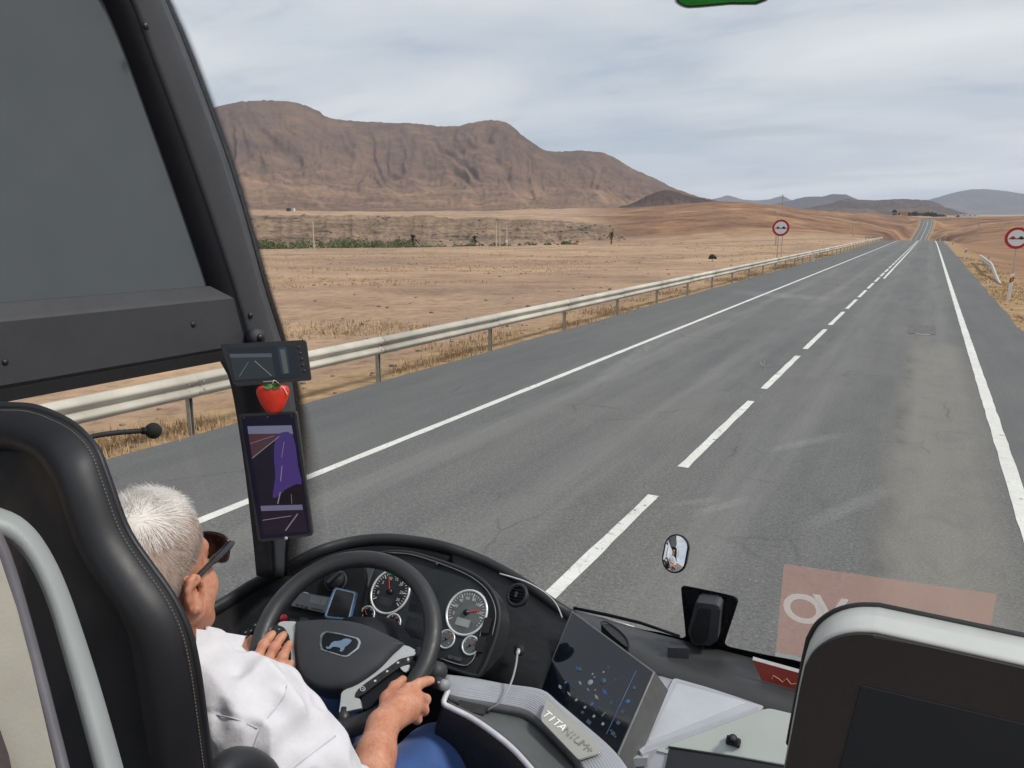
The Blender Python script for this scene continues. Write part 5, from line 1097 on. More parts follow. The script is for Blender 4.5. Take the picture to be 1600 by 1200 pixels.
tA, tB_ = np_(848, 1128, .0045), np_(858, 1102, .0045)
for k, ch in enumerate('TITANIUM+'):
    p = la+lx*ll*(k+.35)/8.6+lz*.0035; Mx = Matrix((Vector(lx), Vector(lz), Vector(nn))).transposed().to_4x4()
    text_mesh('letter', ch, .027, Matrix.Translation(Vector(p)) @ Mx, mat('letter_bright', (0.82, 0.83, 0.83), .4) if k < 4 else mat('letter_dim', (0.30, 0.29, 0.265), .35, .6), npl, .0008)

# =================================================================== ON THE WINDSCREEN
# black ceramic band along the foot of the glass with the tab that backs the sensor
band = [(885, 958), (935, 968), (988, 981.5), (1030, 988), (1066, 997), (1071.5, 994), (1064.5, 924), (1066, 917.5), (1072, 916), (1142, 930.5), (1151, 936), (1152, 942), (1133, 1000), (1133, 1006), (1138, 1010.5), (1190, 1022), (1239, 1031), (1420, 1078), (1420, 1120), (1240, 1068), (1181, 1056), (1100, 1030), (1044, 1014), (988, 996), (930, 978)]
bnd = prism('glass_border', [on_ws(u, v, .004) for u, v in band], WS_N, .001, M_FRIT, bus)
seq = [(1035, 989.5), (1066, 996.5), (1071, 992), (1064.3, 924), (1066.5, 916.8), (1073, 915.5), (1142, 930), (1152, 936.5), (1152.5, 943), (1133.5, 1001), (1134, 1006.5), (1139, 1010), (1190, 1021.5), (1300, 1047)]
inn = curve([on_ws(u, v, .0052) for u, v in seq], 120); cc = on_ws(1104, 968, .0052)
out_ = []
for i, p in enumerate(inn):
    t = inn[min(i+1, len(inn)-1)]-inn[max(i-1, 0)]; t /= np.linalg.norm(t); n_ = np.cross(t, np.array(WS_N)); out_.append(p+n_*.013 if n_@np.array([0, 0, 1]) > -2 else p)
sgn = 1 if (np.cross(inn[60]-inn[59], np.array(WS_N))@np.array([0, 0, 1])) > 0 else -1
out_ = np.array([p+sgn*(o-p) for p, o in zip(inn, out_)])
uv_strip('glass_border_dots', inn, out_, M_DOTS, bus, .0028, 5)
sen = thing('rain_sensor', 'black rain and camera sensor housing on the dark tab of the windscreen', 'sensor')
def sw(u, v, off): return on_ws(u, v, off)
prism('housing', round_poly([sw(u, v, .045) for u, v in [(1087, 941), (1119, 945), (1126, 950), (1121, 1001), (1110, 1009), (1081, 1007), (1074.5, 986)]], .006), WS_N, .04, M_TRIM, sen, .007, 3)
prism('recess', round_poly([sw(u, v, .0465) for u, v in [(1091, 951), (1111, 953.5), (1106, 999), (1098, 1006), (1084, 1004), (1079.5, 987)]], .004), WS_N, .002, M_RUBBER, sen, .0008, 1)
tube('cable', catmull([sw(1097, 1008, .03), sw(1098, 1018, .035), sw(1097, 1032, .03)], 5), .0028, M_RUBBER, sen, 8)
prism('junction_box', round_poly([onZ(u, v, 1.60) for u, v in [(1047, 1002), (1067, 1005), (1078, 1014), (1043, 1012)]], .003), (0, 0, 1), .03, M_TRIM, sen, .003, 2)
# wiper at the foot of the glass
wip = thing('wiper', 'black wiper arm and pale link lying along the foot of the windscreen outside', 'wiper')
tube('arm', [on_ws(896, 950, -.05), on_ws(950, 961, -.055), on_ws(1000, 973, -.05), on_ws(1062, 994, -.03)], [.0055, .006, .0055, .005], M_TRIMD, wip, 8, squash=.6)
tube('link', [on_ws(905, 957, -.035), on_ws(945, 966, -.04), on_ws(992, 981, -.03)], .0045, mat('link_grey', (0.30, 0.31, 0.31), .4, .3), wip, 8)
tube('blade', [on_ws(893, 953, -.03), on_ws(940, 969, -.03), on_ws(985, 985, -.02)], .0035, M_RUBBER, wip, 6)
# small round-ended convex mirror stuck to the glass
mir = thing('blind_spot_mirror', 'small rounded convex mirror stuck low on the windscreen, reflecting the driver', 'mirror')
mc = on_ws(1055, 865, .012); MN = Vector(np.array([-.62, -.70, .30])).normalized(); MN = (Vector(EYE-mc).normalized()*0.55+Vector(np.array([-1.0, .75, 2.12])-mc).normalized()*0.45).normalized()
mz = Vector((.04, 0, 1)); mz = (mz-MN*mz.dot(MN)).normalized(); mx_ = mz.cross(MN).normalized()
def stadium(w, h, n=10):
    P = []
    for s, a0 in ((1, 0), (-1, math.pi)):
        for k in range(n+1):
            a = a0+math.pi*k/n; P.append((w*math.cos(a), s*(h-w)+w*math.sin(a)))
    return P
prism('frame', [mc+np.array(mx_)*x+np.array(mz)*z for x, z in stadium(.0335, .052)], MN, .012, M_GLOSS, mir, .003, 2)
bm = bmesh.new(); rings_ = []
for f in np.linspace(1, 0.08, 7):
    rings_.append([bm.verts.new(mc+np.array(mx_)*x*f+np.array(mz)*z*f+np.array(MN)*(.001+.0055*(1-f*f))) for x, z in stadium(.029, .0475, 12)])
for A, B in zip(rings_, rings_[1:]):
    for k in range(len(A)): bm.faces.new((A[k], A[(k+1) % len(A)], B[(k+1) % len(A)], B[k]))
bm.faces.new(rings_[-1])
put('mirror_glass', from_bm('mirror_glass', bm), mat('mirror_silver', (0.86, 0.87, 0.88), 0.02, 1.0, var=0, rvar=.01), mir, True)
# sign card on the dash, and its reflection painted as a translucent sheet on the glass
crd = thing('sign_card', 'dark red sign card with white top edge standing at the foot of the windscreen', 'sign card')
cN = np.array([0.0, -.97, .24]); cN /= np.linalg.norm(cN); cP = onZ(1190, 1062, 1.578)+np.array([0, .0, .0])
def cd(u, v, off=0.0): return onP(u, v, cP+cN*off, cN)
cq = [cd(u, v) for u, v in [(1176, 1031), (1420, 1099), (1420, 1128), (1190, 1063)]]
prism('board', cq, cN, .006, mat('card_red', (0.26, 0.030, 0.016), .5, var=.06), crd)
prism('top_edge', [cq[0]+cN*.0004, cq[1]+cN*.0004, cq[1]+np.array([0, .004, .007]), cq[0]+np.array([0, .004, .007])][::-1], (0, -.3, 1), .003, mat('card_white', (0.75, 0.73, 0.70), .6), crd)
bm = bmesh.new()
zz = [(1206, 1061), (1208, 1055.5), (1216, 1060), (1223, 1066), (1229, 1060), (1236, 1069), (1246, 1068)]
tube_bm(bm, [cd(u, v, .0007) for u, v in zz], .0011, 4); put('lettering', from_bm('lettering', bm), mat('card_letter', (0.55, 0.30, 0.24), .6), crd)['kind'] = 'stuff'
def reflection(name, col, alpha):
    """Painted reflection: partly clear, the rest scatters light from both sides."""
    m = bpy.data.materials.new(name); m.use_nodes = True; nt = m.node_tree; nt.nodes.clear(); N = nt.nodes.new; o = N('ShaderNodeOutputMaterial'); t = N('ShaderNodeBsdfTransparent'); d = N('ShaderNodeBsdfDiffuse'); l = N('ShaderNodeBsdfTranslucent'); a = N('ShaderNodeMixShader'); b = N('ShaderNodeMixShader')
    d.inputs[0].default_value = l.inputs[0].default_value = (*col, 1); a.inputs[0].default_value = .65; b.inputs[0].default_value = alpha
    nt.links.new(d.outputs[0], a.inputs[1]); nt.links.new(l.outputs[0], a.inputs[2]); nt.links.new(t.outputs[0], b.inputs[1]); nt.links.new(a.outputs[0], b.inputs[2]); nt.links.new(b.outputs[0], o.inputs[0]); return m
fl = thing('windscreen_reflection', 'painted red reflection with pale letters O and V on the windscreen, partly behind the partition', 'reflection')
put('red_reflection', pymesh('red_reflection', [on_ws(u, v, .002) for u, v in [(1225, 881), (1557, 928), (1530, 1085), (1212, 1018)]], [(0, 1, 2, 3)]), reflection('reflection_red', (0.93, 0.50, 0.38), .40), fl)
put('strip_reflection', pymesh('strip_reflection', [on_ws(u, v, .002) for u, v in [(1212, 1018.5), (1530, 1085.5), (1528, 1110), (1209, 1036)]], [(0, 1, 2, 3)]), reflection('reflection_white', (0.70, 0.76, 0.72), .5), fl)
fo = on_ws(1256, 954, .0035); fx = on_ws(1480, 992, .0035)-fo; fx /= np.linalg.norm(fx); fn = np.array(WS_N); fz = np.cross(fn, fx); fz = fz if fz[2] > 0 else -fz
MF = Matrix((Vector(fx), Vector(fz), Vector(fn))).transposed().to_4x4(); M_FW = reflection('reflection_letter', (0.97, 0.99, 0.97), .80)
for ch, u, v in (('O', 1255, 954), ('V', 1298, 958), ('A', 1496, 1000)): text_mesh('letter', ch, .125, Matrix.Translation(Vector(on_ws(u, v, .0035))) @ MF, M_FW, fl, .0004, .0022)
# green edged label at the top of the glass
gn = thing('green_label', 'rounded bright green label on the windscreen cut off by the top of the frame', 'label')
g_ = [(1056, -4), (1060, 4), (1072, 10), (1085, 10.5), (1140, 6), (1196, 0), (1198, -60), (1056, -60)]
prism('backing', catmull([on_ws(u, v, .0025) for u, v in [(1053, -4), (1057, 6), (1070, 12.5), (1088, 12.8), (1140, 8), (1198, 2), (1212, -60), (1045, -60)]], 3, True), WS_N, .0015, mat('label_white2', (0.75, 0.75, 0.76), .5), gn)
prism('dark_line', catmull([on_ws(u, v, .0045) for u, v in [(1056, -5), (1059.5, 4.5), (1072, 10.8), (1086, 11), (1140, 6.3), (1196, .6), (1209, -58), (1048, -58)]], 3, True), WS_N, .0015, mat('label_dark', (0.012, 0.05, 0.016), .5), gn)
prism('green_face', catmull([on_ws(u, v, .0065) for u, v in [(1058, -7), (1061.5, 2.5), (1073, 8.2), (1086, 8.4), (1140, 3.6), (1194, -2), (1206, -56), (1051, -56)]], 3, True), WS_N, .0015, mat('label_green', (0.012, 0.27, 0.018), .5), gn)

# =================================================================== DISPLAYS ON THE PILLAR
def display_axes(q):
    x = q[1]-q[0]; x /= np.linalg.norm(x); return x
M_BEZ = mat('bezel_black', (0.014, 0.014, 0.016), .42)
def emis(name, col, s): return mat(name, tuple(c*.05 for c in col), .38, emit=(col, s*.55), var=.02, spec=.25)
mon = thing('reversing_monitor', 'small landscape monitor with dark road picture and side buttons at the top of the pillar', 'monitor')
mP = at(415, 567, 1.88); mN = np.array([.62, -.74, .20]); mN /= np.linalg.norm(mN)
def mo(u, v, off=0.0): return onP(u, v, mP+mN*off, mN)
prism('case', round_poly([mo(u, v) for u, v in [(344, 538), (478, 531), (486.5, 594), (366, 604)]], .006), mN, .024, M_BEZ, mon, .003, 3)
prism('screen', [mo(u, v, .001) for u, v in [(356, 544), (461, 540), (470, 590), (365, 596)]], mN, .001, emis('mon_back', (.030, .042, .055), .55), mon)
prism('picture_sky', [mo(u, v, .002) for u, v in [(358, 553), (424, 552), (425, 558), (360, 559)]], mN, .0006, emis('mon_sky', (.16, .19, .22), .5), mon)
prism('picture_road', [mo(u, v, .002) for u, v in [(360, 559.5), (425, 558.5), (430, 589), (367, 594)]], mN, .0006, emis('mon_road', (.060, .075, .085), .5), mon)
bm = bmesh.new()
for a, b_ in (((388, 566), (374, 588)), ((398, 564), (424, 587))): tube_bm(bm, [mo(*a, .0032), mo(*b_, .0032)], .0006, 4)
put('picture_line', from_bm('picture_line', bm), emis('mon_line', (.36, .38, .38), .5), mon)['kind'] = 'stuff'
prism('picture_bus', [mo(u, v, .002) for u, v in [(433, 542), (448, 541.5), (453, 583), (440, 584)]], mN, .0006, emis('mon_blue', (.045, .075, .12), .6), mon)
prism('picture_bar', [mo(u, v, .003) for u, v in [(437, 546), (445, 545.5), (451, 583), (444, 584)]], mN, .0006, emis('mon_bar', (.20, .21, .20), .5), mon)
for k in range(5): tube('button', [mo(467+2.2*k, 542.5+9.2*k, .001), mo(467+2.2*k, 542.5+9.2*k, .003)], .0032, M_TRIM, mon, 10)
prism('brand_mark', [mo(u, v, .0015) for u, v in [(411, 595.5), (427, 594.5), (427.4, 596.5), (411.4, 597.5)]], mN, .0006, mat('mark_grey', (0.25, 0.22, 0.22), .5), mon)
tube('bracket', [mo(410, 575, -.02), mo(408, 575, -.08)], .014, M_RUBBER, mon, 10)
cdp = thing('camera_display', 'tall portrait mirror camera display showing the road in violet on the pillar', 'monitor')
dP = at(430, 745, 1.91); dN = np.array([.60, -.76, .22]); dN /= np.linalg.norm(dN)
def do(u, v, off=0.0): return onP(u, v, dP+dN*off, dN)
prism('case', round_poly([do(u, v) for u, v in [(373, 647), (463, 642.5), (489, 837), (404, 847)]], .006), dN, .034, M_BEZ, cdp, .003, 3)
prism('glass', round_poly([do(u, v, .0008) for u, v in [(376.5, 651), (460, 646.5), (485, 833.5), (407, 842.5)]], .003), dN, .001, emis('disp_back', (.012, .008, .030), .6), cdp)
prism('picture_sky', [do(u, v, .0022) for u, v in [(386.5, 666), (455.5, 664.5), (458, 678), (388, 678)]], dN, .0006, emis('disp_sky', (.30, .30, .46), .55), cdp)
prism('picture_land', [do(u, v, .0022) for u, v in [(388, 678.3), (440, 677), (394, 716)]], dN, .0006, emis('disp_land', (.13, .060, .075), .55), cdp)
prism('picture_road', [do(u, v, .0018) for u, v in [(388, 678), (458, 678), (475, 790), (407, 795)]], dN, .0006, emis('disp_road', (.020, .016, .032), .6), cdp)
prism('picture_bus', catmull([do(u, v, .0026) for u, v in [(433, 680), (457, 679), (466, 730), (471, 756), (450, 762), (435, 775), (426, 776), (430, 745), (428, 710)]], 3, True), dN, .0006, emis('disp_violet', (.095, .055, .27), .60), cdp)
prism('picture_wheel', catmull([do(u, v, .0030) for u, v in [(437, 776), (450, 763), (470, 757), (476, 786), (440, 787)]], 3, True), dN, .0006, emis('disp_dark', (.016, .010, .018), .5), cdp)
bm = bmesh.new()
for a, b_, w in (((436, 682), (394, 716), .0010), ((444, 690), (440, 715), .0008), ((440.5, 728), (438.5, 752), .0013), ((438, 769), (434, 787), .0018), ((455, 772), (456, 787), .0007), ((410, 813), (455, 806), .0008), ((465, 803), (446, 829), .0014), ((428, 681), (391, 693), .0006)): tube_bm(bm, [do(*a, .0036), do(*b_, .0036)], w, 4)
put('picture_line', from_bm('picture_line', bm), emis('disp_line', (.40, .37, .46), .55), cdp)['kind'] = 'stuff'
prism('second_sky', [do(u, v, .0024) for u, v in [(407, 790.5), (472, 788.5), (473.5, 796.5), (408, 798.5)]], dN, .0006, emis('disp_sky2', (.26, .25, .40), .55), cdp)
prism('second_road', [do(u, v, .0024) for u, v in [(408, 799), (473.5, 797), (480, 830), (412, 836)]], dN, .0006, emis('disp_road2', (.030, .018, .040), .55), cdp)
for u, v in ((381, 653), (455, 650), (418, 652)): tube('screw', [do(u, v, .0008), do(u, v, .0022)], .0022, M_TRIM, cdp, 10)
tube('knob', [do(447, 841, .0005), do(447, 841, .004)], .004, mat('knob_grey', (0.35, 0.35, 0.36), .4), cdp, 12)
tube('bracket', [do(440, 740, -.03), do(430, 740, -.10)], .03, M_RUBBER, cdp, 12)
# strawberry hanging between the two displays
str_ = thing('strawberry_freshener', 'red strawberry shaped air freshener with green leaves hanging between the two displays', 'air freshener')
sP = at(427, 623, 1.84); sN = mN; sx = np.cross(np.array([0, 0, 1.0]), sN); sx /= np.linalg.norm(sx); sz = np.cross(sN, sx)
bm = bmesh.new(); prf = [(0, -.034), (.010, -.0325), (.020, -.024), (.029, -.008), (.035, .008), (.0365, .018), (.033, .027), (.022, .031), (.008, .029), (0, .0285)]
prf = [tuple(p) for p in catmull(prf, 4)]; rings_ = []
for r, h in prf: rings_.append([bm.verts.new(sP+sx*max(r, .0002)*math.cos(a)+sN*max(r, .0002)*.42*math.sin(a)+sz*h) for a in np.linspace(0, 2*math.pi, 33)[:-1]])
for A, B in zip(rings_, rings_[1:]):
    for k in range(32): bm.faces.new((A[k], A[(k+1) % 32], B[(k+1) % 32], B[k]))
fr = put('fruit', from_bm('fruit', bm), mat('strawberry_red', (0.62, 0.035, 0.016), .35, var=.1, vscale=60), str_, True)
bm = bmesh.new()
for _ in range(46):
    h = rng.uniform(-.028, .022); a = rng.uniform(0, math.pi); r = np.interp(h, [p[1] for p in prf], [p[0] for p in prf]); p = sP+sx*r*math.cos(a)+sN*(r*.42*math.sin(a)+.0004)+sz*h
    bmesh.ops.create_icosphere(bm, subdivisions=1, radius=.00085, matrix=Matrix.Translation(Vector(p)))
put('seeds', from_bm('seeds', bm), mat('seed', (0.30, 0.02, 0.01), .5), fr)['kind'] = 'stuff'
for k in range(7):
    a = -.35+3.84*k/6; d = sx*math.cos(a)*.021-sz*abs(math.sin(a))*.006-sz*.001; b0 = sP+sz*.0305+sN*.010; side = np.cross(d, sN); side /= np.linalg.norm(side)
    prism('leaf', [b0-side*.004, b0+d*.55-side*.0065+sN*.009, b0+d+sN*.007, b0+d*.55+side*.0065+sN*.009, b0+side*.004], sN, .0012, mat('strawberry_leaf', (0.060, 0.16, 0.035), .5), str_)
tube('string', catmull([sP+sz*.030, sP+sz*.042+sx*.003, mo(437, 600, -.01)], 5), .0009, mat('string_white', (.7, .7, .66), .7), str_, 5)
tube('string_tail', catmull([sP+sz*.031+sx*.012+sN*.008, sP+sz*.024+sx*.024+sN*.012, sP+sz*.008+sx*.033+sN*.012], 5), .0009, mat('string_white', (.7, .7, .66), .7), str_, 5)
# gooseneck microphone above the driver's seat
mic = thing('gooseneck_microphone', 'thin black gooseneck microphone reaching out above the driver seat', 'microphone')
ga = [at(u, v, d) for u, v, d in [(70, 720, 1.28), (112, 698, 1.30), (142, 683, 1.31), (175, 677, 1.32), (210, 674, 1.33), (231, 673, 1.335)]]
tube('neck', catmull(ga, 6), .0042, M_RUBBER, mic, 8); tube('collar', [at(221, 673.3, 1.333), at(233, 673, 1.335)], .0058, M_TRIMD, mic, 10)
bm = bmesh.new(); bmesh.ops.create_uvsphere(bm, u_segments=20, v_segments=12, radius=.0128, matrix=Matrix.Translation(Vector(at(239.5, 673, 1.337)))); put('foam_head', from_bm('foam_head', bm), mat('foam', (0.010, 0.009, 0.010), .9, grain=.6, gscale=900), mic, True)

# faint wiper smears and an insect mark on the glass
def smear_mat():
    m = bpy.data.materials.new('glass_smear'); m.use_nodes = True; nt = m.node_tree; nt.nodes.clear(); N = nt.nodes.new; o = N('ShaderNodeOutputMaterial'); t = N('ShaderNodeBsdfTransparent'); l = N('ShaderNodeBsdfTranslucent'); l.inputs[0].default_value = (.95, .95, .95, 1); mx = N('ShaderNodeMixShader')
    uv = N('ShaderNodeUVMap'); sep = N('ShaderNodeSeparateXYZ'); nt.links.new(uv.outputs[0], sep.inputs[0])
    def hump(x): return mathn(nt, 'MULTIPLY', mathn(nt, 'MULTIPLY', x, mathn(nt, 'SUBTRACT', 1.0, x)), 4.0)
    n = noise_node(nt, 90, 4, .7, coords(nt)); a = mathn(nt, 'MULTIPLY', mathn(nt, 'MULTIPLY', hump(sep.outputs[0]), hump(sep.outputs[1])), maprange(nt, n.outputs['Fac'], .3, .7, .02, .16))
    nt.links.new(a, mx.inputs[0]); nt.links.new(t.outputs[0], mx.inputs[1]); nt.links.new(l.outputs[0], mx.inputs[2]); nt.links.new(mx.outputs[0], o.inputs[0]); return m
M_SMEAR = smear_mat()
for a, b_, w in (((1075, 806), (1182, 776), 14), ((1190, 706), (1330, 676), 12), ((1040, 790), (1130, 778), 10), ((900, 615), (1080, 500), 18), ((1130, 455), (1330, 470), 9), ((1240, 830), (1400, 760), 26)):
    d = np.array(b_)-np.array(a); d = d/np.linalg.norm(d); n_ = np.array([-d[1], d[0]])*w/2
    q = [on_ws(*(np.array(a)-n_), .001), on_ws(*(np.array(b_)-n_), .001), on_ws(*(np.array(b_)+n_), .001), on_ws(*(np.array(a)+n_), .001)]
    o = put('smear', pymesh('smear', q, [(0, 1, 2, 3)]), M_SMEAR, bus); ul = o.data.uv_layers.new(name='UVMap')
    for k, c in enumerate(((0, 0), (1, 0), (1, 1), (0, 1))): ul.data[k].uv = c
bm = bmesh.new()
for a, b_ in (((1188, 566), (1193, 575)), ((1193, 575), (1201, 571)), ((1193, 575), (1194, 563)), ((1190, 572), (1195, 576))): tube_bm(bm, [on_ws(*a, .001), on_ws(*b_, .001)], .0011, 4)
put('insect_mark', from_bm('insect_mark', bm), mat('insect_mark', (0.5, 0.48, 0.42), .8), bus)['kind'] = 'stuff'
# =================================================================== STEERING WHEEL
WC = np.array([-1.0745, 1.2177, 1.7933]); _th, _ph = math.radians(36.8), math.radians(17.5)
WN = np.array([math.sin(_ph)*math.sin(_th), -math.cos(_ph)*math.sin(_th), math.cos(_th)])
def wh(u, v, off=0.0): return onP(u, v, WC+WN*off, WN)
we1 = np.cross(np.array([0, 1, 0]), WN); we1 /= np.linalg.norm(we1); we2 = np.cross(WN, we1)
M_WHEEL = mat('wheel_leather', (0.027, 0.028, 0.031), .45, var=.08, vscale=20, grain=.35, gscale=900, gdist=.0005)
M_HUB = mat('hub_plastic', (0.033, 0.036, 0.042), .5, var=.06, vscale=12, grain=.4, gscale=800, gdist=.0006)
sw_ = thing('steering_wheel', 'dark grey steering wheel with silver spokes, key rows and an animal emblem', 'steering wheel')
RM, rm = .1985, .0205
bm = bmesh.new(); tube_bm(bm, [WC+we1*RM*math.cos(a)+we2*RM*math.sin(a) for a in np.linspace(0, 2*math.pi, 97)[:-1]], rm, 20, True); put('rim', from_bm('rim', bm), M_WHEEL, sw_, True)
for P in ([(684, 1000), (694, 1001)],):
    pass
HUBP = [(463, 970.5), (490, 967.8), (516, 967.3), (545, 970), (571, 976), (603, 990), (631, 1004), (630, 1009), (614, 1024), (596, 1043), (577, 1058), (558, 1070), (541, 1076.5), (518, 1079.5), (498, 1077.5), (483, 1071), (470, 1060), (463.5, 1047), (460, 1025), (459.5, 1005), (460.5, 985)]
hubc = catmull([wh(u, v, .012) for u, v in HUBP], 4, True); hc_ = np.mean(hubc, 0); rings_ = []; bm = bmesh.new()
for f, h in ((1.0, -.05), (1.0, -.012), (.985, .0), (.95, .006), (.86, .011), (.6, .015), (.3, .016), (.02, .0165)):
    rings_.append([bm.verts.new(hc_+(p-hc_)*f+WN*h) for p in hubc])
for A, B in zip(rings_, rings_[1:]):
    for k in range(len(A)): bm.faces.new((A[k], A[(k+1) % len(A)], B[(k+1) % len(A)], B[k]))
bm.faces.new(rings_[-1]); put('hub_cover', from_bm('hub_cover', bm), M_HUB, sw_, True)
# faceted lower chin of the cover
EMB = [(500.5, 992), (507.5, 985.5), (532, 989.5), (560.5, 997), (564, 1003), (560.6, 1013), (543.6, 1026), (536, 1026), (501.5, 1015.5), (499, 1006)]
eo = .0295
ef = prism('emblem_frame', round_poly([wh(u, v, eo) for u, v in EMB], .004), WN, .006, M_CHROME, sw_, .0015, 2)
ec = np.mean([(u, v) for u, v in EMB], 0)
def shr(P, f): return [(ec[0]+(u-ec[0])*f, ec[1]+(v-ec[1])*f) for u, v in P]
prism('emblem_plate', round_poly([wh(u, v, eo+.0006) for u, v in shr(EMB, .89)], .0035), WN, .001, M_GLOSS, sw_)
Z5 = lambda P: [(380+x/4.706, 960+y/4.706) for x, y in P]
LION = [(608, 243), (612, 236), (630, 238), (650, 208), (672, 196), (700, 196), (722, 190), (738, 180), (760, 177), (778, 180), (795, 187), (797, 196), (786, 201), (788, 212), (774, 216), (766, 228), (750, 236), (744, 246), (738, 262), (728, 263), (732, 272), (708, 271), (715, 258), (712, 246), (694, 240), (664, 237), (646, 244), (640, 252), (616, 252)]
prism('emblem', [wh(u, v, eo+.0022) for u, v in Z5(LION)], WN, .0015, mat('emblem_blue', (0.17, 0.255, 0.36), .4, .3), sw_)
M_SPOKE = mat('spoke_silver', (0.50, 0.52, 0.52), .35, .3, var=.03)
def plate(name, P, off, th, m, bev=.0015, par=None, r=.004): return prism(name, round_poly([wh(u, v, off) for u, v in P], r), WN, th, m, par or sw_, bev, 2)
plate('spoke', Z5([(1165, 222), (1220, 235), (1278, 268), (1258, 300), (1190, 318), (1120, 352), (1000, 435), (905, 500), (830, 560), (815, 612), (858, 618), (872, 688), (790, 705), (703, 727), (716, 640), (722, 570), (900, 470), (1080, 320)]), .010, .012, M_SPOKE)
plate('key_strip', Z5([(1255, 300), (1230, 352), (1150, 388), (1020, 480), (880, 590), (818, 612), (838, 560), (960, 470), (1100, 365), (1150, 328)]), .0125, .008, mat('key_black', (0.016, 0.017, 0.019), .4), .002)
plate('lower_tongue', Z5([(1148, 388), (1226, 366), (1212, 408), (1190, 428)]), .0105, .006, M_SPOKE, .001)
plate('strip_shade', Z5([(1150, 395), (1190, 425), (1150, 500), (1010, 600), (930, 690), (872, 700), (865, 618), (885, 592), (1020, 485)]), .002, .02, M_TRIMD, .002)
for k, (x, y) in enumerate([(1213, 330), (1138, 355), (1058, 418), (970, 488)]):
    u, v = 380+x/4.706, 960+y/4.706
    plate('key_mark', [(u-1.9, v-.9), (u+1.6, v-1.9), (u+2.0, v+.6), (u-1.5, v+1.7)], .0135, .0008, M_TICK, 0, None, .0003)
    if k == 0: plate('key_mark', [(u-.8, v-2.7), (u+.7, v-2.8), (u+.9, v+2.4), (u-.6, v+2.6)], .0136, .0008, M_TICK, 0, None, .0003)
for x, y in [(1176, 343), (1098, 386), (1014, 452), (922, 518)]:
    u, v = 380+x/4.706, 960+y/4.706; tube('key_joint', [wh(u-2, v-3, .0128), wh(u+2.6, v+3.4, .0128)], .0006, M_RUBBER, sw_, 5)
rc = wh(566.5, 1076.3, .0136); tube('round_mark', [rc+we1*.0058*math.cos(a)+we2*.0042*math.sin(a) for a in np.linspace(0, 2*math.pi, 21)[:-1]], .0009, M_TICK, sw_, 5, True); tube('round_mark_bar', [rc-we1*.003, rc+we1*.003], .0009, M_TICK, sw_, 5)
plate('spoke', Z5([(262, 58), (300, 50), (388, 50), (376, 150), (374, 250), (386, 400), (420, 480), (448, 520), (418, 545), (380, 490), (352, 420), (350, 300), (340, 180), (300, 105), (250, 78)]), .010, .012, M_SPOKE)
plate('key_pad', Z5([(205, 100), (240, 72), (300, 95), (335, 150), (350, 240), (352, 330), (356, 430), (320, 400), (280, 360), (215, 230)]), .0115, .012, mat('key_black', (0.016, 0.017, 0.019), .4), .002)
for x, y in [(262, 110), (304, 216), (318, 345), (325, 395)]:
    u, v = 380+x/4.706, 960+y/4.706; tube('key_mark', [wh(u-1.6, v+.6, .0128), wh(u, v-.8, .0128), wh(u+1.8, v+.5, .0128)], .0007, M_TICK, sw_, 5)
# spoke roots running into the rim, and the column under the hub
for u, v, u2, v2 in ((650, 1022, 670, 1028), (430, 985, 408, 995), (540, 1108, 536, 1135)):
    tube('spoke_root', [wh(u, v, -.004), wh(u2, v2, -.004)], [.016, .019], M_WHEEL, sw_, 12, squash=.8)
col_ = tag(tube('steering_column', [WC-WN*.03, WC-WN*.12+np.array([0, .05, 0]), np.array([-1.05, 1.50, 1.42]), np.array([-1.04, 1.60, 1.0])], [.060, .085, .11, .12], M_TRIMD, None, 24), 'dark plastic steering column shroud rising from the floor to the wheel hub', 'steering column')

# =================================================================== DRIVER'S SEAT
M_SEAT = mat('seat_leather', (0.013, 0.014, 0.017), .46, var=.12, vscale=9, grain=.35, gscale=1100, gdist=.0006, rvar=.06, spec=.45)
M_SEATB = mat('seat_shell_black', (0.012, 0.013, 0.016), .6, var=.1, vscale=6)
seat = thing('driver_seat', 'black leather driver seat with raised headrest and beige stitching, seen from behind', 'seat')
OUT = [(-160, 665, -1.32), (-90, 648, -1.24), (-30, 640, -1.165), (0, 638, -1.12), (30, 637, -1.08), (60, 640, -1.035), (100, 655, -.975), (130, 672, -.93), (150, 700, -.895), (160, 730, -.880), (175, 770, -.865), (200, 830, -.845), (235, 880, -.815), (270, 925, -.785), (295, 970, -.765), (304, 1010, -.757), (315, 1080, -.752), (331, 1200, -.75), (345, 1320, -.75)]
INB = [(-150, 730, -1.30), (-90, 712, -1.23), (-30, 700, -1.15), (-5, 693, -1.11), (22, 690, -1.06), (48, 692, -1.02), (75, 700, -.97), (95, 716, -.935), (110, 742, -.91), (120, 768, -.895), (131, 800, -.885), (145, 845, -.87), (165, 890, -.85), (190, 930, -.825), (215, 970, -.805), (230, 1015, -.80), (240, 1085, -.795), (256, 1205, -.79), (268, 1325, -.79)]
eo_ = np.array(curve([onX(*p) for p in OUT], 70)); Yo = eo_[:, 1].copy(); Ys = np.convolve(np.pad(Yo, 6, 'edge'), np.ones(13)/13, 'valid'); eo_[:, 1] = Ys
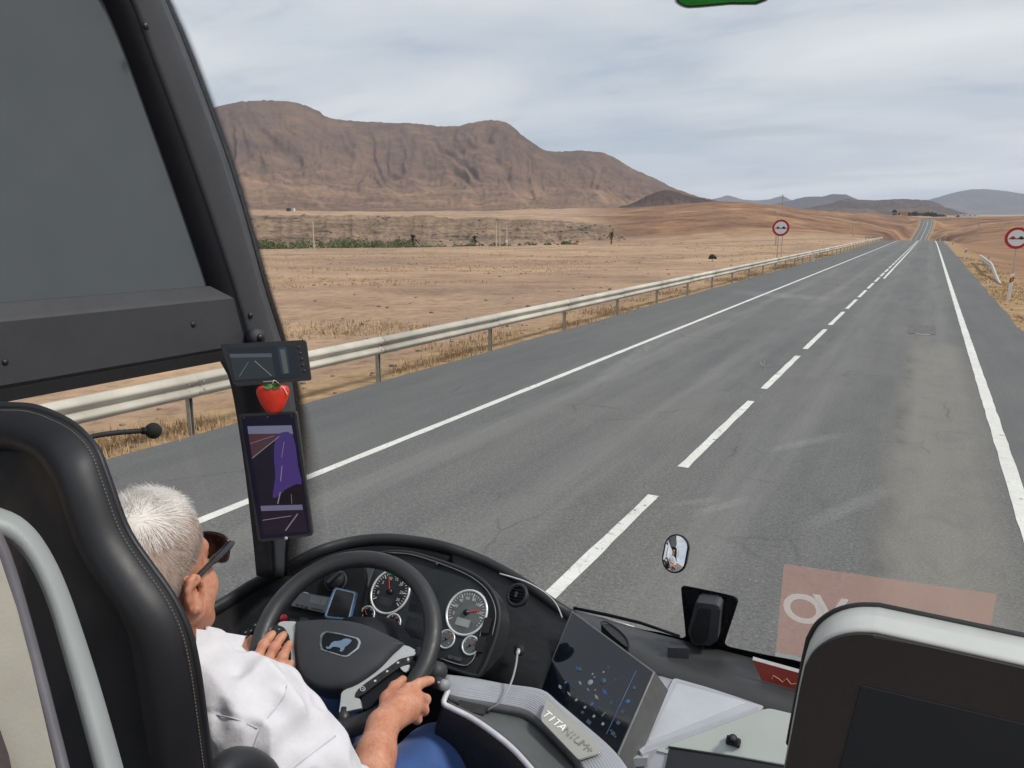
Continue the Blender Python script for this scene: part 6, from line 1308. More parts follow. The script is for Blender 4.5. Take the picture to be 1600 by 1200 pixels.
# keep the outline where it is seen after evening out its depth
ei_ = np.array(curve([onX(*p) for p in INB], 70)); ei_[:, 1] = ei_[:, 1]*.25+(Ys-.055)*.75
mid_ = eo_*.55+ei_*.45+np.array([.012, -.022, .006]); mid2 = eo_*.25+ei_*.75+np.array([.006, -.014, .004])
far = ei_+np.array([-.03, .018, -.006]); far2 = ei_+np.array([-.075, .010, -.012]); far3 = ei_*.6+np.array([-1.06, .50, 1.95])*.4+np.array([0, -.02, 0]); far4 = ei_*.15+np.array([-1.06, .50, 1.95])*.85
fr0 = eo_+np.array([-.045, .022, -.004]); fr1 = eo_+np.array([-.15, .050, -.02])
wall_sheet('backrest', [fr1, fr0, eo_, eo_*.85+ei_*.15+np.array([.008, -.012, .004]), mid_, mid2, ei_, far, far2, far3, far4], M_SEAT, seat, .006)
tube('piping', eo_+np.array([.002, -.004, .001]), .0040, M_SEAT, seat, 8)
M_STITCH = mat('stitch', (0.17, 0.15, 0.10), .85)
sc_path = resample(eo_*.93+ei_*.07+np.array([.006, -.010, .0035]), 420); bm = bmesh.new()
for k in range(84, 416, 2): tube_bm(bm, [q+(EYE-q)/np.linalg.norm(EYE-q)*.0062 for q in (sc_path[k], sc_path[k+1]*.85+sc_path[k]*.15)], .0007, 4)
put('stitching', from_bm('stitching', bm), M_STITCH, seat)['kind'] = 'stuff'
bm = bmesh.new(); P = [onX(u, v, x) for u, v, x in ((68, 697, -.985), (84, 689, -.965), (104, 680, -.955), (122, 683, -.935))]; P = resample(catmull([p+np.array([.0, -.012, .008]) for p in P], 5), 24)
for k in range(0, 22, 2):
    for s in (-.0035, .0035): tube_bm(bm, [P[k]+np.array([0, 0, s]), P[k+1]+np.array([0, 0, s])], .0009, 4)
put('seam_stitching', from_bm('seam_stitching', bm), M_STITCH, seat)['kind'] = 'stuff'
box('cushion', (-1.02, .86, 1.335), (.50, .52, .13), M_SEAT, seat, None, .04, 3)
box('base', (-1.02, .86, 1.10), (.36, .40, .30), M_SEATB, seat, None, .02, 2)
arm_r = tube('armrest', catmull([at(330, 1244, 1.20), at(352, 1206, 1.215), at(382, 1198, 1.245), at(408, 1214, 1.28), at(420, 1250, 1.29)], 5), .026, M_SEAT, seat, 16)
# pale arched frame and panel close behind the seat
fr = thing('grab_frame', 'pale grey arched plastic frame with a beige panel behind the driver seat', 'frame')
Ao = [(-60, 786), (-20, 791), (0, 796), (30, 809), (58, 835), (84, 877), (105, 925), (125, 982), (145, 1044), (166, 1114), (194, 1215), (215, 1300)]; Ai = [(-60, 836), (-20, 836), (0, 839), (16, 845), (38, 866), (60, 903), (80, 952), (98, 1012), (118, 1082), (135, 1144), (154, 1217), (172, 1300)]
dA = .86
o3, i3 = curve([at(u, v, dA) for u, v in Ao], 46), curve([at(u, v, dA-.012) for u, v in Ai], 46)
tow = lambda P, d: P+(EYE-P)/np.linalg.norm(EYE-P, axis=1)[:, None]*d
wall_sheet('arch', [tow(o3, -.04), tow(o3, 0), tow(o3*.85+i3*.15, .007), tow(o3*.5+i3*.5, .010), tow(o3*.15+i3*.85, .006), tow(i3, -.006), tow(i3, -.045)], mat('frame_grey', (0.255, 0.275, 0.275), .5, var=.08, vscale=12, grain=.35, gscale=500, gdist=.0007), fr, .003)
b2 = curve([at(u, v, dA-.03) for u, v in [(-14, 826), (-3, 848), (10, 880), (32, 952), (57, 1044), (82, 1142), (100, 1215), (118, 1300)]], 30); tube('edge_strip', b2, .0058, mat('strip_mauve', (0.105, 0.10, 0.115), .45), fr, 10)
tube('inner_strip', b2+np.array([-.013, -.004, -.004]), .0052, mat('strip_mid', (0.20, 0.20, 0.19), .5), fr, 10)
pl = [at(u, v, dA-.035) for u, v in [(-120, 858), (-4, 858), (6, 890), (27, 952), (50, 1040), (73, 1140), (92, 1220), (115, 1310), (-120, 1310)]]
pn = np.cross(pl[4]-pl[0], pl[8]-pl[0]); pn /= np.linalg.norm(pn); pn = pn if pn@(EYE-pl[0]) > 0 else -pn
prism('panel', pl, pn, .02, mat('panel_beige', (0.29, 0.275, 0.235), .7, var=.08, vscale=10, grain=.3, gscale=300, gdist=.001), fr, .001, 1)
prism('dark_flap', [at(u, v, dA-.05) for u, v in [(-60, 1118), (-4, 1128), (14, 1180), (24, 1230), (-60, 1240)]], pn, .01, mat('flap_dark', (0.035, 0.026, 0.026), .7), fr)

# =================================================================== PARTITION IN FRONT OF THE PASSENGER
par = thing('partition', 'dark brown partition with a pale rounded top and an inset black screen', 'partition')
Y0 = .72
IN = [(1224, 1215), (1236, 1150), (1250, 1075), (1257, 1043), (1270, 1021), (1289, 1005.5), (1311, 996), (1337, 991.7), (1368, 992.5), (1450, 1011), (1600, 1045), (1760, 1080)]
pin = [onY(u, v, Y0) for u, v in IN]; zc = pin[7][2]; Y1 = onZ(1350, 955, zc)[1]
sh = catmull(pin[3:9], 5); shape = [pin[0], pin[1], pin[2]]+sh+[pin[9], pin[10], pin[11]]
shape = [np.array([p[0], Y0, p[2]]) for p in shape]; ZB = shape[0][2]-.9
face = shape+[np.array([shape[-1][0], Y0, ZB]), np.array([shape[0][0]-.05, Y0, ZB])]
M_BROWN = mat('partition_brown', (0.034, 0.028, 0.025), .6, var=.14, vscale=5, grain=.3, gscale=500, gdist=.0006)
prism('front_face', face, (0, -1, 0), .012, M_BROWN, par, .003, 2)
M_PALE = mat('partition_pale', (0.50, 0.51, 0.49), .45, var=.06, vscale=14, grain=.15, gscale=400, gdist=.0005)
top = np.array(shape); rowsq = []
for dy, dz in ((.004, .0008), (.010, .0022), (.5*(Y1-Y0), .003), (Y1-Y0, .002)): rowsq.append(top+np.array([0, dy, dz]))
wall_sheet('top_band', rowsq, M_PALE, par, .003)
gro = 1.0; cen = np.array([.15, 0, zc-.25]); outer = []
tp = np.array(shape); tg_ = np.gradient(tp, axis=0); nr = np.stack([-tg_[:, 2], 0*tg_[:, 0], tg_[:, 0]], 1); nr /= np.linalg.norm(nr, axis=1)[:, None]; nr *= np.where((nr*(tp-cen)).sum(1) < 0, -1, 1)[:, None]
back_ = tp+np.array([0, Y1-Y0+.004, 0]); tube('edge_seal', back_+nr*.002, .0045, mat('seal_dark', (0.014, 0.013, 0.014), .5), par, 8)
bk_ = [np.array([p[0], Y1+.006, p[2]]) for p in face]; prism('back_face', bk_, (0, -1, 0), .01, M_TRIMD, par)
scp = [onY(u, v, Y0-.0015) for u, v in [(1345, 1071), (1700, 1155), (1700, 1330), (1285, 1300)]]
prism('screen', scp, (0, -1, 0), .002, mat('partition_screen', (0.020, 0.022, 0.026), .55, var=.1, vscale=4, grain=.25, gscale=900, gdist=.0005), par, .0006, 1)
# =================================================================== DRIVER
class Field:
    """Signed distances on a grid, joined smoothly; meshed by surface nets."""
    def __init__(s, lo, hi, h):
        s.lo, s.h = np.array(lo, np.float32), h; s.n = tuple(int(math.ceil((b-a)/h))+1 for a, b in zip(lo, hi)); s.d = np.full(s.n, .08, np.float32)
    def box(s, lo, hi, m):
        a = np.maximum(np.floor((np.array(lo)-m-s.lo)/s.h).astype(int), 0); b = np.minimum(np.ceil((np.array(hi)+m-s.lo)/s.h).astype(int)+1, s.n)
        if (b <= a).any(): return None
        ax = [s.lo[i]+s.h*np.arange(a[i], b[i], dtype=np.float32) for i in range(3)]; return tuple(slice(x, y) for x, y in zip(a, b)), np.meshgrid(*ax, indexing='ij')
    def _join(s, sl, d, k, sub):
        o = s.d[sl]
        if sub: d = -d; h = np.clip(.5-.5*(d-o)/k, 0, 1); s.d[sl] = o*(1-h)+d*h*1+k*h*(1-h) if False else np.maximum(o, d)+np.maximum(k-np.abs(o-d), 0)**2/(4*k)
        else: s.d[sl] = np.minimum(o, d)-np.maximum(k-np.abs(o-d), 0)**2/(4*k)
    def capsule(s, a, b, ra, rb, k=.012, sub=False):
        a, b = np.asarray(a, float), np.asarray(b, float); R = max(ra, rb); g = s.box(np.minimum(a, b)-R, np.maximum(a, b)+R, k*1.5+.02)
        if g is None: return
        sl, (X, Y, Z) = g; ab = b-a; L = ab@ab; t = np.clip(((X-a[0])*ab[0]+(Y-a[1])*ab[1]+(Z-a[2])*ab[2])/L, 0, 1)
        d = np.sqrt((X-a[0]-t*ab[0])**2+(Y-a[1]-t*ab[1])**2+(Z-a[2]-t*ab[2])**2)-(ra+(rb-ra)*t); s._join(sl, d.astype(np.float32), k, sub)
    def chain(s, pts, rads, k=.010):
        for i in range(len(pts)-1): s.capsule(pts[i], pts[i+1], rads[i], rads[i+1], k)
    def ell(s, c, r, F=None, k=.015, sub=False):
        F = np.eye(3) if F is None else np.asarray(F, float); c, r = np.asarray(c, float), np.asarray(r, float); R = r.max(); g = s.box(c-R, c+R, k*1.5+.02)
        if g is None: return
        sl, (X, Y, Z) = g; p = np.stack([X-c[0], Y-c[1], Z-c[2]], -1) @ F; q = np.linalg.norm(p/r, axis=-1); g2 = np.linalg.norm(p/(r*r), axis=-1); d = q*(q-1)/np.maximum(g2, 1e-6); s._join(sl, d.astype(np.float32), k, sub)
    def coords(s): return np.meshgrid(*[s.lo[i]+s.h*np.arange(s.n[i], dtype=np.float32) for i in range(3)], indexing='ij')
    def mesh(s, name, iters=1):
        d = s.d; ins = d < 0; n = d.shape
        c = np.zeros(tuple(k-1 for k in n), np.int8)
        for a in (0, 1):
            for b in (0, 1):
                for e in (0, 1): c += ins[a:n[0]-1+a, b:n[1]-1+b, e:n[2]-1+e]
        act = (c > 0) & (c < 8); idx = np.full(act.shape, -1, np.int64); I = np.argwhere(act); idx[act] = np.arange(len(I))
        acc = np.zeros((len(I), 3)); cnt = np.zeros(len(I))
        for ax in range(3):
            for a in (0, 1):
                for b in (0, 1):
                    o0 = np.zeros(3, int); oth = [i for i in range(3) if i != ax]; o0[oth[0]], o0[oth[1]] = a, b; o1 = o0.copy(); o1[ax] = 1
                    p0, p1 = I+o0, I+o1; d0 = d[tuple(p0.T)]; d1 = d[tuple(p1.T)]; cr = (d0 < 0) != (d1 < 0); t = np.where(cr, d0/np.where(cr, d0-d1, 1), 0)
                    P = p0+t[:, None]*(o1-o0); acc[cr] += P[cr]; cnt[cr] += 1
        V = acc/cnt[:, None]; Q = []
        for ax in range(3):
            oth = [i for i in range(3) if i != ax]; sl0 = [slice(None)]*3; sl1 = [slice(None)]*3; sl0[ax] = slice(0, -1); sl1[ax] = slice(1, None); A, B = ins[tuple(sl0)], ins[tuple(sl1)]
            E_ = np.argwhere(A != B); E_ = E_[(E_[:, oth[0]] > 0) & (E_[:, oth[1]] > 0) & (E_[:, oth[0]] < n[oth[0]]-1) & (E_[:, oth[1]] < n[oth[1]]-1)]
            def cell(da, db):
                q = E_.copy(); q[:, oth[0]] -= da; q[:, oth[1]] -= db; return idx[tuple(q.T)]
            quad = np.stack([cell(1, 1), cell(0, 1), cell(0, 0), cell(1, 0)], 1); flip = A[tuple(E_.T)] ^ (ax == 1); quad[~flip] = quad[~flip][:, ::-1]; Q.append(quad)
        Q = np.concatenate(Q); Q = Q[(Q >= 0).all(1)]; V = s.lo+V*s.h
        for _ in range(iters):                                    # light smoothing of the grid's steps
            S = np.zeros_like(V); N_ = np.zeros(len(V))
            for i in range(4):
                np.add.at(S, Q[:, i], V[Q[:, (i+1) % 4]]); np.add.at(N_, Q[:, i], 1); np.add.at(S, Q[:, i], V[Q[:, (i-1) % 4]]); np.add.at(N_, Q[:, i], 1)
            V = V*.45+.55*S/np.maximum(N_, 1)[:, None]
        return raw_mesh(name, V, Q)

HC = np.array([-1.030, .722, 2.150])                                # between the ears
hy, hp_ch = math.radians(15), math.radians(3)
HF = np.array([-math.sin(hy)*math.cos(hp_ch), math.cos(hy)*math.cos(hp_ch), math.sin(hp_ch)]); HR = np.array([math.cos(hy), math.sin(hy), 0]); HU = np.cross(HR, HF)
HM = np.stack([HR, HF, HU], 1)                                     # head axes: right, forward, up
def hd(x, y, z): return HC+HM@np.array([x, y, z])
SR, SL_ = np.array([-.868, .748, 1.945]), np.array([-1.205, .79, 1.945])
ER, EL = np.array([-.752, .850, 1.690]), np.array([-1.345, .93, 1.73])
WR = at(598, 1134, 1.635); WL = wh(400, 1052, .035)

B = Field((-1.45, .55, 1.50), (-.60, 1.36, 2.36), .0034)
# head
def head(Fd):
    Fd.ell(hd(0, -.008, .062), (.0765, .098, .088), HM, .01)
    Fd.ell(hd(0, -.050, .020), (.068, .055, .065), HM, .03)
    Fd.ell(hd(0, .040, -.020), (.064, .058, .085), HM, .03)
    Fd.ell(hd(0, .052, -.075), (.046, .048, .040), HM, .03)
    Fd.ell(hd(0, .075, -.092), (.024, .022, .022), HM, .02)
    for s in (-1, 1):
        Fd.ell(hd(s*.046, .052, -.030), (.028, .032, .034), HM, .02)              # cheek
        Fd.capsule(hd(s*.062, .010, -.045), hd(s*.040, .060, -.092), .020, .018, .02)   # jaw line
        Fd.ell(hd(s*.030, .094, .012), (.018, .012, .010), HM, .01, True)          # eye socket
        Fd.ell(hd(s*.030, .086, .010), (.012, .012, .011), HM, .006)
        Fd.capsule(hd(s*.012, .094, .030), hd(s*.040, .082, .030), .008, .006, .025)    # brow
    Fd.capsule(hd(0, .096, .020), hd(0, .114, -.022), .008, .013, .010)            # nose
    for s in (-1, 1): Fd.ell(hd(s*.012, .104, -.028), (.009, .010, .008), HM, .006)
    Fd.capsule(hd(-.020, .092, -.058), hd(.020, .092, -.058), .0065, .0065, .006)   # lips
    Fd.capsule(hd(-.016, .090, -.068), hd(.016, .090, -.068), .0070, .0070, .006)
    for s in (-1, 1):                                                                # ears
        E3 = HM@np.array([[math.cos(.35), s*math.sin(.35), 0], [-s*math.sin(.35), math.cos(.35), 0], [0, 0, 1.0]]).T
        c = hd(s*.078, -.012, -.004)
        Fd.ell(c, (.0085, .019, .031), E3, .006)
        for k in range(9):
            a0, a1 = math.radians(-60+k*32), math.radians(-60+(k+1)*32); f = lambda a: hd(s*.0865, -.012+.0165*math.cos(a+.3), -.002+.029*math.sin(a+.3))
            Fd.capsule(f(a0), f(a1), .0046, .0046, .004)
        Fd.ell(hd(s*.0895, -.008, .002), (.008, .009, .014), E3, .005, True)
        Fd.ell(hd(s*.083, -.002, -.030), (.0075, .0095, .011), E3, .006)
        Fd.capsule(hd(s*.088, -.004, .016), hd(s*.088, -.016, .014), .004, .004, .004)
    Fd.capsule(hd(0, -.030, -.045), np.array([-1.025, .715, 1.985]), .058, .064, .03)  # neck
    Fd.capsule(hd(.035, .005, -.060), np.array([-.985, .775, 1.99]), .014, .012, .02)
head(B)
# trunk, upper arms, hidden under the shirt
B.ell((-1.025, .755, 1.80), (.165, .095, .21), None, .03)
B.capsule(SR, SL_, .045, .045, .04)
B.chain([SR, ER], [.050, .044], .02); B.chain([SL_, EL], [.050, .044], .02)
# forearms
fm = ER*.62+WR*.38+np.array([.006, -.006, -.004]); B.chain([ER, fm, ER*.25+WR*.75, WR], [.043, .0455, .034, .0275], .02)
wr_n = (WR-ER)/np.linalg.norm(WR-ER)
fl_ = EL*.6+WL*.4; B.chain([EL, fl_, WL], [.043, .043, .028], .02)
# right hand, closed round the rim
K = [at(637, 1078, 1.705), at(650, 1088, 1.705), at(651, 1103, 1.695), at(643, 1118, 1.690)]
B.capsule(WR, at(622, 1106, 1.675), .028, .026, .02)
for k_, r_ in zip(K, (.0135, .0140, .0135, .0120)): B.capsule(WR+(k_-WR)*.15, k_, .017, r_, .014)
B.ell(at(628, 1102, 1.685), (.030, .030, .026), None, .015)
B.chain([K[0], at(655, 1068.5, 1.728), at(666, 1064.5, 1.738), at(673.5, 1063, 1.742)], [.0125, .0108, .0098, .0085], .005)
B.chain([K[1], at(665, 1093, 1.745), at(655, 1090, 1.790), at(640, 1086, 1.800)], [.0130, .0110, .0100, .0085], .005)
B.chain([K[2], at(662, 1110, 1.740), at(652, 1106, 1.782), at(638, 1100, 1.792)], [.0128, .0110, .0100, .0085], .005)
B.chain([K[3], at(652, 1124, 1.725), at(643, 1120, 1.765), at(632, 1114, 1.775)], [.0112, .0098, .0088, .0075], .005)
B.chain([at(603, 1116, 1.655), at(606, 1092, 1.690), at(617, 1074, 1.725), at(629.5, 1062, 1.758)], [.0175, .0155, .0120, .0092], .008)
for q in range(4): B.ell(K[q]+(EYE-K[q])/np.linalg.norm(EYE-K[q])*.004, (.0105, .0105, .0095), None, .008)
for q, (u, v) in enumerate(((626, 1086), (634, 1094), (634, 1105), (628, 1114))): B.capsule(at(u-8, v+5, 1.672), at(u+6, v-2, 1.684), .0035, .0035, .012)
# left hand, fingers resting over the left spoke
B.capsule(WL, wh(418, 1046, .030), .026, .024, .02)
for (pts, rr) in (([(404, 1034, .028), (403, 1026, .027), (412, 1008, .027), (421, 996, .0235), (426, 990.5, .0205)], (.0135, .0120, .0108, .0098, .0085)),
                  ([(419, 1042, .028), (418, 1034, .028), (429, 1012, .028), (438, 998, .0235), (443.5, 991.5, .0205)], (.0135, .0120, .0108, .0098, .0085)),
                  ([(432, 1050, .028), (434, 1041, .028), (442, 1026, .028), (448, 1014, .024), (452, 1006, .021)], (.0130, .0118, .0105, .0095, .0082)),
                  ([(440, 1062, .026), (445, 1054, .026), (450, 1044, .026), (455, 1036, .022)], (.0115, .0100, .0090, .0075))):
    B.chain([wh(*p) for p in pts], rr, .005)
    j = wh(*pts[2]); B.ell(j+WN*.002, (.0112, .0112, .0102), None, .006)
B.chain([wh(402, 1048, .020), wh(388, 1024, -.008), wh(386, 1008, -.026), wh(393, 998, -.032)], [.016, .0135, .0115, .009], .008)
def skin():
    m, nt, b = nodemat('skin'); v = coords(nt); n = noise_node(nt, 26, 5, .6, v); n2 = noise_node(nt, 140, 4, .65, v); n3 = noise_node(nt, 420, 3, .6, v)
    c = ramp_node(nt, n.outputs['Fac'], [(0.32, (0.46, 0.185, 0.110)), (0.50, (0.53, 0.245, 0.155)), (0.68, (0.58, 0.305, 0.205))]).outputs[0]
    c = mixc(nt, 1.0, c, ramp_node(nt, n2.outputs['Fac'], [(0.3, (0.86, 0.80, 0.78)), (0.55, (1, 1, 1)), (0.75, (1.08, 1.08, 1.08))]).outputs[0], 'MULTIPLY')
    nt.links.new(c, b.inputs['Base Color']); b.inputs['Roughness'].default_value = .55; b.inputs['Specular IOR Level'].default_value = .35
    b.inputs['Subsurface Weight'].default_value = .12; b.inputs['Subsurface Radius'].default_value = (.010, .004, .002); b.inputs['Subsurface Scale'].default_value = .4
    p = bump(nt, None, n2.outputs['Fac'], .45, .0016); bump(nt, b, n3.outputs['Fac'], .4, .0006, p); return m
M_SKIN = skin()
man = thing('person', 'grey haired driver in a white shirt and blue trousers, both hands on the steering wheel', 'person')
put('body', B.mesh('body', 1), M_SKIN, man, True); del B

# shirt
S = Field((-1.48, .52, 1.42), (-.60, 1.20, 2.10), .0042)
S.ell((-1.025, .755, 1.74), (.205, .130, .30), None, .05)
S.ell((-1.025, .725, 1.87), (.175, .100, .11), None, .06)
S.capsule(SR+np.array([-.012, 0, -.004]), SL_+np.array([.012, 0, -.004]), .067, .067, .05)
S.capsule(np.array([-1.025, .715, 2.00]), SR*.55+np.array([-1.025, .715, 2.0])*.45, .068, .060, .05); S.capsule(np.array([-1.025, .715, 2.00]), SL_*.55+np.array([-1.025, .715, 2.0])*.45, .068, .060, .05)
cuffR = SR+(ER-SR)*.80; cuffL = SL_+(EL-SL_)*.85
S.chain([SR, SR*.5+cuffR*.5+np.array([.010, 0, .004]), cuffR], [.066, .070, .072], .04); S.chain([SL_, cuffL], [.072, .076], .04)
S.capsule(SR+np.array([.0, .045, -.010]), SR+np.array([-.03, .100, -.115]), .052, .045, .06)
X, Y, Z = S.coords()
fold = 0.0085*np.sin((X*52+Y*38-Z*30)+3.2*vnoise(X*9, Y*9, Z*9, 90))*sstep(.19, .03, np.sqrt((X-SR[0]+.035)**2+(Y-SR[1]-.01)**2+(Z-SR[2]+.06)**2))
fold += 0.0085*(1-2*np.abs(vnoise(X*11+Z*6, Y*12, Z*7, 91)))*sstep(1.50, 1.75, Z)+0.0065*(1-2*np.abs(vnoise(X*26, Y*24, Z*15, 92)))
arm_ax = (ER-SR)/np.linalg.norm(ER-SR); ta = (X-SR[0])*arm_ax[0]+(Y-SR[1])*arm_ax[1]+(Z-SR[2])*arm_ax[2]; da = np.sqrt((X-SR[0]-ta*arm_ax[0])**2+(Y-SR[1]-ta*arm_ax[1])**2+(Z-SR[2]-ta*arm_ax[2])**2)
lc_ = np.linalg.norm(cuffR-SR); onarm = sstep(.13, .10, da)*sstep(.05, .12, ta)
fold += onarm*(.0060*sstep(-.036, -.030, ta-lc_)-.0050*sstep(.006, 0, np.abs(ta-lc_+.042)))     # the hem of the short sleeve
sd_seam = np.abs((X-SR[0]+.030)*.86+(Z-SR[2]+.02)*.35+(Y-SR[1])*.10); fold += -.0060*sstep(.007, .0, sd_seam)*sstep(1.72, 1.80, Z)
S.d -= fold.astype(np.float32)
cut = np.where(da < .14, ta-lc_, -1).astype(np.float32); S.d = np.maximum(S.d, np.where(ta > lc_*.6, cut, -1).astype(np.float32))  # open cuff
S.capsule(SR+(ER-SR)*.62, SR+(ER-SR)*1.1, .060, .074, .006, True)
S.capsule(np.array([-1.026, .728, 1.985]), hd(0, -.02, -.05)+np.array([0, .01, 0]), .064, .075, .008, True)   # neck opening
M_SHIRT = None
def shirt_mat():
    m, nt, b = nodemat('white_cotton'); v = coords(nt); n = noise_node(nt, 20, 4, .6, v); w = noise_node(nt, 900, 2, .5, v); n2 = noise_node(nt, 60, 5, .6, v, .6)
    r = ramp_node(nt, n.outputs['Fac'], [(0.3, (0.585, 0.580, 0.615)), (0.7, (0.655, 0.650, 0.680))]); nt.links.new(r.outputs[0], b.inputs['Base Color']); b.inputs['Roughness'].default_value = .85; b.inputs['Sheen Weight'].default_value = .15; b.inputs['Specular IOR Level'].default_value = .2
    p = bump(nt, None, n2.outputs['Fac'], .35, .004); bump(nt, b, w.outputs['Fac'], .25, .0005, p); return m
M_SHIRT = shirt_mat()
sme = S.mesh('shirt', 1); del S
from mathutils.bvhtree import BVHTree
def on_mesh(tree, uvs, lift=0.0):
    out = []
    for u, v in uvs:
        d = Vector(ray(u, v)).normalized(); hit = tree.ray_cast(Vector(EYE), d)
        if hit[0] is not None: out.append(np.array(hit[0])+np.array(hit[1])*lift*(1 if hit[1].dot(d) < 0 else -1))
    return out
def shirt_tree(): return BVHTree.FromPolygons([tuple(v.co) for v in sme.vertices], [tuple(p.vertices) for p in sme.polygons])
SEAMS = [[(448, 1072), (444, 1088), (432, 1105), (418, 1122), (406, 1142), (397, 1166), (390, 1196)], [(312, 1110), (340, 1117), (370, 1124), (402, 1138)], [(524, 1150), (500, 1168), (476, 1186), (452, 1205)]]
tr_ = shirt_tree(); nv = len(sme.vertices); co = np.zeros(nv*3, np.float32); sme.vertices.foreach_get('co', co); co = co.reshape(-1, 3); no = np.zeros(nv*3, np.float32); sme.vertices.foreach_get('normal', no); no = no.reshape(-1, 3)
for si, uvs in enumerate(SEAMS):
    hp3 = on_mesh(tr_, uvs)
    if len(hp3) < 3: continue
    ln3 = resample(catmull(hp3, 6), 120); near = np.where(np.linalg.norm(co-ln3.mean(0), axis=1) < .20)[0]
    dd = np.linalg.norm(co[near][:, None, :]-ln3[None], axis=2); j = dd.argmin(1); dm = dd.min(1); seg = np.linalg.norm(np.diff(ln3, axis=0), axis=1).sum()/119; s_ = j*seg
    pk = .0042*np.sin(s_/.0115+2.2*np.sin(s_/.045))*np.exp(-(dm/.020)**2) if si != 2 else 0*dm
    co[near] += no[near]*(pk-.0030*np.exp(-(dm/.0055)**2))[:, None]
sme.vertices.foreach_set('co', co.reshape(-1)); sme.update(); put('shirt', sme, M_SHIRT, man, True)
tr_ = shirt_tree(); M_SEAMC = mat('cotton_seam', (0.50, 0.495, 0.53), .9)
for uvs in SEAMS:
    hp3 = on_mesh(tr_, uvs, .0004)
    if len(hp3) > 2: tube('seam', catmull(hp3, 6), .0012, M_SEAMC, man, 6)
# collar: a standing band folded over
cc0 = np.array([-1.026, .722, 2.018]); rows_ = []
for (rr, dz, k0) in ((.066, -.012, 0), (.069, .016, 0), (.073, .024, 0), (.080, .012, 0), (.090, -.016, .012), (.092, -.022, .012)):
    row = []
    for a in np.linspace(math.radians(110), math.radians(430), 50):
        fr_ = .5+.5*math.sin(a); ext_ = (max(0, fr_-.75)*4)**2
        row.append(cc0+np.array([rr*1.02*math.cos(a), rr*1.12*math.sin(a)+k0*ext_*2.4, dz-.010*fr_-k0*ext_*1.2+.010*(1-fr_)]))
    rows_.append(row)
wall_sheet('collar', rows_, M_SHIRT, man, .002)
leaf = [onX(u, v, X) for u, v, X in [(306, 982, -.962), (345, 987, -.950), (384, 993, -.938), (373, 1021, -.930), (338, 1014, -.938), (306, 1008, -.948)]]
lo_ = prism('collar_leaf', leaf, (.5, -.5, .7), .006, M_SHIRT, man, .002, 2)
# trousers
T = Field((-1.32, .62, 1.00), (-.70, 1.56, 1.66), .006)
for s, kx, ky in ((1, -.862, 1.270), (-1, -1.19, 1.30)):
    T.chain([(-1.02+.09*s, .76, 1.46), (kx*.5+(-1.02+.09*s)*.5, 1.03, 1.515), (kx, ky, 1.520)], [.105, .094, .078], .05); T.chain([(kx, ky, 1.520), (kx-.01*s, ky+.08, 1.30), (kx-.02*s, ky+.14, 1.03)], [.072, .066, .058], .03)
T.ell((-1.02, .75, 1.46), (.19, .14, .12), None, .05)
X, Y, Z = T.coords(); T.d -= (.006*(1-2*np.abs(vnoise(X*9+Y*5, Y*7, Z*10, 95)))+.003*vnoise(X*22, Y*14, Z*20, 96)).astype(np.float32)
put('trousers', T.mesh('trousers', 2), mat('trouser_blue', (0.040, 0.095, 0.290), .8, var=.10, vscale=16, grain=.4, gscale=900, gdist=.0006, sheen=.2), man, True); del T
# hair: short strands over the scalp, combed forward and down from the crown
Hd = Field(HC-.16, HC+.17, .004); Hd.ell(hd(0, -.008, .062), (.0765, .098, .088), HM, .01); Hd.ell(hd(0, -.050, .020), (.068, .055, .065), HM, .03); Hd.ell(hd(0, .040, -.020), (.064, .058, .085), HM, .03)
def hval(p):
    q = (p-Hd.lo)/Hd.h; i = np.clip(np.floor(q).astype(int), 0, np.array(Hd.n)-2); f = q-i; r = 0
    for a in (0, 1):
        for b in (0, 1):
            for c in (0, 1): r = r+Hd.d[i[:, 0]+a, i[:, 1]+b, i[:, 2]+c]*(f[:, 0] if a else 1-f[:, 0])*(f[:, 1] if b else 1-f[:, 1])*(f[:, 2] if c else 1-f[:, 2])
    return r
def hgrad(p): e = .003; return np.stack([hval(p+np.eye(3)[i]*e)-hval(p-np.eye(3)[i]*e) for i in range(3)], 1)/(2*e)
NS = 17000; dirs = rng.normal(size=(NS*3, 3)); dirs /= np.linalg.norm(dirs, axis=1)[:, None]; P = HC+HM@np.array([0, -.012, .045])+dirs*.10
for _ in range(7): g = hgrad(P); g /= np.linalg.norm(g, axis=1)[:, None]+1e-9; P = P-g*hval(P)[:, None]
L_ = (P-HC)@HM; x, y, z = L_.T
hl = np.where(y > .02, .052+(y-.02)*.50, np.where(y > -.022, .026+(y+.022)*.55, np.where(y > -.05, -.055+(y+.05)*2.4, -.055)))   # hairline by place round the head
edge_n = .006*vnoise(x*60, y*60, z*60, 97)
keep = (z > hl+edge_n) & (y < .088-np.maximum(0, .10-z)*.25)
thin = np.exp(-((np.abs(x)-.045)**2/.0010+(y+.005)**2/.0030+(z-.085)**2/.0022))             # sparser patch on the side of the crown where scalp shows
keep &= rng.uniform(size=len(x)) > np.maximum(.85*thin, .45*sstep(.105, .06, z))
P, L_, G = P[keep][:NS], L_[keep][:NS], hgrad(P[keep][:NS]); G /= np.linalg.norm(G, axis=1)[:, None]; x, y, z = L_.T
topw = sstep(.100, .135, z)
flow = np.stack([.15*np.sign(x)*(1-topw)-.25*topw*np.sign(x-.01)*0, (.75-.35*topw)*np.ones_like(x)+.25*sstep(-.04, .03, y), (-.85*(1-topw)+.10*topw)*np.ones_like(x)], 1)
flow[:, 1] -= 1.0*sstep(-.045, -.075, y)                                                        # nape: straight down
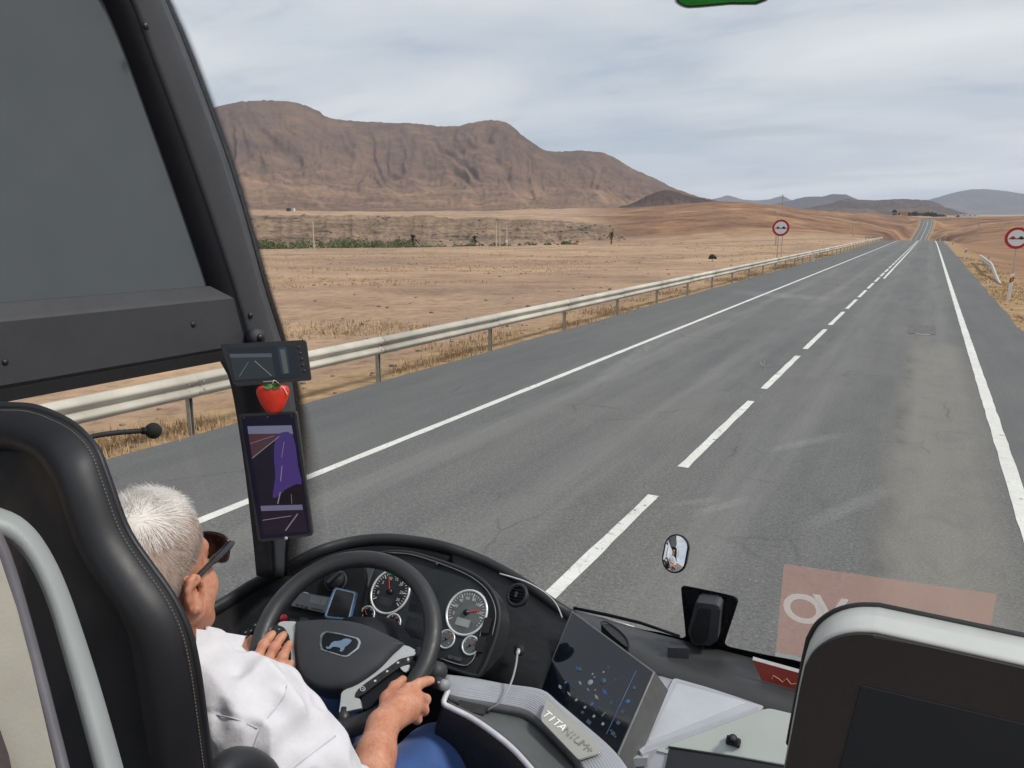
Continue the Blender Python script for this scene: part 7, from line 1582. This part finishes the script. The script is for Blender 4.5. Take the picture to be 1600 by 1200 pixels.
F3 = flow@HM.T; F3 += (.09+.10*topw)[:, None]*rng.normal(size=F3.shape)+(.26+.42*topw)[:, None]*np.stack([vnoise(P[:, 0]*34, P[:, 1]*34, P[:, 2]*34, 98+k) for k in range(3)], 1); F3 -= G*(F3*G).sum(1)[:, None]; F3 /= np.linalg.norm(F3, axis=1)[:, None]
ln = (.022+.014*topw+.008*sstep(.112, .14, z))*rng.uniform(.7, 1.25, len(P)); lift = (.045+.10*topw+.26*topw*sstep(.015, .065, y))*rng.uniform(.5, 1.4, len(P))
V = np.zeros((len(P), 8, 3)); side = np.cross(F3, G); w0 = .00027*rng.uniform(.7, 1.3, len(P))
for j in range(4):
    t = j/3; c = P+F3*(ln*t)[:, None]+G*(ln*lift*t*(1-.45*t)+.0006-.0)[:, None]-np.array([0, 0, 1])*(ln*.10*t*t)[:, None]
    w = (w0*(1-.75*t))[:, None]; V[:, 2*j] = c-side*w; V[:, 2*j+1] = c+side*w
base = np.arange(len(P))[:, None]*8; Q = np.concatenate([base+np.array([[2*j, 2*j+1, 2*j+3, 2*j+2]]) for j in range(3)])
def hair_mat():
    m, nt, b = nodemat('grey_hair'); v = coords(nt); n = noise_node(nt, 800, 2, .5, v); n2 = noise_node(nt, 45, 3, .6, v)
    at_ = nt.nodes.new('ShaderNodeAttribute'); at_.attribute_name = 'tone'
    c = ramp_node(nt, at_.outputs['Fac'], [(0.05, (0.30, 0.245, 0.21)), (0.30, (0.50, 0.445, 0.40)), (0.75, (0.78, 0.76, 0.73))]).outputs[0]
    c = mixc(nt, 1.0, c, ramp_node(nt, n2.outputs['Fac'], [(0.35, (0.82, 0.80, 0.78)), (0.6, (1.05, 1.05, 1.05))]).outputs[0], 'MULTIPLY')
    nt.links.new(c, b.inputs['Base Color']); b.inputs['Roughness'].default_value = .5; b.inputs['Specular IOR Level'].default_value = .4; return m
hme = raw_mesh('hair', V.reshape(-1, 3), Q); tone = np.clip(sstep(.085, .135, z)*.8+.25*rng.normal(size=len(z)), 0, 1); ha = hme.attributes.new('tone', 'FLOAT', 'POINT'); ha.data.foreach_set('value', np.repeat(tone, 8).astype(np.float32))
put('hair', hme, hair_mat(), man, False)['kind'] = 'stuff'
# close-cropped under-layer of hair
Hd.d -= .0016; cap = Hd.mesh('hair_cap', 1); cv3 = np.zeros(len(cap.vertices)*3, np.float32); cap.vertices.foreach_get('co', cv3); cv3 = cv3.reshape(-1, 3); q = (cv3-HC)@HM; hx, hy_, hz = q.T
hl2 = np.where(hy_ > .02, .052+(hy_-.02)*.50, np.where(hy_ > -.022, .026+(hy_+.022)*.55, np.where(hy_ > -.05, -.055+(hy_+.05)*2.4, -.055)))
okv = (hz > hl2+.004+.004*vnoise(hx*120, hy_*120, hz*120, 97)) & (hy_ < .086-np.maximum(0, .10-hz)*.25)
bmc = bmesh.new(); bmc.from_mesh(cap); bmc.verts.ensure_lookup_table(); bmesh.ops.delete(bmc, geom=[v for v in bmc.verts if not okv[v.index]], context='VERTS'); bmc.to_mesh(cap); bmc.free()
cv3 = np.zeros(len(cap.vertices)*3, np.float32); cap.vertices.foreach_get('co', cv3); q = (cv3.reshape(-1, 3)-HC)@HM; hx, hy_, hz = q.T
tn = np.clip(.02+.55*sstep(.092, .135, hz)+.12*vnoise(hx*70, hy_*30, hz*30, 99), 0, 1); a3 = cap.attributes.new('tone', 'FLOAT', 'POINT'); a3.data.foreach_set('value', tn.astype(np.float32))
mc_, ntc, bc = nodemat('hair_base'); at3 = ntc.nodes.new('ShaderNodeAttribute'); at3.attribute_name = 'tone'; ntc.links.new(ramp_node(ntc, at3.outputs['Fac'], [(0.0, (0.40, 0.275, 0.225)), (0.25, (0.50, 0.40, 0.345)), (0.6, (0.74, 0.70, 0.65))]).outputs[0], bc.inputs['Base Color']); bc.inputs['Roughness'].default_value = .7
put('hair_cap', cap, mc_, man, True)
del Hd
# sunglasses
gl = thing('sunglasses', 'black sunglasses with dark brown lenses worn by the driver', 'sunglasses')
M_GFR = mat('glasses_black', (0.012, 0.011, 0.013), .25, coat=.3); M_LENS = mat('lens_brown', (0.030, 0.014, 0.018), .08, rvar=.02)
for s in (-1, 1):
    tp_ = [hd(s*.0835, -.020, .014), hd(s*.0845, .005, .021), hd(s*.0815, .050, .024), hd(s*.077, .092, .025), hd(s*.073, .108, .025)]
    tube('temple', catmull(tp_, 5), [.0034]*10+[.0052]*11, M_GFR, gl, 8, squash=1.7)
    O = [(s*.008, .118, .018), (s*.014, .120, .032), (s*.045, .117, .035), (s*.070, .106, .032), (s*.072, .103, .012), (s*.062, .106, -.008), (s*.035, .114, -.013), (s*.014, .117, -.003)]
    O3 = catmull([hd(*p) for p in O], 4, True); tube('lens_frame', O3, .0028, M_GFR, gl, 8, True)
    c = np.mean(O3, 0)+HF*.003; bm = bmesh.new(); vs_ = [bm.verts.new(p) for p in O3]; cv_ = bm.verts.new(c)
    for k in range(len(vs_)): bm.faces.new((vs_[k], vs_[(k+1) % len(vs_)], cv_))
    put('lens', from_bm('lens', bm), M_LENS, gl, True)
tube('bridge', [hd(-.010, .119, .024), hd(0, .122, .027), hd(.010, .119, .024)], .0028, M_GFR, gl, 8)
# =================================================================== AIR
def haze():
    m = bpy.data.materials.new('haze_air'); m.use_nodes = True; nt = m.node_tree; nt.nodes.clear()
    o = nt.nodes.new('ShaderNodeOutputMaterial'); p = nt.nodes.new('ShaderNodeVolumePrincipled'); nt.links.new(p.outputs[0], o.inputs['Volume'])
    p.inputs['Color'].default_value = (0.70, 0.82, 1.0, 1); p.inputs['Density'].default_value = 6.5e-5; p.inputs['Anisotropy'].default_value = 0.1
    h = box('haze', (0, 0, 205), (26000, 26000, 530), m, None); tag(h, kind='stuff')
haze()
